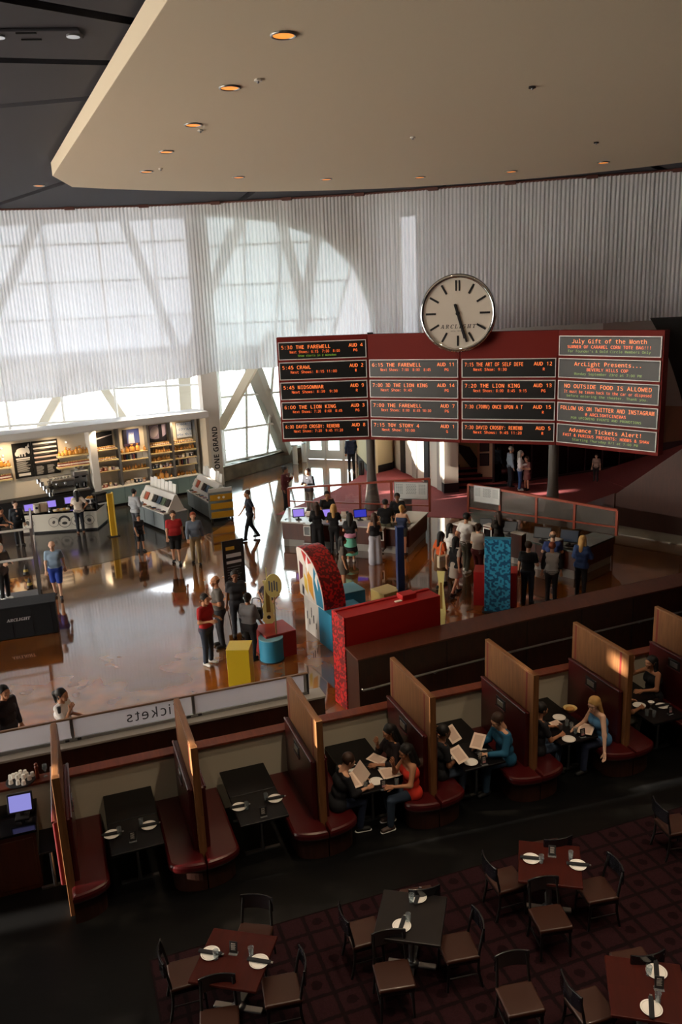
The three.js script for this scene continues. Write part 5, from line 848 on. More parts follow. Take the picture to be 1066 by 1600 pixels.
function cardStand(p, turn, label, dark) { const t = thing('table_card', label, 'table card', p, turn); part('foot', rbox(0.11, 0.012, 0.07, 0, 0, 0, 0.004), M.tumbler, t); part('card', rbox(0.1, 0.15, 0.012, 0, 0.01, 0, 0.003).rotateX(-0.15), dark ? M.black : M.charcoal, t); part('print', new THREE.PlaneGeometry(0.085, 0.13).translate(0, 0.085, 0.0075).rotateX(-0.15), print(0.085, 0.13, 64, (g, w, h) => { g.fillStyle = dark ? '#131016' : '#22201f'; g.fillRect(0, 0, w, h); g.fillStyle = '#d9d2c6'; g.fillRect(12, 10, w - 24, 6); for (let i = 0; i < 5; i++) g.fillRect(10, 26 + i * 11, w - 20 - 6 * (i % 2), 4); if (dark) { g.fillStyle = '#c28a8a'; g.fillRect(10, 60, w - 20, 26); } }), t); return t; }
const onT = (x, y) => ground(x, y, 0.75).toArray();
plateSet(onT(175, 1305), R(15), 'white plate at the left place of the leftmost booth table'); plateSet(onT(233, 1291), R(15), 'white plate at the right place of the leftmost booth table');
tumbler(onT(187, 1304), 'upturned glass beside the left plate in the leftmost booth'); tumbler(onT(221, 1290), 'upturned glass beside the right plate in the leftmost booth'); cardStand(onT(208, 1315), BT, 'small clear menu card on the leftmost booth table');
plateSet(onT(374, 1262), R(15), 'white plate at the left place of the second booth table'); plateSet(onT(430, 1249), R(15), 'white plate at the right place of the second booth table');
tumbler(onT(386, 1264), 'upturned glass beside the left plate in the second booth'); tumbler(onT(416, 1250), 'upturned glass beside the right plate in the second booth'); cardStand(onT(412, 1276), BT, 'small clear menu card on the second booth table');
// three women
plateSet(onT(549, 1201), R(15), 'white plate near the reading woman in the booth of three'); plateSet(onT(600, 1198), R(15), 'white plate in the middle of the table of three'); plateSet(onT(588, 1222), R(15), 'bare white plate beside the card in the booth of three', false);
tumbler(onT(572, 1233), 'glass at the front edge of the table of three, left'); tumbler(onT(620, 1228), 'glass at the front edge of the table of three, right'); cardStand(onT(600, 1233), BT, 'dark table card before the three women', true);
function menu(p, rot, label, w = 0.22, h = 0.3, fold) { const t = thing('menu', label, 'menu', p); t.rotation.set(...rot, 'YXZ'); part('sheet', rbox(w, 0.004, h, 0, 0, 0, 0.0015, 1), M.menu, t); part('print', rbox(w * 0.7, 0.0015, h * 0.75, 0, 0.004, 0, 0.0005, 1), mat('#d9bda9', 0.8), t); if (fold) part('second_leaf', rbox(w, 0.004, h, 0, 0, 0, 0.0015, 1).translate(w / 2, 0, 0).rotateZ(fold).translate(w / 2, 0, 0), M.menu, t); return t; }
menu(ground(549, 1220, 0.83).toArray(), [0.25, 0.5, 0.0], 'open menu with one leaf standing up, held by the reading woman', 0.24, 0.34, 1.05);
menu(ground(589, 1186, 0.78).toArray(), [0.05, 0.9, 0.05], 'menu lying before the dark-haired woman in the middle'); menu(ground(606, 1208, 0.77).toArray(), [0.02, 0.3, 0.02], 'menu lying before the woman in the red top', 0.24, 0.3, 0.1);
// man in blue
plateSet(onT(736, 1192), R(15), 'bare white plate at the front of the table of the man in blue', false); plateSet(onT(755, 1177), R(15), 'white plate right before the man in blue'); tumbler(onT(750, 1186), 'glass between the two plates on the table of the man in blue'); cardStand(onT(757, 1195), BT, 'dark table card before the man in blue', true); plateSet(onT(716, 1186), R(15), 'small white plate near the left guests of the man in blue', false);
menu(ground(747, 1158, 0.93).toArray(), [0.55, -0.5, 0], 'menu held by the man in the blue shirt'); menu(ground(707, 1147, 0.98).toArray(), [0.7, 0.7, 0.2], 'upper menu held by the guest beside the back wall'); menu(ground(717, 1179, 0.92).toArray(), [0.5, 0.6, 0.2], 'lower menu held by the guest nearest the aisle');
// blonde woman
plateSet(onT(874, 1122), R(15), 'white plate at the back of the table of the blonde woman', false); plateSet(onT(889, 1156), R(15), 'white plate at the front of the table of the blonde woman', false);
menu(ground(868, 1130, 0.79).toArray(), [0.1, 0.5, 0], 'small menu at the left guest opposite the blonde woman', 0.2, 0.14); menu(ground(916, 1139, 0.78).toArray(), [0.05, -0.5, 0], 'white menu under the hand of the blonde woman', 0.26, 0.34);
for (const [x, y, l] of [[886, 1134, 'left tumbler in the cluster before the blonde woman'], [893, 1139, 'middle tumbler in the cluster before the blonde woman'], [899, 1146, 'front tumbler in the cluster before the blonde woman']]) tumbler(onT(x, y), l);
{ const t = thing('glass', 'glass of amber tea on the table of the blonde woman', 'glass', onT(876, 1140)); part('wall', glassG, M.tumbler, t); part('tea', cyl(0.026, 0.031, 0.09, 0, 0.012, 0, 16), mat('#7a2c12', 0.2), t); }
cardStand(onT(911, 1152), BT, 'dark table card before the blonde woman', true);
{ const b = thing('bowl', 'pale wooden bowl at the wall end of the table of the blonde woman', 'bowl', onT(891, 1111)); part('bowl', lathe([[0, 0], [0.07, 0], [0.13, 0.07], [0.125, 0.07], [0.065, 0.01], [0, 0.01]], 24), M.maple, b); part('bread', ball(0.07, 0, 0.05, 0, 1.2, 0.5, 0.9), mat('#b98a4a', 0.8), b); }
// rightmost booth
{ const c = thing('cocktail_glass', 'wide stemmed glass on the table of the rightmost booth', 'glass', onT(1017, 1108)); part('bowl', lathe([[0, 0.09], [0.012, 0.09], [0.06, 0.15], [0.058, 0.152], [0.01, 0.096], [0, 0.096]], 20), M.plateWhite, c); part('stem', cyl(0.005, 0.006, 0.09, 0, 0.004, 0, 10), M.tumbler, c); part('foot', cyl(0.035, 0.035, 0.004, 0, 0, 0, 18), M.tumbler, c); }
for (const [x, y, l] of [[1011, 1118, 'left tumbler below the stemmed glass in the rightmost booth'], [1022, 1120, 'right tumbler below the stemmed glass in the rightmost booth']]) tumbler(onT(x, y), l);
plateSet(onT(1035, 1104), R(15), 'white plate at the right end of the rightmost booth table'); plateSet(onT(999, 1103), R(15), 'white plate at the left end of the rightmost booth table', false); cardStand(onT(1048, 1116), BT, 'dark table card in the rightmost booth', true);
// service stand at the left end with a lit till
{
  const c = thing('service_stand', 'black service counter at the far left below the lit till', 'counter', L(-2.75, 0, -1.25), BT); part('carcass', rbox(1.35, 0.96, 0.8, -0.25, 0, 0, 0.01), M.woodDark, c); part('worktop', rbox(1.4, 0.04, 0.86, -0.25, 0.96, 0, 0.01), M.blackGloss, c); part('door', rbox(0.6, 0.8, 0.02, 0.08, 0.08, 0.405, 0.006), M.woodDark, c);
  const p = L(-2.5, 1.0, -1.25); screenBox('till_screen', 'violet lit till screen on the service counter at the left edge', p, BT - 0.05, { w: 0.36, h: 0.3, tilt: -16, lit: glow('#a3a0f5', 0.75) });
  const b = thing('cup_stack', 'round rack of upturned white cups on the wall cap at the left edge', 'cups', L(-2.5, 1.265, -1.82), BT); part('tray', cyl(0.22, 0.22, 0.02, 0, 0, 0, 28), M.charcoal, b); for (let i = 0; i < 14; i++) { const a = i * 2.4, r = 0.05 * Math.sqrt(i); part('cup', cyl(0.036, 0.026, 0.07, r * Math.cos(a), 0.02 + (i < 5 ? 0.05 : 0), r * Math.sin(a), 12), M.plateWhite, b); }
  const g = thing('pepper_mill', 'wooden pepper mill on the wall cap left of the first partition', 'pepper mill', L(-2.25, 1.265, -1.8), 0); part('body', lathe([[0, 0], [0.035, 0], [0.03, 0.08], [0.02, 0.14], [0.032, 0.2], [0, 0.21]], 16), M.woodRed, g); part('knob', ball(0.028, 0, 0.235, 0), M.woodRed, g);
  const w = thing('wine_glass', 'wine glass beside the pepper mill on the wall cap', 'glass', L(-2.13, 1.265, -1.8), 0); part('bowl', lathe([[0, 0.1], [0.02, 0.1], [0.042, 0.15], [0.034, 0.21], [0.032, 0.21], [0.04, 0.15], [0.018, 0.104], [0, 0.104]], 18), M.tumbler, w); part('stem', cyl(0.004, 0.004, 0.1, 0, 0.003, 0, 8), M.tumbler, w); part('foot', cyl(0.035, 0.034, 0.004, 0, 0, 0, 18), M.tumbler, w);
  const cb = thing('side_table', 'small dark table with a steel foot squeezed beside the first partition', 'table', L(-2.15, 0, -0.9), BT); part('top', rbox(0.3, 0.03, 0.6, 0, 0.71, 0, 0.01), M.tableBlack, cb); part('pillar', cyl(0.03, 0.03, 0.7, 0, 0.02, 0.1, 12), M.steel, cb); part('foot', bar([-0.2, 0.02, 0.1], [0.2, 0.02, 0.1], 0.05, 0.03), M.steel, cb);
}
// ---------------------------------------------------------------- ticket wall with its glass rail
{
  const w = structGroup('wall_tickets'); w.position.set(...L(0, 0, 0)); w.rotation.y = BT;
  struct('wall_body', box(9.4, 1.06, 0.34, -1.85, 0, -3.04), M.woodDark, w); struct('wall_cap', rbox(9.44, 0.045, 0.38, -1.85, 1.06, -3.04, 0.008), M.ledge ??= mat('#a9a49b', 0.4), w);
  const r = thing('glass_rail', 'glass balustrade with a timber handrail and back-to-front lettering above the booths', 'balustrade', L(0, 1.105, -3.06), BT);
  const posts = [-3.55, -1.68, 0.42, 2.55], us = [-5.6, ...posts];
  part('handrail', rbox(8.2, 0.035, 0.05, -1.5, 0.41, 0, 0.01), mat('#8d6f58', 0.4), r); part('bottom_channel', rbox(8.2, 0.06, 0.05, -1.5, 0, 0, 0.008), M.alu, r); part('end_frame', rbox(0.045, 0.43, 0.05, 2.58, 0, 0, 0.008), M.charcoal, r);
  for (let i = 0; i < us.length - 1; i++) { part('post', box(0.05, 0.42, 0.045, us[i + 1] - (i === 3 ? 0.02 : 0), 0, 0), M.alu, r); part('glass_pane', box(us[i + 1] - us[i] - 0.06, 0.34, 0.012, (us[i] + us[i + 1]) / 2, 0.065, 0), M.frostedRail ??= new THREE.MeshPhysicalMaterial({ color: '#ecebf0', roughness: 0.93, transmission: 0.66, thickness: 0 }), r); }
  for (const u of [-1.78, -1.58, 0.32, 0.52]) part('clamp', rbox(0.07, 0.04, 0.03, u, 0.02, 0.035, 0.01), M.charcoal, r);
  const font = await new FontLoader().loadAsync('fonts/droid/droid_sans_regular.typeface.json');
  let u = 0.2; for (const ch of 'Tickets') { const g = new TextGeometry(ch, { font, size: 0.19, depth: 0.004, curveSegments: 5 }); g.computeBoundingBox(); const adv = g.boundingBox.max.x + 0.035; const q = g.scale(-1, 1, 1).toNonIndexed ? g : g; const p = q.attributes.position.array, n = q.attributes.normal.array; for (let k = 0; k < p.length; k += 9) for (let c = 0; c < 3; c++) { let w2 = p[k + c]; p[k + c] = p[k + 3 + c]; p[k + 3 + c] = w2; w2 = n[k + c]; n[k + c] = n[k + 3 + c]; n[k + 3 + c] = w2; } part('letter', q.translate(u, 0.15, 0.008), mat('#2f3036', 0.5), r); u -= adv; }
}
// ---------------------------------------------------------------- brown timber wall with the handrail
{
  const A = [3.7, -3.28], B = [7.73, -3.66], C = [13.5, -4.0], A2 = [3.68, -3.92], B2 = [7.5, -4.3], C2 = [13.5, -4.66], P = (a) => { const q = L(a[0], 0, a[1]); return [q[0], q[2]]; };
  const w = structGroup('wall_ramp');
  struct('wall_body', slab([A, B, C, C2, B2, A2].map(P), 0, 1.46), M.woodDark, w);
  struct('wall_cap', slab([[A[0] - 0.02, A[1] + 0.02], [B[0], B[1] + 0.02], [C[0], C[1] + 0.02], [C2[0], C2[1] - 0.02], [B2[0], B2[1] - 0.02], [A2[0] - 0.02, A2[1] - 0.02]].map(P), 1.46, 1.5, 0.008), M.capBrown ??= new THREE.MeshPhysicalMaterial({ map: woodTex([0.27, 0.13, 0.085], [0.40, 0.215, 0.145], 65), roughness: 0.4 }), w);
  for (let k = 1; k < 8; k++) { const f = k / 8, q = f < 0.5 ? [lerp(A[0], B[0], f * 2), lerp(A[1], B[1], f * 2)] : [lerp(B[0], C[0], f * 2 - 1), lerp(B[1], C[1], f * 2 - 1)]; struct('wall_joint', box(0.012, 1.44, 0.012, 0, 0, 0).rotateY(BT).translate(...L(q[0], 0.01, q[1] + 0.004)), M.black, w); }
  const h = thing('handrail', 'long brushed steel handrail along the brown timber wall', 'handrail', L(0, 0, 0), BT), pts = [[3.72, 0.9, -3.2], [3.8, 0.9, -3.14], [5.4, 0.9, -3.32], [7.7, 0.9, -3.53], [10.5, 0.9, -3.7], [13.4, 0.9, -3.87]];
  part('rail', tube(pts, 0.024, 80, 8), M.steel, h); for (const u of [4.0, 5.4, 7.2, 9.0, 10.8, 12.4]) { const z = u < 7.7 ? lerp(-3.15, -3.53, (u - 3.8) / 3.9) : lerp(-3.53, -3.87, (u - 7.7) / 5.7); part('bracket', [rod([u, 0.88, z], [u, 0.82, z - 0.14], 0.012, 8), ball(0.03, u, 0.83, z - 0.1)], M.alu, h); }
  struct('floor', slab([[3.0, -1.9], [13.5, -1.9], [13.5, -3.9], [3.0, -3.2]].map(P), 0, 0.02), M.charcoal);
}
// ---------------------------------------------------------------- dining floor
{
  const pat = dataTex(512, 1.4, (u, v) => {                          // woven carpet: leaning squares with a darker rose in every other one
    const a = (u * 4) % 1, b = (v * 4) % 1, i = Math.floor(u * 4), j = Math.floor(v * 4), e = Math.min(a, 1 - a, b, 1 - b) + 0.05 * (fbm(u * 40, v * 40, 40, 2, 6) - 0.5), r = Math.hypot(a - 0.5, b - 0.5) + 0.1 * (fbm(u * 32, v * 32, 32, 2, 16) - 0.5);
    let c = [0.15, 0.066, 0.078]; if (e < 0.075) c = [0.075, 0.026, 0.034]; else if ((i + j) % 2 && r < 0.2) c = [0.085, 0.02, 0.03];
    const n = 0.86 + 0.28 * fbm(u * 120, v * 120, 120, 1, 46); return c.map((x) => x * n);
  });
  M.carpetDining = new THREE.MeshPhysicalMaterial({ map: pat, roughness: 0.95, specularIntensity: 0.25 });
  const a = L(0, 0, 0); const g = slab([[0, 0], [16, 0], [16, 13], [0, 13]], 0, 0.012), o = struct('floor', g, M.carpetDining); o.position.set(-2.77, 0, -9.06); o.rotation.y = BT;
}
M.legDark = mat('#0c0807', 0.4); M.tan = mat('#351a0e', 0.42, { clearcoat: 0.15 });
function makeChair() {                                               // local: faces -z (towards its table), back at +z
  const t = thing('dining_chair', 'dark dining chair', 'chair', [0, 0, 0], 0);
  part('seat', rbox(0.45, 0.06, 0.44, 0, 0.43, 0, 0.025, 3), M.tan, t, 'tan leather seat');
  part('seat_frame', rbox(0.43, 0.05, 0.42, 0, 0.385, 0, 0.01), M.legDark, t);
  for (const s of [-1, 1]) { part('leg', rod([s * 0.19, 0.4, -0.18], [s * 0.2, 0, -0.2], 0.021, 8, 0.015), M.legDark, t); part('leg', tube([[s * 0.21, 0, 0.25], [s * 0.2, 0.25, 0.2], [s * 0.2, 0.46, 0.2], [s * 0.19, 0.7, 0.24], [s * 0.185, 0.83, 0.27]], 0.018, 16, 8), M.legDark, t); }
  const arc = []; for (let i = 0; i <= 10; i++) { const a = lerp(-1, 1, i / 10); arc.push([a * 0.215, 0.27 + 0.045 * (1 - a * a)]); }
  part('backrest', slab([...arc, ...arc.map(([x, z]) => [x, z - 0.022]).reverse()], 0.66, 0.87, 0.006), M.backGloss ??= mat('#15151a', 0.22, { clearcoat: 0.5 }), t);
  for (const s of [-1, 1]) part('stretcher', rod([s * 0.19, 0.2, 0.21], [s * 0.195, 0.2, -0.19], 0.01, 6), M.legDark, t);
  return t;
}
function makeTable(top, label) {
  const t = thing('dining_table', label, 'table', [0, 0, 0], 0);
  part('top', rbox(0.84, 0.04, 0.86, 0, 0.71, 0, 0.012, 2), top, t); part('apron', rbox(0.6, 0.03, 0.6, 0, 0.68, 0, 0.01), M.legDark, t);
  part('pillar', cyl(0.04, 0.04, 0.66, 0, 0.04, 0, 16), M.steel, t); part('foot', [rbox(0.62, 0.035, 0.09, 0, 0.0, 0, 0.012), rbox(0.09, 0.035, 0.62, 0, 0.0, 0, 0.012)], M.steel, t); part('foot_hub', lathe([[0, 0.03], [0.1, 0.03], [0.05, 0.08], [0, 0.09]], 18), M.steel, t);
  return t;
}
M.tableRed = new THREE.MeshPhysicalMaterial({ map: woodTex([0.20, 0.058, 0.037], [0.27, 0.08, 0.047], 75), specularIntensity: 0.4, roughness: 0.45 });
M.tableDark = new THREE.MeshPhysicalMaterial({ map: woodTex([0.055, 0.04, 0.04], [0.09, 0.07, 0.065], 85), roughness: 0.38 });
const chair0 = makeChair(); let chairUsed = false;
function chair(p, turn, label) { if (!chairUsed) { chairUsed = true; chair0.position.set(...p); chair0.rotation.y = turn; chair0.userData.label = label; return chair0; } return copy(chair0, p, turn, label); }
function quad(px) { const q = px.map(([x, y]) => ground(x, y, 0.75)); const c = q.reduce((s, p) => s.add(p), V3(0, 0, 0)).multiplyScalar(0.25); return [c.x, 0, c.z]; }
const DT = R(-13), side = (c, th, dx, dz) => [c[0] + dx * Math.cos(th) + dz * Math.sin(th), 0, c[2] - dx * Math.sin(th) + dz * Math.cos(th)];
const T = [
  { px: [[331.5, 1451.5], [434.5, 1465], [404, 1549.5], [292.6, 1527.5]], top: M.tableRed, label: 'red-brown square dining table at the bottom left', name: 'the bottom-left red-brown table' },
  { px: [[604, 1393], [703, 1400], [685.5, 1482], [577, 1457]], top: M.tableDark, label: 'black square dining table in the middle of the carpet', name: 'the black table' },
  { px: [[821, 1314], [917, 1324], [908, 1394], [792, 1366]], top: M.tableRed, label: 'red-brown square dining table near the aisle at the right', name: 'the red-brown table by the aisle' },
  { px: [[964, 1496], [1070, 1508], [1062, 1600], [948, 1583]], top: M.tableRed, label: 'red-brown square dining table in the bottom right corner', name: 'the corner red-brown table' },
];
T.forEach((t) => { t.c = quad(t.px); const o = makeTable(t.top, t.label); o.position.set(...t.c); o.rotation.y = DT; });
// chairs: far side, left side, near side, right side of each table
const CH = [[[0.0, -0.66, PI], [-0.62, 0.04, -PI / 2], [0.04, 0.66, 0], [0.6, 0.08, PI / 2]], [[0.02, -0.66, PI], [-0.6, 0.06, -PI / 2], [-0.12, 0.68, 0], [0.6, 0.1, PI / 2]], [[0.02, -0.66, PI], [-0.58, 0.08, -PI / 2], [0.0, 0.72, 0], [0.62, 0.08, PI / 2]], [[-0.04, -0.66, PI], [-0.6, 0.06, -PI / 2]]];
const SIDE = ['far', 'left', 'near', 'right'];
CH.forEach((list, i) => list.forEach(([dx, dz, a], k) => chair(side(T[i].c, DT, dx, dz), DT + a + [0.05, -0.06, 0.08, 0.04][k], 'dark chair with tan seat, ' + SIDE[k] + ' side of ' + T[i].name)));
chair(ground(812, 1612).toArray(), R(-10), 'dark dining chair whose back alone shows at the bottom edge');
chair(ground(1052, 1330).toArray(), R(-100), 'dark dining chair with a red-tan seat cut by the right edge');
{ const o = makeTable(M.tableRed, 'red-brown dining table just past the right edge, beside the cut chair'); const p = ground(1100, 1325); o.position.set(p.x + 0.35, 0, p.z); o.rotation.y = DT; }
// places laid
const setAt = (pl, gl, cd, who) => { pl.forEach(([x, y, l, a], i) => plateSet(onT(x, y), R(a), 'white plate, ' + l + ' place of ' + who)); gl.forEach(([x, y, l]) => tumbler(onT(x, y), 'upturned glass beside the ' + l + ' plate of ' + who)); if (cd) cardStand(onT(...cd), DT, 'small black menu card in the middle of ' + who); };
setAt([[329, 1491, 'left', -14], [405, 1504, 'right', -14]], [[338, 1498, 'left'], [393, 1493, 'right']], [365, 1490], T[0].name);
setAt([[653, 1403, 'far', 72], [628, 1448, 'near', 72]], [[643, 1409, 'far'], [638, 1440, 'near']], null, T[1].name);
setAt([[830, 1343, 'left', -12], [903, 1353, 'right', -12]], [[846, 1348, 'left'], [892, 1342, 'right']], [863, 1338], T[2].name);
setAt([[1026, 1520, 'far', 72], [1018, 1577, 'near', 72]], [[1014, 1523, 'far'], [1028, 1566, 'near']], [1030, 1546], T[3].name);
// ---------------------------------------------------------------- people: joints -> distance field -> one smooth surface
function surface(prims, cell, k = 0.035, clips = []) {
  const lo = [1e9, 1e9, 1e9], hi = [-1e9, -1e9, -1e9];
  for (const p of prims) for (let c = 0; c < 3; c++) { const r = Math.max(p.r, p.q) + k; lo[c] = Math.min(lo[c], p.a[c] - r, p.b[c] - r); hi[c] = Math.max(hi[c], p.a[c] + r, p.b[c] + r); }
  const n = [0, 1, 2].map((c) => Math.ceil((hi[c] - lo[c]) / cell) + 3), f = new Float32Array(n[0] * n[1] * n[2]).fill(9), o = lo.map((v) => v - cell), sx = 1, sy = n[0], sz = n[0] * n[1];
  for (const p of prims) {
    const reach = Math.max(p.r, p.q) + k + 2 * cell, i0 = [], i1 = [];
    for (let c = 0; c < 3; c++) { i0[c] = Math.max(0, Math.floor((Math.min(p.a[c], p.b[c]) - reach - o[c]) / cell)); i1[c] = Math.min(n[c] - 1, Math.ceil((Math.max(p.a[c], p.b[c]) + reach - o[c]) / cell)); }
    const dx = p.b[0] - p.a[0], dy = p.b[1] - p.a[1], dz = p.b[2] - p.a[2], ll = Math.max(1e-9, dx * dx + dy * dy + dz * dz);
    for (let z = i0[2]; z <= i1[2]; z++) for (let y = i0[1]; y <= i1[1]; y++) for (let x = i0[0]; x <= i1[0]; x++) {
      const X = o[0] + x * cell - p.a[0], Y = o[1] + y * cell - p.a[1], Z = o[2] + z * cell - p.a[2], t = clamp((X * dx + Y * dy + Z * dz) / ll);
      const d = Math.hypot(X - t * dx, Y - t * dy, Z - t * dz) - (p.r + (p.q - p.r) * t), at = x + y * sy + z * sz, e = f[at];
      if (e > 8) f[at] = d; else { const h = clamp(0.5 + 0.5 * (e - d) / k); f[at] = e + (d - e) * h - k * h * (1 - h); }
    }
  }
  for (const [nx, ny, nz, c] of clips) for (let z = 0, at = 0; z < n[2]; z++) for (let y = 0; y < n[1]; y++) for (let x = 0; x < n[0]; x++, at++) { const d = nx * (o[0] + x * cell) + ny * (o[1] + y * cell) + nz * (o[2] + z * cell) - c; if (d > f[at]) f[at] = d; }
  const id = new Int32Array(f.length).fill(-1), pos = [], idx = [], C = [[0, 0, 0], [1, 0, 0], [0, 1, 0], [1, 1, 0], [0, 0, 1], [1, 0, 1], [0, 1, 1], [1, 1, 1]], E = [[0, 1], [2, 3], [4, 5], [6, 7], [0, 2], [1, 3], [4, 6], [5, 7], [0, 4], [1, 5], [2, 6], [3, 7]];
  for (let z = 0; z < n[2] - 1; z++) for (let y = 0; y < n[1] - 1; y++) for (let x = 0; x < n[0] - 1; x++) {
    const at = x + y * sy + z * sz, v = []; let m = 0;
    for (let i = 0; i < 8; i++) { v[i] = f[at + C[i][0] + C[i][1] * sy + C[i][2] * sz]; if (v[i] < 0) m |= 1 << i; }
    if (m === 0 || m === 255) continue;
    let px = 0, py = 0, pz = 0, w = 0;
    for (const [a, b] of E) if ((v[a] < 0) !== (v[b] < 0)) { const t = v[a] / (v[a] - v[b]); px += lerp(C[a][0], C[b][0], t); py += lerp(C[a][1], C[b][1], t); pz += lerp(C[a][2], C[b][2], t); w++; }
    id[at] = pos.length / 3; pos.push(o[0] + (x + px / w) * cell, o[1] + (y + py / w) * cell, o[2] + (z + pz / w) * cell);
  }
  for (let z = 1; z < n[2] - 1; z++) for (let y = 1; y < n[1] - 1; y++) for (let x = 1; x < n[0] - 1; x++) {
    const at = x + y * sy + z * sz, s = f[at] < 0;
    for (const [d, u, w] of [[1, sy, sz], [sy, sz, 1], [sz, 1, sy]]) if (s !== f[at + d] < 0) { const a = id[at], b = id[at - u], c = id[at - u - w], e = id[at - w]; if (a < 0 || b < 0 || c < 0 || e < 0) continue; if (s) idx.push(a, b, c, a, c, e); else idx.push(a, c, b, a, e, c); }
  }
  const g = new THREE.BufferGeometry(); g.setAttribute('position', new THREE.Float32BufferAttribute(pos, 3)); g.setIndex(idx); g.computeVertexNormals();
  return g;
}
const P = (a, b, r, q = r) => ({ a, b, r, q });
const m2 = (s, list) => list.map((p) => P([p.a[0] * s, p.a[1], p.a[2]], [p.b[0] * s, p.b[1], p.b[2]], p.r, p.q));
const headG = (cell) => surface([P([0, 0.045, -0.025], [0, 0.025, 0.005], 0.088, 0.086), P([0, 0.0, 0.035], [0, -0.075, 0.052], 0.062, 0.042), P([0, -0.09, 0.07], [0, -0.09, 0.072], 0.024), P([0, 0.012, 0.092], [0, -0.024, 0.112], 0.009, 0.014), P([-0.012, -0.026, 0.1], [0.012, -0.026, 0.1], 0.011),
  P([-0.045, 0.03, 0.076], [0.045, 0.03, 0.076], 0.018), P([-0.02, -0.056, 0.09], [0.02, -0.056, 0.09], 0.012), P([-0.04, -0.02, 0.07], [0.04, -0.02, 0.07], 0.026), P([-0.078, -0.015, -0.005], [-0.084, 0.015, -0.012], 0.014, 0.018), P([0.078, -0.015, -0.005], [0.084, 0.015, -0.012], 0.014, 0.018),
  P([0, -0.05, -0.02], [0, -0.19, -0.03], 0.052, 0.056)], cell, 0.014);
const HEAD = { far: headG(0.009), near: headG(0.0055) };
function handG(cell) {                                               // wrist at the origin, fingers down, thumb to +x, palm to +z
  const pr = [P([-0.012, -0.01, 0], [-0.014, -0.075, 0.004], 0.024, 0.022), P([0.016, -0.012, 0], [0.02, -0.07, 0.004], 0.022, 0.02), P([0, 0.02, 0], [0, -0.02, 0], 0.024, 0.024)];
  for (const [x, l, c] of [[-0.033, 0.058, 0.9], [-0.012, 0.072, 0.8], [0.010, 0.078, 0.75], [0.031, 0.07, 0.7]]) { const y = -0.088 + Math.abs(x - 0.008) * 0.25, a = [x, y, 0.003], b = [x * 1.15, y - l * 0.5, 0.003 + l * 0.18 * c], d = [x * 1.2, y - l * 0.85, 0.003 + l * 0.5 * c]; pr.push(P(a, b, 0.0105, 0.0095), P(b, d, 0.0095, 0.008)); }
  pr.push(P([0.03, -0.03, 0.008], [0.054, -0.062, 0.022], 0.014, 0.011), P([0.054, -0.062, 0.022], [0.058, -0.09, 0.036], 0.0105, 0.009));
  return surface(pr, cell, 0.008);
}
const HAND = { far: handG(0.008), near: handG(0.005) };
const flipX = (g) => { const h = g.clone().scale(-1, 1, 1), i = h.index.array; for (let k = 0; k < i.length; k += 3) { const t = i[k]; i[k] = i[k + 1]; i[k + 1] = t; } h.computeVertexNormals(); return h; };
const HANDL = { far: flipX(HAND.far), near: flipX(HAND.near) };
const ARM = {
  down: [[0.05, -0.28, -0.02], [0.075, -0.52, 0.03]], fore: [[0.05, -0.27, 0.09], [0.04, -0.47, 0.24]], back: [[0.06, -0.26, -0.12], [0.08, -0.5, -0.12]], hold: [[0.07, -0.28, 0.02], [-0.03, -0.24, 0.26]], front: [[0.08, -0.26, 0.09], [-0.01, -0.27, 0.34]],
  face: [[0.06, -0.25, 0.17], [-0.05, -0.03, 0.24]], hip: [[0.2, -0.23, -0.08], [0.06, -0.42, 0.02]], brace: [[0.14, -0.27, 0.06], [0.24, -0.53, 0.12]], up: [[0.14, -0.12, 0.22], [0.08, 0.16, 0.3]], behind: [[0.08, -0.26, -0.1], [-0.02, -0.45, -0.16]], lap: [[0.08, -0.27, 0.06], [0.0, -0.4, 0.26]], phone: [[0.08, -0.27, 0.04], [-0.06, -0.12, 0.24]],
};
const cloth = new Map(), dye = (c, r = 0.85) => { if (!c.startsWith) return c; if (!cloth.has(c)) cloth.set(c, mat(c, r)); return cloth.get(c); };
const SKIN = { light: mat('#d7a585', 0.55), fair: mat('#e2b79b', 0.55), tan: mat('#b57f5d', 0.55), brown: mat('#7d5138', 0.55), dark: mat('#4a2f22', 0.55) };
const HAIRC = { black: '#151210', brown: '#3a2519', red: '#8a3d1c', blond: '#c39a5a', grey: '#a8a39b', white: '#dcd9d2' };
const pupil = mat('#1a1311', 0.3);
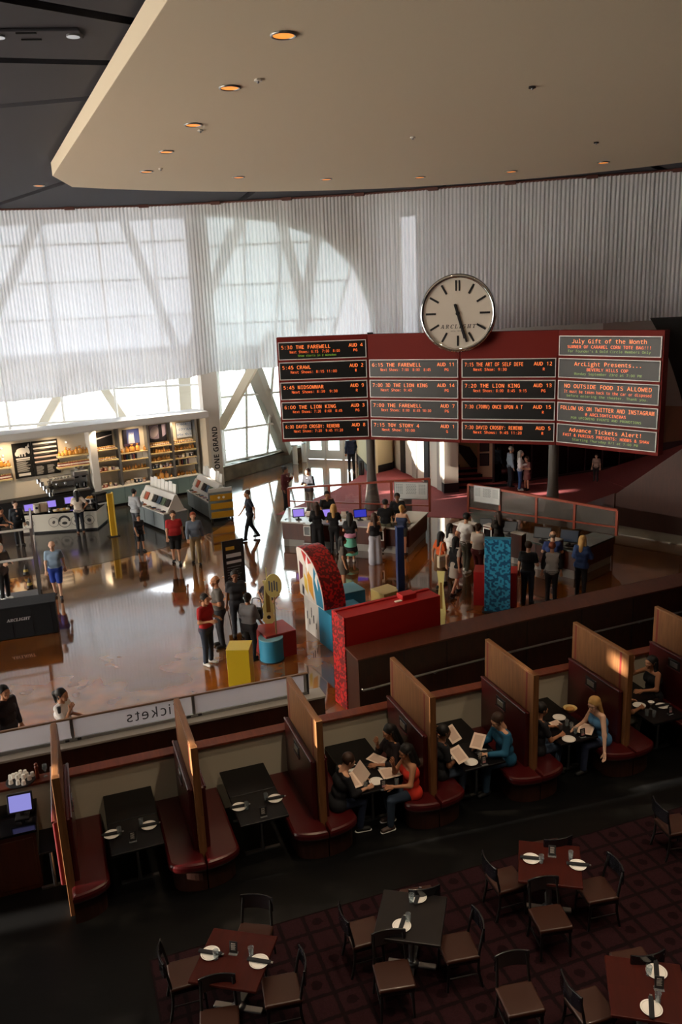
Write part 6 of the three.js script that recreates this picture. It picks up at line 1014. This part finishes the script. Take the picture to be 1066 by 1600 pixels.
function person(label, at, turn, o) {
  const near = !!o.near, S = (o.h ?? 1.72) / 1.72, f = !!o.f, fat = o.fat ?? 1, cell = near ? 0.0125 : 0.019, LOD = near ? 'near' : 'far';
  const t = thing('person', label, 'person', at, turn, o.group); t.scale.setScalar(S);
  const hipY = o.sit ? 0.565 : 0.9, lean = o.lean ?? (o.sit ? 0.12 : 0.03), cl = Math.cos(lean), sl = Math.sin(lean);
  const T = (x, y, z) => { const Y = y - hipY; return [x, hipY + Y * cl - z * sl, Y * sl + z * cl]; };
  const sw = f ? 0.155 : 0.178, hw = f ? 0.085 : 0.075, st = o.stride ?? 0;
  const torso = (e) => [P(T(-hw, hipY, 0), T(hw, hipY, 0), 0.108 * fat + e), P(T(-0.055 * fat, hipY + 0.17, 0.005), T(0.055 * fat, hipY + 0.17, 0.005), (f ? 0.092 : 0.104) * fat + e), P(T(-0.05, hipY + 0.2, 0.03 * (fat - 1) * 4), T(0.05, hipY + 0.2, 0.03 * (fat - 1) * 4), 0.09 * fat + e), P(T(-0.08, hipY + 0.36, 0.0), T(0.08, hipY + 0.36, 0.0), 0.108 * (0.5 + 0.5 * fat) + e), P(T(-sw + 0.04, hipY + 0.5, -0.01), T(sw - 0.04, hipY + 0.5, -0.01), 0.062 + e), ...(f ? [P(T(-0.07, hipY + 0.36, 0.075), T(-0.07, hipY + 0.36, 0.08), 0.055 + e), P(T(0.07, hipY + 0.36, 0.075), T(0.07, hipY + 0.36, 0.08), 0.055 + e)] : [])];
  const legs = [], arms = [];
  for (const s of [-1, 1]) {
    const hip = [s * 0.088, hipY - 0.02, 0];
    let knee, ankle;
    if (o.sit) { knee = [s * (0.1 + (o.spread ?? 0)), 0.54, 0.42]; ankle = [s * 0.11, 0.09, 0.40 + s * 0.05]; }
    else { const a = s * st; knee = [s * 0.095, hipY - 0.43 * Math.cos(a), 0.43 * Math.sin(a) + 0.02 + (a < 0 ? 0.06 : 0)]; const b = a < 0 ? a * 1.6 : a * 0.9; ankle = [s * 0.1, Math.max(0.09, knee[1] - 0.41 * Math.cos(b)), knee[2] + 0.41 * Math.sin(b) - 0.03]; }
    legs.push({ s, hip, knee, ankle });
    const sh = T(s * sw, hipY + 0.505, -0.01), [e, w] = ARM[(s < 0 ? o.armR : o.armL) ?? o.arms ?? (st ? (s * st > 0 ? 'back' : 'fore') : 'down')], el = [sh[0] + s * e[0], sh[1] + e[1], sh[2] + e[2]], wr = [sh[0] + s * w[0], sh[1] + w[1], sh[2] + w[2]];
    arms.push({ s, sh, el, wr });
  }
  const headAt = T(0, hipY + 0.715, 0.025), neck = [P(T(0, hipY + 0.5, -0.015), headAt.map((v, i) => v - [0, 0.08, 0.02][i]), 0.06, 0.052)];
  const limb = (e, lo, hi2, parts2) => parts2;
  const skin = SKIN[o.skin ?? 'light'];
  const body = surface([...torso(0), ...neck, ...arms.flatMap(({ sh, el, wr }) => [P(sh, el, 0.05 * (0.6 + 0.4 * fat), 0.039), P(el, wr, 0.037, 0.026)]), ...legs.flatMap(({ hip, knee, ankle }) => [P(hip, knee, 0.082 * (0.6 + 0.4 * fat), 0.053), P(knee, ankle, 0.052, 0.036)]), ...legs.flatMap(({ s, ankle }) => [P([ankle[0], 0.045 + ankle[1] - 0.09, ankle[2] - 0.03], [ankle[0] + s * 0.02, 0.035 + ankle[1] - 0.09, ankle[2] + 0.13], 0.036, 0.03)])], cell);
  const hq = new THREE.Matrix4().makeRotationFromEuler(new THREE.Euler((o.nod ?? 0) + lean * 0.4, o.look ?? 0, o.tilt ?? 0, 'YXZ')).setPosition(...headAt);
  const hands = arms.map(({ s, el, wr }) => { const d = V3(wr[0] - el[0], wr[1] - el[1], wr[2] - el[2]).normalize(), q = new THREE.Quaternion().setFromUnitVectors(V3(0, -1, 0), d); if (d.z > 0.6) q.multiply(new THREE.Quaternion().setFromAxisAngle(V3(0, 1, 0), s * 0.5 + PI)); return (s < 0 ? HAND : HANDL)[LOD].clone().applyMatrix4(new THREE.Matrix4().compose(V3(...wr).addScaledVector(d, 0.012), q, V3(1, 1, 1))); });
  const bodyM = part('body', [body, HEAD[LOD].clone().applyMatrix4(hq), ...hands], skin, t);
  for (const s of [-1, 1]) part('eye', ball(0.0105, s * 0.031, 0.004, 0.083, 1, 0.7, 1, 8).applyMatrix4(hq), pupil, t);
  // hair
  if (o.hair && o.hair !== 'bald') {
    const hc = dye(HAIRC[o.hairC ?? 'black'], 0.6), hp = [P([0, 0.05, -0.03], [0, 0.03, -0.005], 0.099, 0.096)], clips = [[0, -0.75, 1, 0.02]];
    if (o.hair === 'short') clips.push([0, -1, 0.35, 0.065]);
    const tail = [];
    if (/long/.test(o.hair)) tail.push(P([0, 0.03, -0.07], [0, -0.06, -0.075], 0.085, 0.07), P([0, -0.05, -0.085], [0, -0.29, -0.115], 0.072, 0.055), P([-0.078, 0.015, -0.035], [-0.1, -0.22, -0.045], 0.036, 0.034), P([0.078, 0.015, -0.035], [0.1, -0.22, -0.045], 0.036, 0.034));
    if (/pony|bun/.test(o.hair)) tail.push(P([0, 0.02, -0.06], [0, -0.05, -0.06], 0.078, 0.055));
    if (o.hair === 'pony') tail.push(P([0, 0.05, -0.12], [0, 0.02, -0.165], 0.035, 0.045), P([0, 0.02, -0.165], [0, -0.16, -0.155], 0.045, 0.02));
    if (o.hair === 'bun') tail.push(P([0, 0.1, -0.11], [0, 0.1, -0.12], 0.05, 0.05));
    const hcell = near ? 0.008 : 0.011, cap0 = surface(hp, hcell, 0.03, o.hair === 'short' ? clips : [[0, -0.75, 1, 0.025]]).applyMatrix4(hq);
    part('hair', tail.length ? [cap0, surface(tail, hcell, 0.03).applyMatrix4(hq)] : [cap0], hc, t);
  } else part('hair_stubble', surface([P([0, 0.035, -0.035], [0, 0.03, -0.02], 0.0895, 0.088)], near ? 0.008 : 0.011, 0.02, [[0, -0.6, 1, -0.01], [0, 1, 0, 0.06], [0, -1, 0, 0.05]]).applyMatrix4(hq), dye(o.hairC ? HAIRC[o.hairC] : '#6b5a4c', 0.7), t);
  if (o.cap) { const c = dye(o.cap); const cg = part('cap', [surface([P([0, 0.055, -0.02], [0, 0.055, -0.005], 0.102, 0.1)], 0.01, 0.02, [[0, -1, 0, -0.05]]).applyMatrix4(hq), new THREE.CylinderGeometry(0.075, 0.08, 0.012, 18, 1, false, -PI / 2, PI).scale(1, 1, 1.15).translate(0, 0.058, 0.065).applyMatrix4(hq)], c, t); }
  // clothes
  const A = (e, k0, k1, forearm) => arms.flatMap(({ sh, el, wr }) => [P(sh, sh.map((v, i) => lerp(v, el[i], k0)), 0.05 * (0.6 + 0.4 * fat) + e, 0.043 + e), ...(forearm ? [P(el, el.map((v, i) => lerp(v, wr[i], forearm)), 0.042 + e, 0.032 + e)] : [])]);
  const sleeve = { tee: [0.62, 0], long: [1, 0.93], three: [1, 0.4], tank: null }[o.sleeve ?? 'tee'], e = o.jacket ? 0.026 : 0.016;
  const hem = (o.hem ?? -0.06) + hipY, hemClip = [[0, -1, 0, -hem]];
  const bot = o.bottom ?? 'pants', bc = dye(o.bottomC ?? '#20242c');
  const topPr = [...torso(e), ...(sleeve ? A(e, sleeve[0], 0, sleeve[1]) : [])];
  if (o.sit) topPr.push(P([-0.08, hipY, 0.02], [0.08, hipY, 0.02], 0.12 * fat + e));
  const topClips = o.sit ? [] : [...hemClip]; topClips.push([0, cl, sl, cl * (hipY + (o.sleeve === 'tank' ? 0.5 : 0.565))]);
  if (o.bare) topClips[topClips.length - 1] = [0, cl, sl, cl * (hipY + 0.44)];
  part(o.jacket ? 'jacket' : bot === 'dress' ? 'dress' : 'shirt', surface(bot === 'dress' && !o.sit ? [...topPr, P([0, hipY + 0.02, 0], [0, hipY - 0.38, 0.01], 0.15, 0.2)] : topPr, cell, 0.03, bot === 'dress' && !o.sit ? [[0, -1, 0, -(hipY - 0.34)], topClips[topClips.length - 1]] : topClips), dye(o.top ?? '#333'), t);
  if (o.vest) part('vest', surface(torso(e + 0.014), cell, 0.03, [[0, -1, 0, -(hem + 0.02)], [0, 1, 0, hipY + 0.54]]), dye(o.vest), t);
  if (o.sleeveC) part('sleeves', surface(A(e + 0.008, 1, 0, sleeve?.[1] || 0.3), cell, 0.03, []), dye(o.sleeveC), t);
  if (o.shirtFront) part('shirt_front', surface([P(T(0, hipY + 0.28, 0.075), T(0, hipY + 0.47, 0.055), 0.05, 0.045)], cell, 0.02), dye(o.shirtFront), t);
  const LG = (k1, calf, e2, w2 = 0) => [P([-hw, hipY, 0], [hw, hipY, 0], 0.112 * fat + 0.012), ...legs.flatMap(({ hip, knee, ankle }) => [P(hip, hip.map((v, i) => lerp(v, knee[i], k1)), 0.083 * (0.6 + 0.4 * fat) + e2, 0.056 + e2 + w2), ...(calf ? [P(knee, knee.map((v, i) => lerp(v, ankle[i], calf)), 0.056 + e2 + w2, 0.045 + e2 + w2 * 1.6)] : [])])];
  if (bot === 'pants') part('trousers', surface(LG(1, 0.97, 0.013), cell, 0.03), bc, t);
  if (bot === 'wide') part('trousers', surface(LG(1, 1, 0.02, 0.045), cell, 0.05), bc, t);
  if (bot === 'shorts') part('shorts', surface(LG(o.short ?? 0.92, 0, 0.028), cell, 0.03, o.sit ? [] : [[0, -1, 0, -(hipY - (o.short ?? 0.92) * 0.44)]]), bc, t);
  if (bot === 'skirt') { const len = o.len ?? 0.45, cone = (e3) => [P([-hw, hipY + 0.04, 0], [hw, hipY + 0.04, 0], 0.11 * fat + e3), P([0, hipY, 0], [0, hipY - len - 0.1, 0.01], 0.16 + e3, 0.16 + len * 0.16 + e3)]; (o.bands ?? [[0, 1, o.bottomC]]).forEach(([a, b, c]) => part('skirt', surface(cone(0.014), cell, 0.03, [[0, 1, 0, hipY + 0.16 - (len + 0.16) * a], [0, -1, 0, -(hipY + 0.16 - (len + 0.16) * b)]]), dye(c), t)); }
  for (const { s, ankle } of legs) { const y0 = ankle[1] - 0.09; part('shoe', surface([P([ankle[0], y0 + 0.05, ankle[2] - 0.035], [ankle[0] + s * 0.022, y0 + 0.038, ankle[2] + 0.14], 0.046, 0.04), P([ankle[0], y0 + 0.08, ankle[2] - 0.01], [ankle[0], y0 + 0.09, ankle[2]], 0.044, 0.042)], near ? 0.009 : 0.012, 0.02, [[0, -1, 0, -(y0 + 0.004)]]), dye(o.shoes ?? '#161616', 0.6), t); if (o.sole) part('sole', surface([P([ankle[0], y0 + 0.01, ankle[2] - 0.045], [ankle[0] + s * 0.022, y0 + 0.01, ankle[2] + 0.15], 0.047, 0.042)], 0.011, 0.02, [[0, 1, 0, y0 + 0.022], [0, -1, 0, -y0 - 0.003]]), M.white, t); }
  if (o.apron) part('apron', plate([[-0.14, hipY - 0.3], [0.14, hipY - 0.3], [0.13, hipY + 0.4], [-0.13, hipY + 0.4]], 0.012).translate(0, 0, 0.15), dye(o.apron), t);
  if (o.tie) part('tie', plate([[-0.02, hipY + 0.16], [0.02, hipY + 0.16], [0.014, hipY + 0.47], [-0.014, hipY + 0.47]], 0.012).translate(0, 0, 0.128), dye(o.tie), t);
  t.userData.hands = undefined; delete t.userData.hands;
  return { t, world: (p) => V3(...p).multiplyScalar(S).applyAxisAngle(V3(0, 1, 0), turn).add(V3(...at)).toArray(), wr: arms.map((a) => a.wr) };
}
const gp3 = (x, y) => { const p = ground(x, y); return [p.x, 0.0, p.z]; };
const AWAY = PI;
// walking and standing in the lobby
person('man in a light blue T-shirt and royal blue shorts walking past the shop', gp3(92, 934), R(12), { h: 1.74, fat: 1.14, stride: 0.22, top: '#8fa9c4', bottom: 'shorts', bottomC: '#1f3f9c', hair: 'bald', hairC: 'grey', skin: 'fair', shoes: '#2a2a2e' });
person('heavy man in a red T-shirt and black shorts walking towards the camera', gp3(277, 880), R(8), { h: 1.78, fat: 1.3, stride: 0.16, top: '#a3191c', bottom: 'shorts', bottomC: '#15161a', hair: 'short', hairC: 'brown', skin: 'light' });
person('man in a grey-blue sweatshirt and khaki trousers beside the heavy man in red', gp3(308, 881), R(10), { h: 1.74, stride: 0.2, top: '#6f7c8f', sleeve: 'long', bottomC: '#8f7a58', hair: 'short', hairC: 'red', skin: 'light' });
person('man all in black striding to the left across the bright floor', gp3(393, 843), R(-72), { h: 1.8, stride: 0.3, top: '#1c2230', bottomC: '#14151b', hair: 'short', hairC: 'brown', skin: 'tan' });
person('person in a grey hooded jacket standing by the left book island', gp3(215, 834), R(150), { h: 1.7, top: '#a9adb2', jacket: true, sleeve: 'long', bottomC: '#4a4d55', hair: 'short', skin: 'light', arms: 'hold' });
person('child in dark clothes walking away from the left book island', gp3(221, 861), R(35), { h: 1.3, top: '#23242c', bottom: 'shorts', bottomC: '#1b1c22', hair: 'short', skin: 'tan', stride: 0.14 });
person('woman with long black hair and a white cap at the shop counter', gp3(127, 833), R(200), { h: 1.66, f: 1, top: '#e3d5c6', bottomC: '#20252f', hair: 'long', cap: '#e9e6e0', skin: 'tan', armL: 'front', armR: 'hip', shoes: '#8a6148' });
person('shop worker in a dark sleeveless top leaning at the left end of the counter', [-12.2, 0, -28.2], R(70), { h: 1.72, top: '#26384a', sleeve: 'tank', lean: 0.4, arms: 'front', hair: 'short', bottomC: '#1a1c22', skin: 'tan' });
person('person with a pale scarf beside the shop worker at the left end of the counter', [-11.75, 0, -29.0], R(40), { h: 1.66, top: '#30353d', hair: 'short', hairC: 'brown', sleeve: 'long', bottomC: '#22242a', skin: 'fair', shirtFront: '#d8b7a4' });
person('person in black with white hair and white shoes inside the glass booth', gp3(10, 937), R(60), { h: 1.74, top: '#17181b', jacket: true, sleeve: 'long', bottomC: '#16171a', hair: 'short', hairC: 'white', skin: 'fair', shoes: '#e6e4df', arms: 'hold' });
person('man in a dark suit walking away towards the glass doors', gp3(550, 737), AWAY + 0.1, { h: 1.82, top: '#1d2740', bottomC: '#12141b', jacket: true, sleeve: 'long', stride: 0.12, hair: 'short', skin: 'tan' });
person('usher in a maroon jacket standing left of the glass screen', gp3(448, 797), R(70), { h: 1.78, f: 1, top: '#4d1620', jacket: true, sleeve: 'long', shirtFront: '#d9d2d0', bottomC: '#13131a', hair: 'bun', skin: 'brown', armL: 'phone' });
person('man in a dark jacket and tie standing behind the glass screen', gp3(485, 800), R(-40), { h: 1.76, top: '#2b2b31', jacket: true, sleeve: 'long', shirtFront: '#cfcac4', tie: '#26262e', bottomC: '#6a6158', hair: 'short', hairC: 'brown', skin: 'light', arms: 'hold' });
person('ticket clerk in black leaning over the middle counter, left of the two', [-0.5, 0, -28.25], R(12), { h: 1.76, top: '#14151a', fat: 1.12, hair: 'short', skin: 'tan', arms: 'front', lean: 0.2, bottomC: '#111217' });
person('ticket clerk in black at the right end behind the middle counter', [1.95, 0, -27.55], R(-5), { h: 1.74, top: '#15161b', hair: 'short', skin: 'brown', arms: 'front', lean: 0.15, bottomC: '#111217' });
// customers at the middle counter, seen from behind
person('woman in a long black outfit with long brown hair at the middle counter', gp3(498, 862), AWAY + 0.05, { h: 1.7, f: 1, top: '#131317', sleeve: 'long', bottom: 'wide', bottomC: '#121216', hair: 'long', hairC: 'brown', skin: 'light', armR: 'front', armL: 'hold' });
person('blonde woman in a black top at the middle counter', gp3(524, 864), AWAY - 0.1, { h: 1.66, f: 1, top: '#141418', hair: 'long', hairC: 'blond', bottomC: '#141419', skin: 'light', armR: 'front', armL: 'hold' });
person('woman with long black hair in a pink, mint and black banded skirt', gp3(549, 878), AWAY - 0.15, { h: 1.62, f: 1, top: '#15151a', hair: 'long', skin: 'tan', bottom: 'skirt', len: 0.62, bands: [[0, 0.22, '#c88aa6'], [0.22, 0.62, '#6fbfa6'], [0.62, 0.86, '#17181c'], [0.86, 1, '#6fbfa6']], arms: 'hold', shoes: '#cfc6ba' });
person('woman in wide white striped trousers and a black top at the middle counter', gp3(587, 881), AWAY + 0.25, { h: 1.66, f: 1, top: '#1a1b21', sleeve: 'tank', bare: true, bottom: 'wide', bottomC: '#b9bac6', hair: 'long', hairC: 'brown', skin: 'light', arms: 'hold', shoes: '#d8d3ca' });
person('man in a black T-shirt and khaki shorts at the middle counter', gp3(604, 862), AWAY - 0.1, { h: 1.78, top: '#14171c', bottom: 'shorts', bottomC: '#6d705c', hair: 'short', skin: 'tan', arms: 'front' });
person('woman in a strapless blue top and short grey shorts at the middle counter', gp3(629, 868), AWAY - 0.35, { h: 1.68, f: 1, top: '#39486a', sleeve: 'tank', bare: true, bottom: 'shorts', short: 0.5, bottomC: '#4b5450', hair: 'bun', hairC: 'blond', skin: 'light', arms: 'front', shoes: '#5a4034' });
person('woman with long dark hair in a grey dress standing behind the arched display', gp3(537, 922), R(100), { h: 1.62, f: 1, top: '#5d564f', bottom: 'dress', hair: 'long', skin: 'tan', armR: 'down', armL: 'hold' });
// the group walking from the right
const w1 = person('woman in a bright orange top carrying a cream shoulder bag', gp3(689, 917), R(120), { h: 1.66, f: 1, top: '#c9561c', hair: 'long', skin: 'tan', bottom: 'skirt', len: 0.35, bottomC: '#6a4a2c', stride: 0.22, armR: 'hold' });
person('woman in a pale short dress with a black waistcoat striding beside the orange top', gp3(712, 930), R(130), { h: 1.7, f: 1, top: '#c9bfb2', bottom: 'dress', vest: '#15161a', hair: 'long', skin: 'light', stride: 0.3, armR: 'back' });
person('person in a white short-sleeved shirt half hidden behind the orange top', gp3(703, 902), R(115), { h: 1.66, f: 1, top: '#e3e1de', hair: 'long', skin: 'light', bottomC: '#2a2b31', stride: 0.1 });
person('man in a black cap, white T-shirt and olive trousers with a rucksack strap', gp3(728, 894), R(130), { h: 1.84, top: '#dcdad6', bottomC: '#4e4a3c', hair: 'short', cap: '#15161a', skin: 'tan', stride: 0.12, armR: 'hold', shoes: '#d9d6d0' });
person('person in a pale grey T-shirt and dark red trousers beside the man in the cap', gp3(747, 906), R(140), { h: 1.72, fat: 1.15, top: '#b9ada0', bottomC: '#5a161b', hair: 'bun', hairC: 'brown', skin: 'light', stride: 0.14, arms: 'hold', shoes: '#e4e1da', f: 1 });
person('clerk with dark hair leaning at the counter above the blue spotted panel', gp3(779, 878), AWAY + 0.3, { h: 1.64, f: 1, top: '#2a2622', hair: 'long', hairC: 'brown', bottomC: '#3a332b', skin: 'tan', arms: 'front' });
const w2 = person('man in a black T-shirt and jeans standing right of the blue spotted panel', gp3(824, 944), AWAY - 0.5, { h: 1.76, top: '#16171b', hair: 'short', hairC: 'brown', bottomC: '#26354a', skin: 'light', armL: 'down', armR: 'hold' });
person('bald man in a blue shirt at the right-hand counter', gp3(862, 925), AWAY - 0.2, { h: 1.76, top: '#33447a', hair: 'bald', bottomC: '#23262d', skin: 'light', arms: 'front' });
person('red-haired person in a grey and black baseball shirt', gp3(861, 942), AWAY - 0.15, { h: 1.7, top: '#a8a39c', sleeveC: '#16171b', sleeve: 'three', hair: 'short', hairC: 'red', bottomC: '#15161a', skin: 'light' });
person('blonde woman in a blue and grey jacket at the end of the right-hand counter', gp3(907, 931), R(140), { h: 1.72, f: 1, top: '#2b4372', jacket: true, sleeve: 'long', shirtFront: '#a7adb6', hair: 'long', hairC: 'blond', bottomC: '#16171c', skin: 'light', armL: 'hold', armR: 'front' });
// far couple and the man by the dark glass
person('woman in a bright white top and jeans before the dark glass wall', gp3(812, 766), R(80), { h: 1.7, f: 1, top: '#f1eff0', sleeve: 'long', bottomC: '#37568c', hair: 'long', hairC: 'grey', skin: 'fair', shoes: '#e8e6e2', arms: 'hold' });
person('girl in a brown-pink dress close to the woman in white', gp3(823, 766), R(-60), { h: 1.46, f: 1, top: '#8a5c58', bottom: 'dress', hair: 'long', hairC: 'brown', skin: 'light', arms: 'hold' });
person('man in a pale blue shirt standing by the dark glass wall', [7.4, 0, -35.0], R(100), { h: 1.76, top: '#9fb2c6', sleeve: 'long', bottomC: '#202530', hair: 'short', hairC: 'grey', skin: 'light' });
person('distant child at the foot of the ramp, under the right end of the board', gp3(931, 752), R(-30), { h: 1.2, top: '#a98a7c', bottomC: '#2a2426', hair: 'short', skin: 'light' });
// the group by the easel
person('man in a red T-shirt and jeans standing with folded hands near the yellow block', gp3(327, 1038), R(60), { h: 1.76, fat: 1.1, top: '#a5151b', bottomC: '#2b3646', hair: 'short', skin: 'tan', arms: 'hold', shoes: '#d7d5d2' });
person('bald bearded man in a grey T-shirt facing the man in red', gp3(347, 1010), R(-70), { h: 1.84, fat: 1.16, top: '#57524e', bottomC: '#1c1d24', hair: 'bald', hairC: 'brown', skin: 'tan', arms: 'hold' });
person('man in a charcoal T-shirt standing below the easel sign', gp3(374, 994), R(10), { h: 1.76, top: '#2b2c32', bottomC: '#23252d', hair: 'short', skin: 'brown' });
person('woman in a patterned grey blouse with a black shoulder bag, seen from behind', gp3(393, 1030), AWAY - 0.4, { h: 1.66, f: 1, fat: 1.2, top: new THREE.MeshPhysicalMaterial({ color: '#75767a', roughness: 0.85 }), sleeve: 'three', bottomC: '#17181d', hair: 'bun', skin: 'tan', armL: 'hold', stride: 0.1 });
person('child in a dark top partly hidden behind the guitar-shaped cut-out', gp3(422, 978), R(-20), { h: 1.3, top: '#2a2533', bottomC: '#2a2a33', hair: 'short', skin: 'tan', arms: 'hip' });
person('woman with a black ponytail and a white top drinking behind the glass rail', [-5.25, 0, -13.75], R(75), { h: 1.66, f: 1, top: '#e0dcd9', hair: 'pony', skin: 'tan', armR: 'face', armL: 'hold', bottomC: '#23252c', near: 1 });
person('person in dark clothes cut by the left edge behind the glass rail', [-6.35, 0, -13.9], R(60), { h: 1.7, top: '#231b20', sleeve: 'long', hair: 'short', skin: 'tan', bottomC: '#1c1c22', near: 1 });
// seated in the booths
const uw = (x, y, h) => { const p = ground(x, y, h).sub(BO); return [p.dot(BU), p.dot(BW)]; };
function seated(label, k, right, w, o, du = 0) { const u = pu(k) + (right ? PITCH - 0.31 : 0.31) + du; return person(label, L(u, 0, w), BT + (right ? -PI / 2 : PI / 2), { sit: 1, near: 1, arms: 'front', ...o }); }
seated('woman with short dark hair in black reading an open menu', 1, false, uw(557, 1190, 1.2)[1], { f: 1, top: '#15161b', sleeve: 'three', hair: 'short', hairC: 'brown', bottom: 'pants', bottomC: '#1c2740', skin: 'light', lean: 0.3, nod: 0.35, sole: 1 });
seated('woman with long black hair in a dark cold-shoulder top, chin on her hand', 1, true, uw(598, 1152, 1.2)[1], { f: 1, top: '#1c1014', sleeve: 'three', hair: 'long', skin: 'tan', armR: 'face', armL: 'front', nod: 0.3, bottomC: '#1d1e24' });
seated('woman with long black hair in a bright orange-red strapless top', 1, true, uw(640, 1180, 1.2)[1], { f: 1, top: '#d2301c', sleeve: 'tank', bare: true, hair: 'long', skin: 'tan', armR: 'face', armL: 'front', nod: 0.25, bottomC: '#2b3a4c', shoes: '#4a3a34', sole: 1 });
seated('guest in dark clothes by the back wall, menu raised before the man in blue', 2, false, -1.3, { top: '#241c1e', sleeve: 'tee', hair: 'short', skin: 'tan', bottomC: '#1d2028', arms: 'hold' });
seated('guest in black at the aisle side holding a menu opposite the man in blue', 2, false, -0.5, { top: '#141519', sleeve: 'tee', hair: 'short', skin: 'brown', bottomC: '#5c6f86', arms: 'hold' });
seated('man in a teal-blue long-sleeved shirt reading a menu', 2, true, uw(772, 1136, 1.2)[1], { top: '#1f5f80', sleeve: 'long', hair: 'short', hairC: 'brown', skin: 'light', nod: 0.4, lean: 0.22, bottomC: '#3a566f', arms: 'front', h: 1.78 });
seated('guest with dark hair in a dark shirt opposite the blonde woman', 3, false, uw(858, 1112, 1.2)[1], { top: '#26262b', hair: 'short', skin: 'tan', bottomC: '#4d5f78', arms: 'front', nod: 0.2 });
seated('blonde woman in a sleeveless blue top leaning on the bench', 3, true, uw(922, 1106, 1.2)[1], { f: 1, top: '#4f86b4', sleeve: 'tank', hair: 'long', hairC: 'blond', skin: 'fair', armR: 'front', armL: 'brace', look: 0.3, nod: 0.25, lean: 0.25, bottomC: '#2b3550' });
seated('guest in dark clothes with a raised arm in the rightmost booth', 4, true, -1.25, { f: 1, top: '#17181c', sleeve: 'tank', hair: 'long', skin: 'tan', armR: 'up', armL: 'front', bottomC: '#1a1b20' });
seated('guest in grey sitting beside the partition in the rightmost booth', 4, false, -0.75, { top: '#3a3331', hair: 'short', skin: 'tan', bottomC: '#7c7a70', arms: 'front' });
// things carried
{ const p = w1.world([-0.24, 0.72, -0.06]); const b = thing('shoulder_bag', 'large cream bag hanging from the shoulder of the woman in orange', 'bag', p, R(120)); part('sack', rbox(0.12, 0.36, 0.42, 0, 0, 0, 0.03, 3), M.bagCream ??= mat('#d9c9ac', 0.8), b); part('strap', tube([[0, 0.33, -0.15], [0.04, 0.66, -0.06], [0.06, 0.72, 0.03], [0.04, 0.66, 0.08], [0, 0.33, 0.15]], 0.014, 20, 6), M.bagCream, b); part('flap', rbox(0.02, 0.14, 0.42, -0.055, 0.21, 0, 0.008), M.paper, b); }
{ const q = ground(402, 962, 1.0), b = thing('shoulder_bag', 'black bag under the right arm of the woman in the patterned blouse', 'bag', [q.x, 0.92, q.z], AWAY - 0.4); part('sack', rbox(0.3, 0.3, 0.13, 0, 0, 0, 0.05, 3), M.black, b); part('strap', tube([[-0.13, 0.27, 0], [-0.1, 0.5, 0.02], [0.1, 0.5, 0.02], [0.13, 0.27, 0]], 0.012, 20, 6), M.charcoal, b); part('buckle', rbox(0.05, 0.03, 0.01, 0, 0.12, -0.068, 0.004), M.steel, b); }
{ const q = w2.world(w2.wr[0]), b = thing('popcorn_bucket', 'pale bucket held by the man in the black T-shirt', 'bucket', [q[0], q[1] - 0.14, q[2] - 0.06], 0); part('tub', lathe([[0, 0], [0.07, 0], [0.1, 0.2], [0.095, 0.2], [0.066, 0.01], [0, 0.01]], 18), M.paper, b); part('popcorn', ball(0.09, 0, 0.2, 0, 1, 0.5, 1), M.maple, b); }
{ const q = w1.world([0, 0, 0]); void q; const c = thing('drinking_cup', 'small dark cup at the lips of the woman with the ponytail', 'cup', ground(93, 1114, 1.5).toArray(), 0); part('cup', lathe([[0, 0], [0.028, 0], [0.036, 0.1], [0.033, 0.1], [0.025, 0.006], [0, 0.006]], 14), M.charcoal, c); part('lid', cyl(0.037, 0.035, 0.012, 0, 0.1, 0, 14), M.black, c); }
shade(scene);
sun.castShadow = true;
renderer.render(scene, camera);
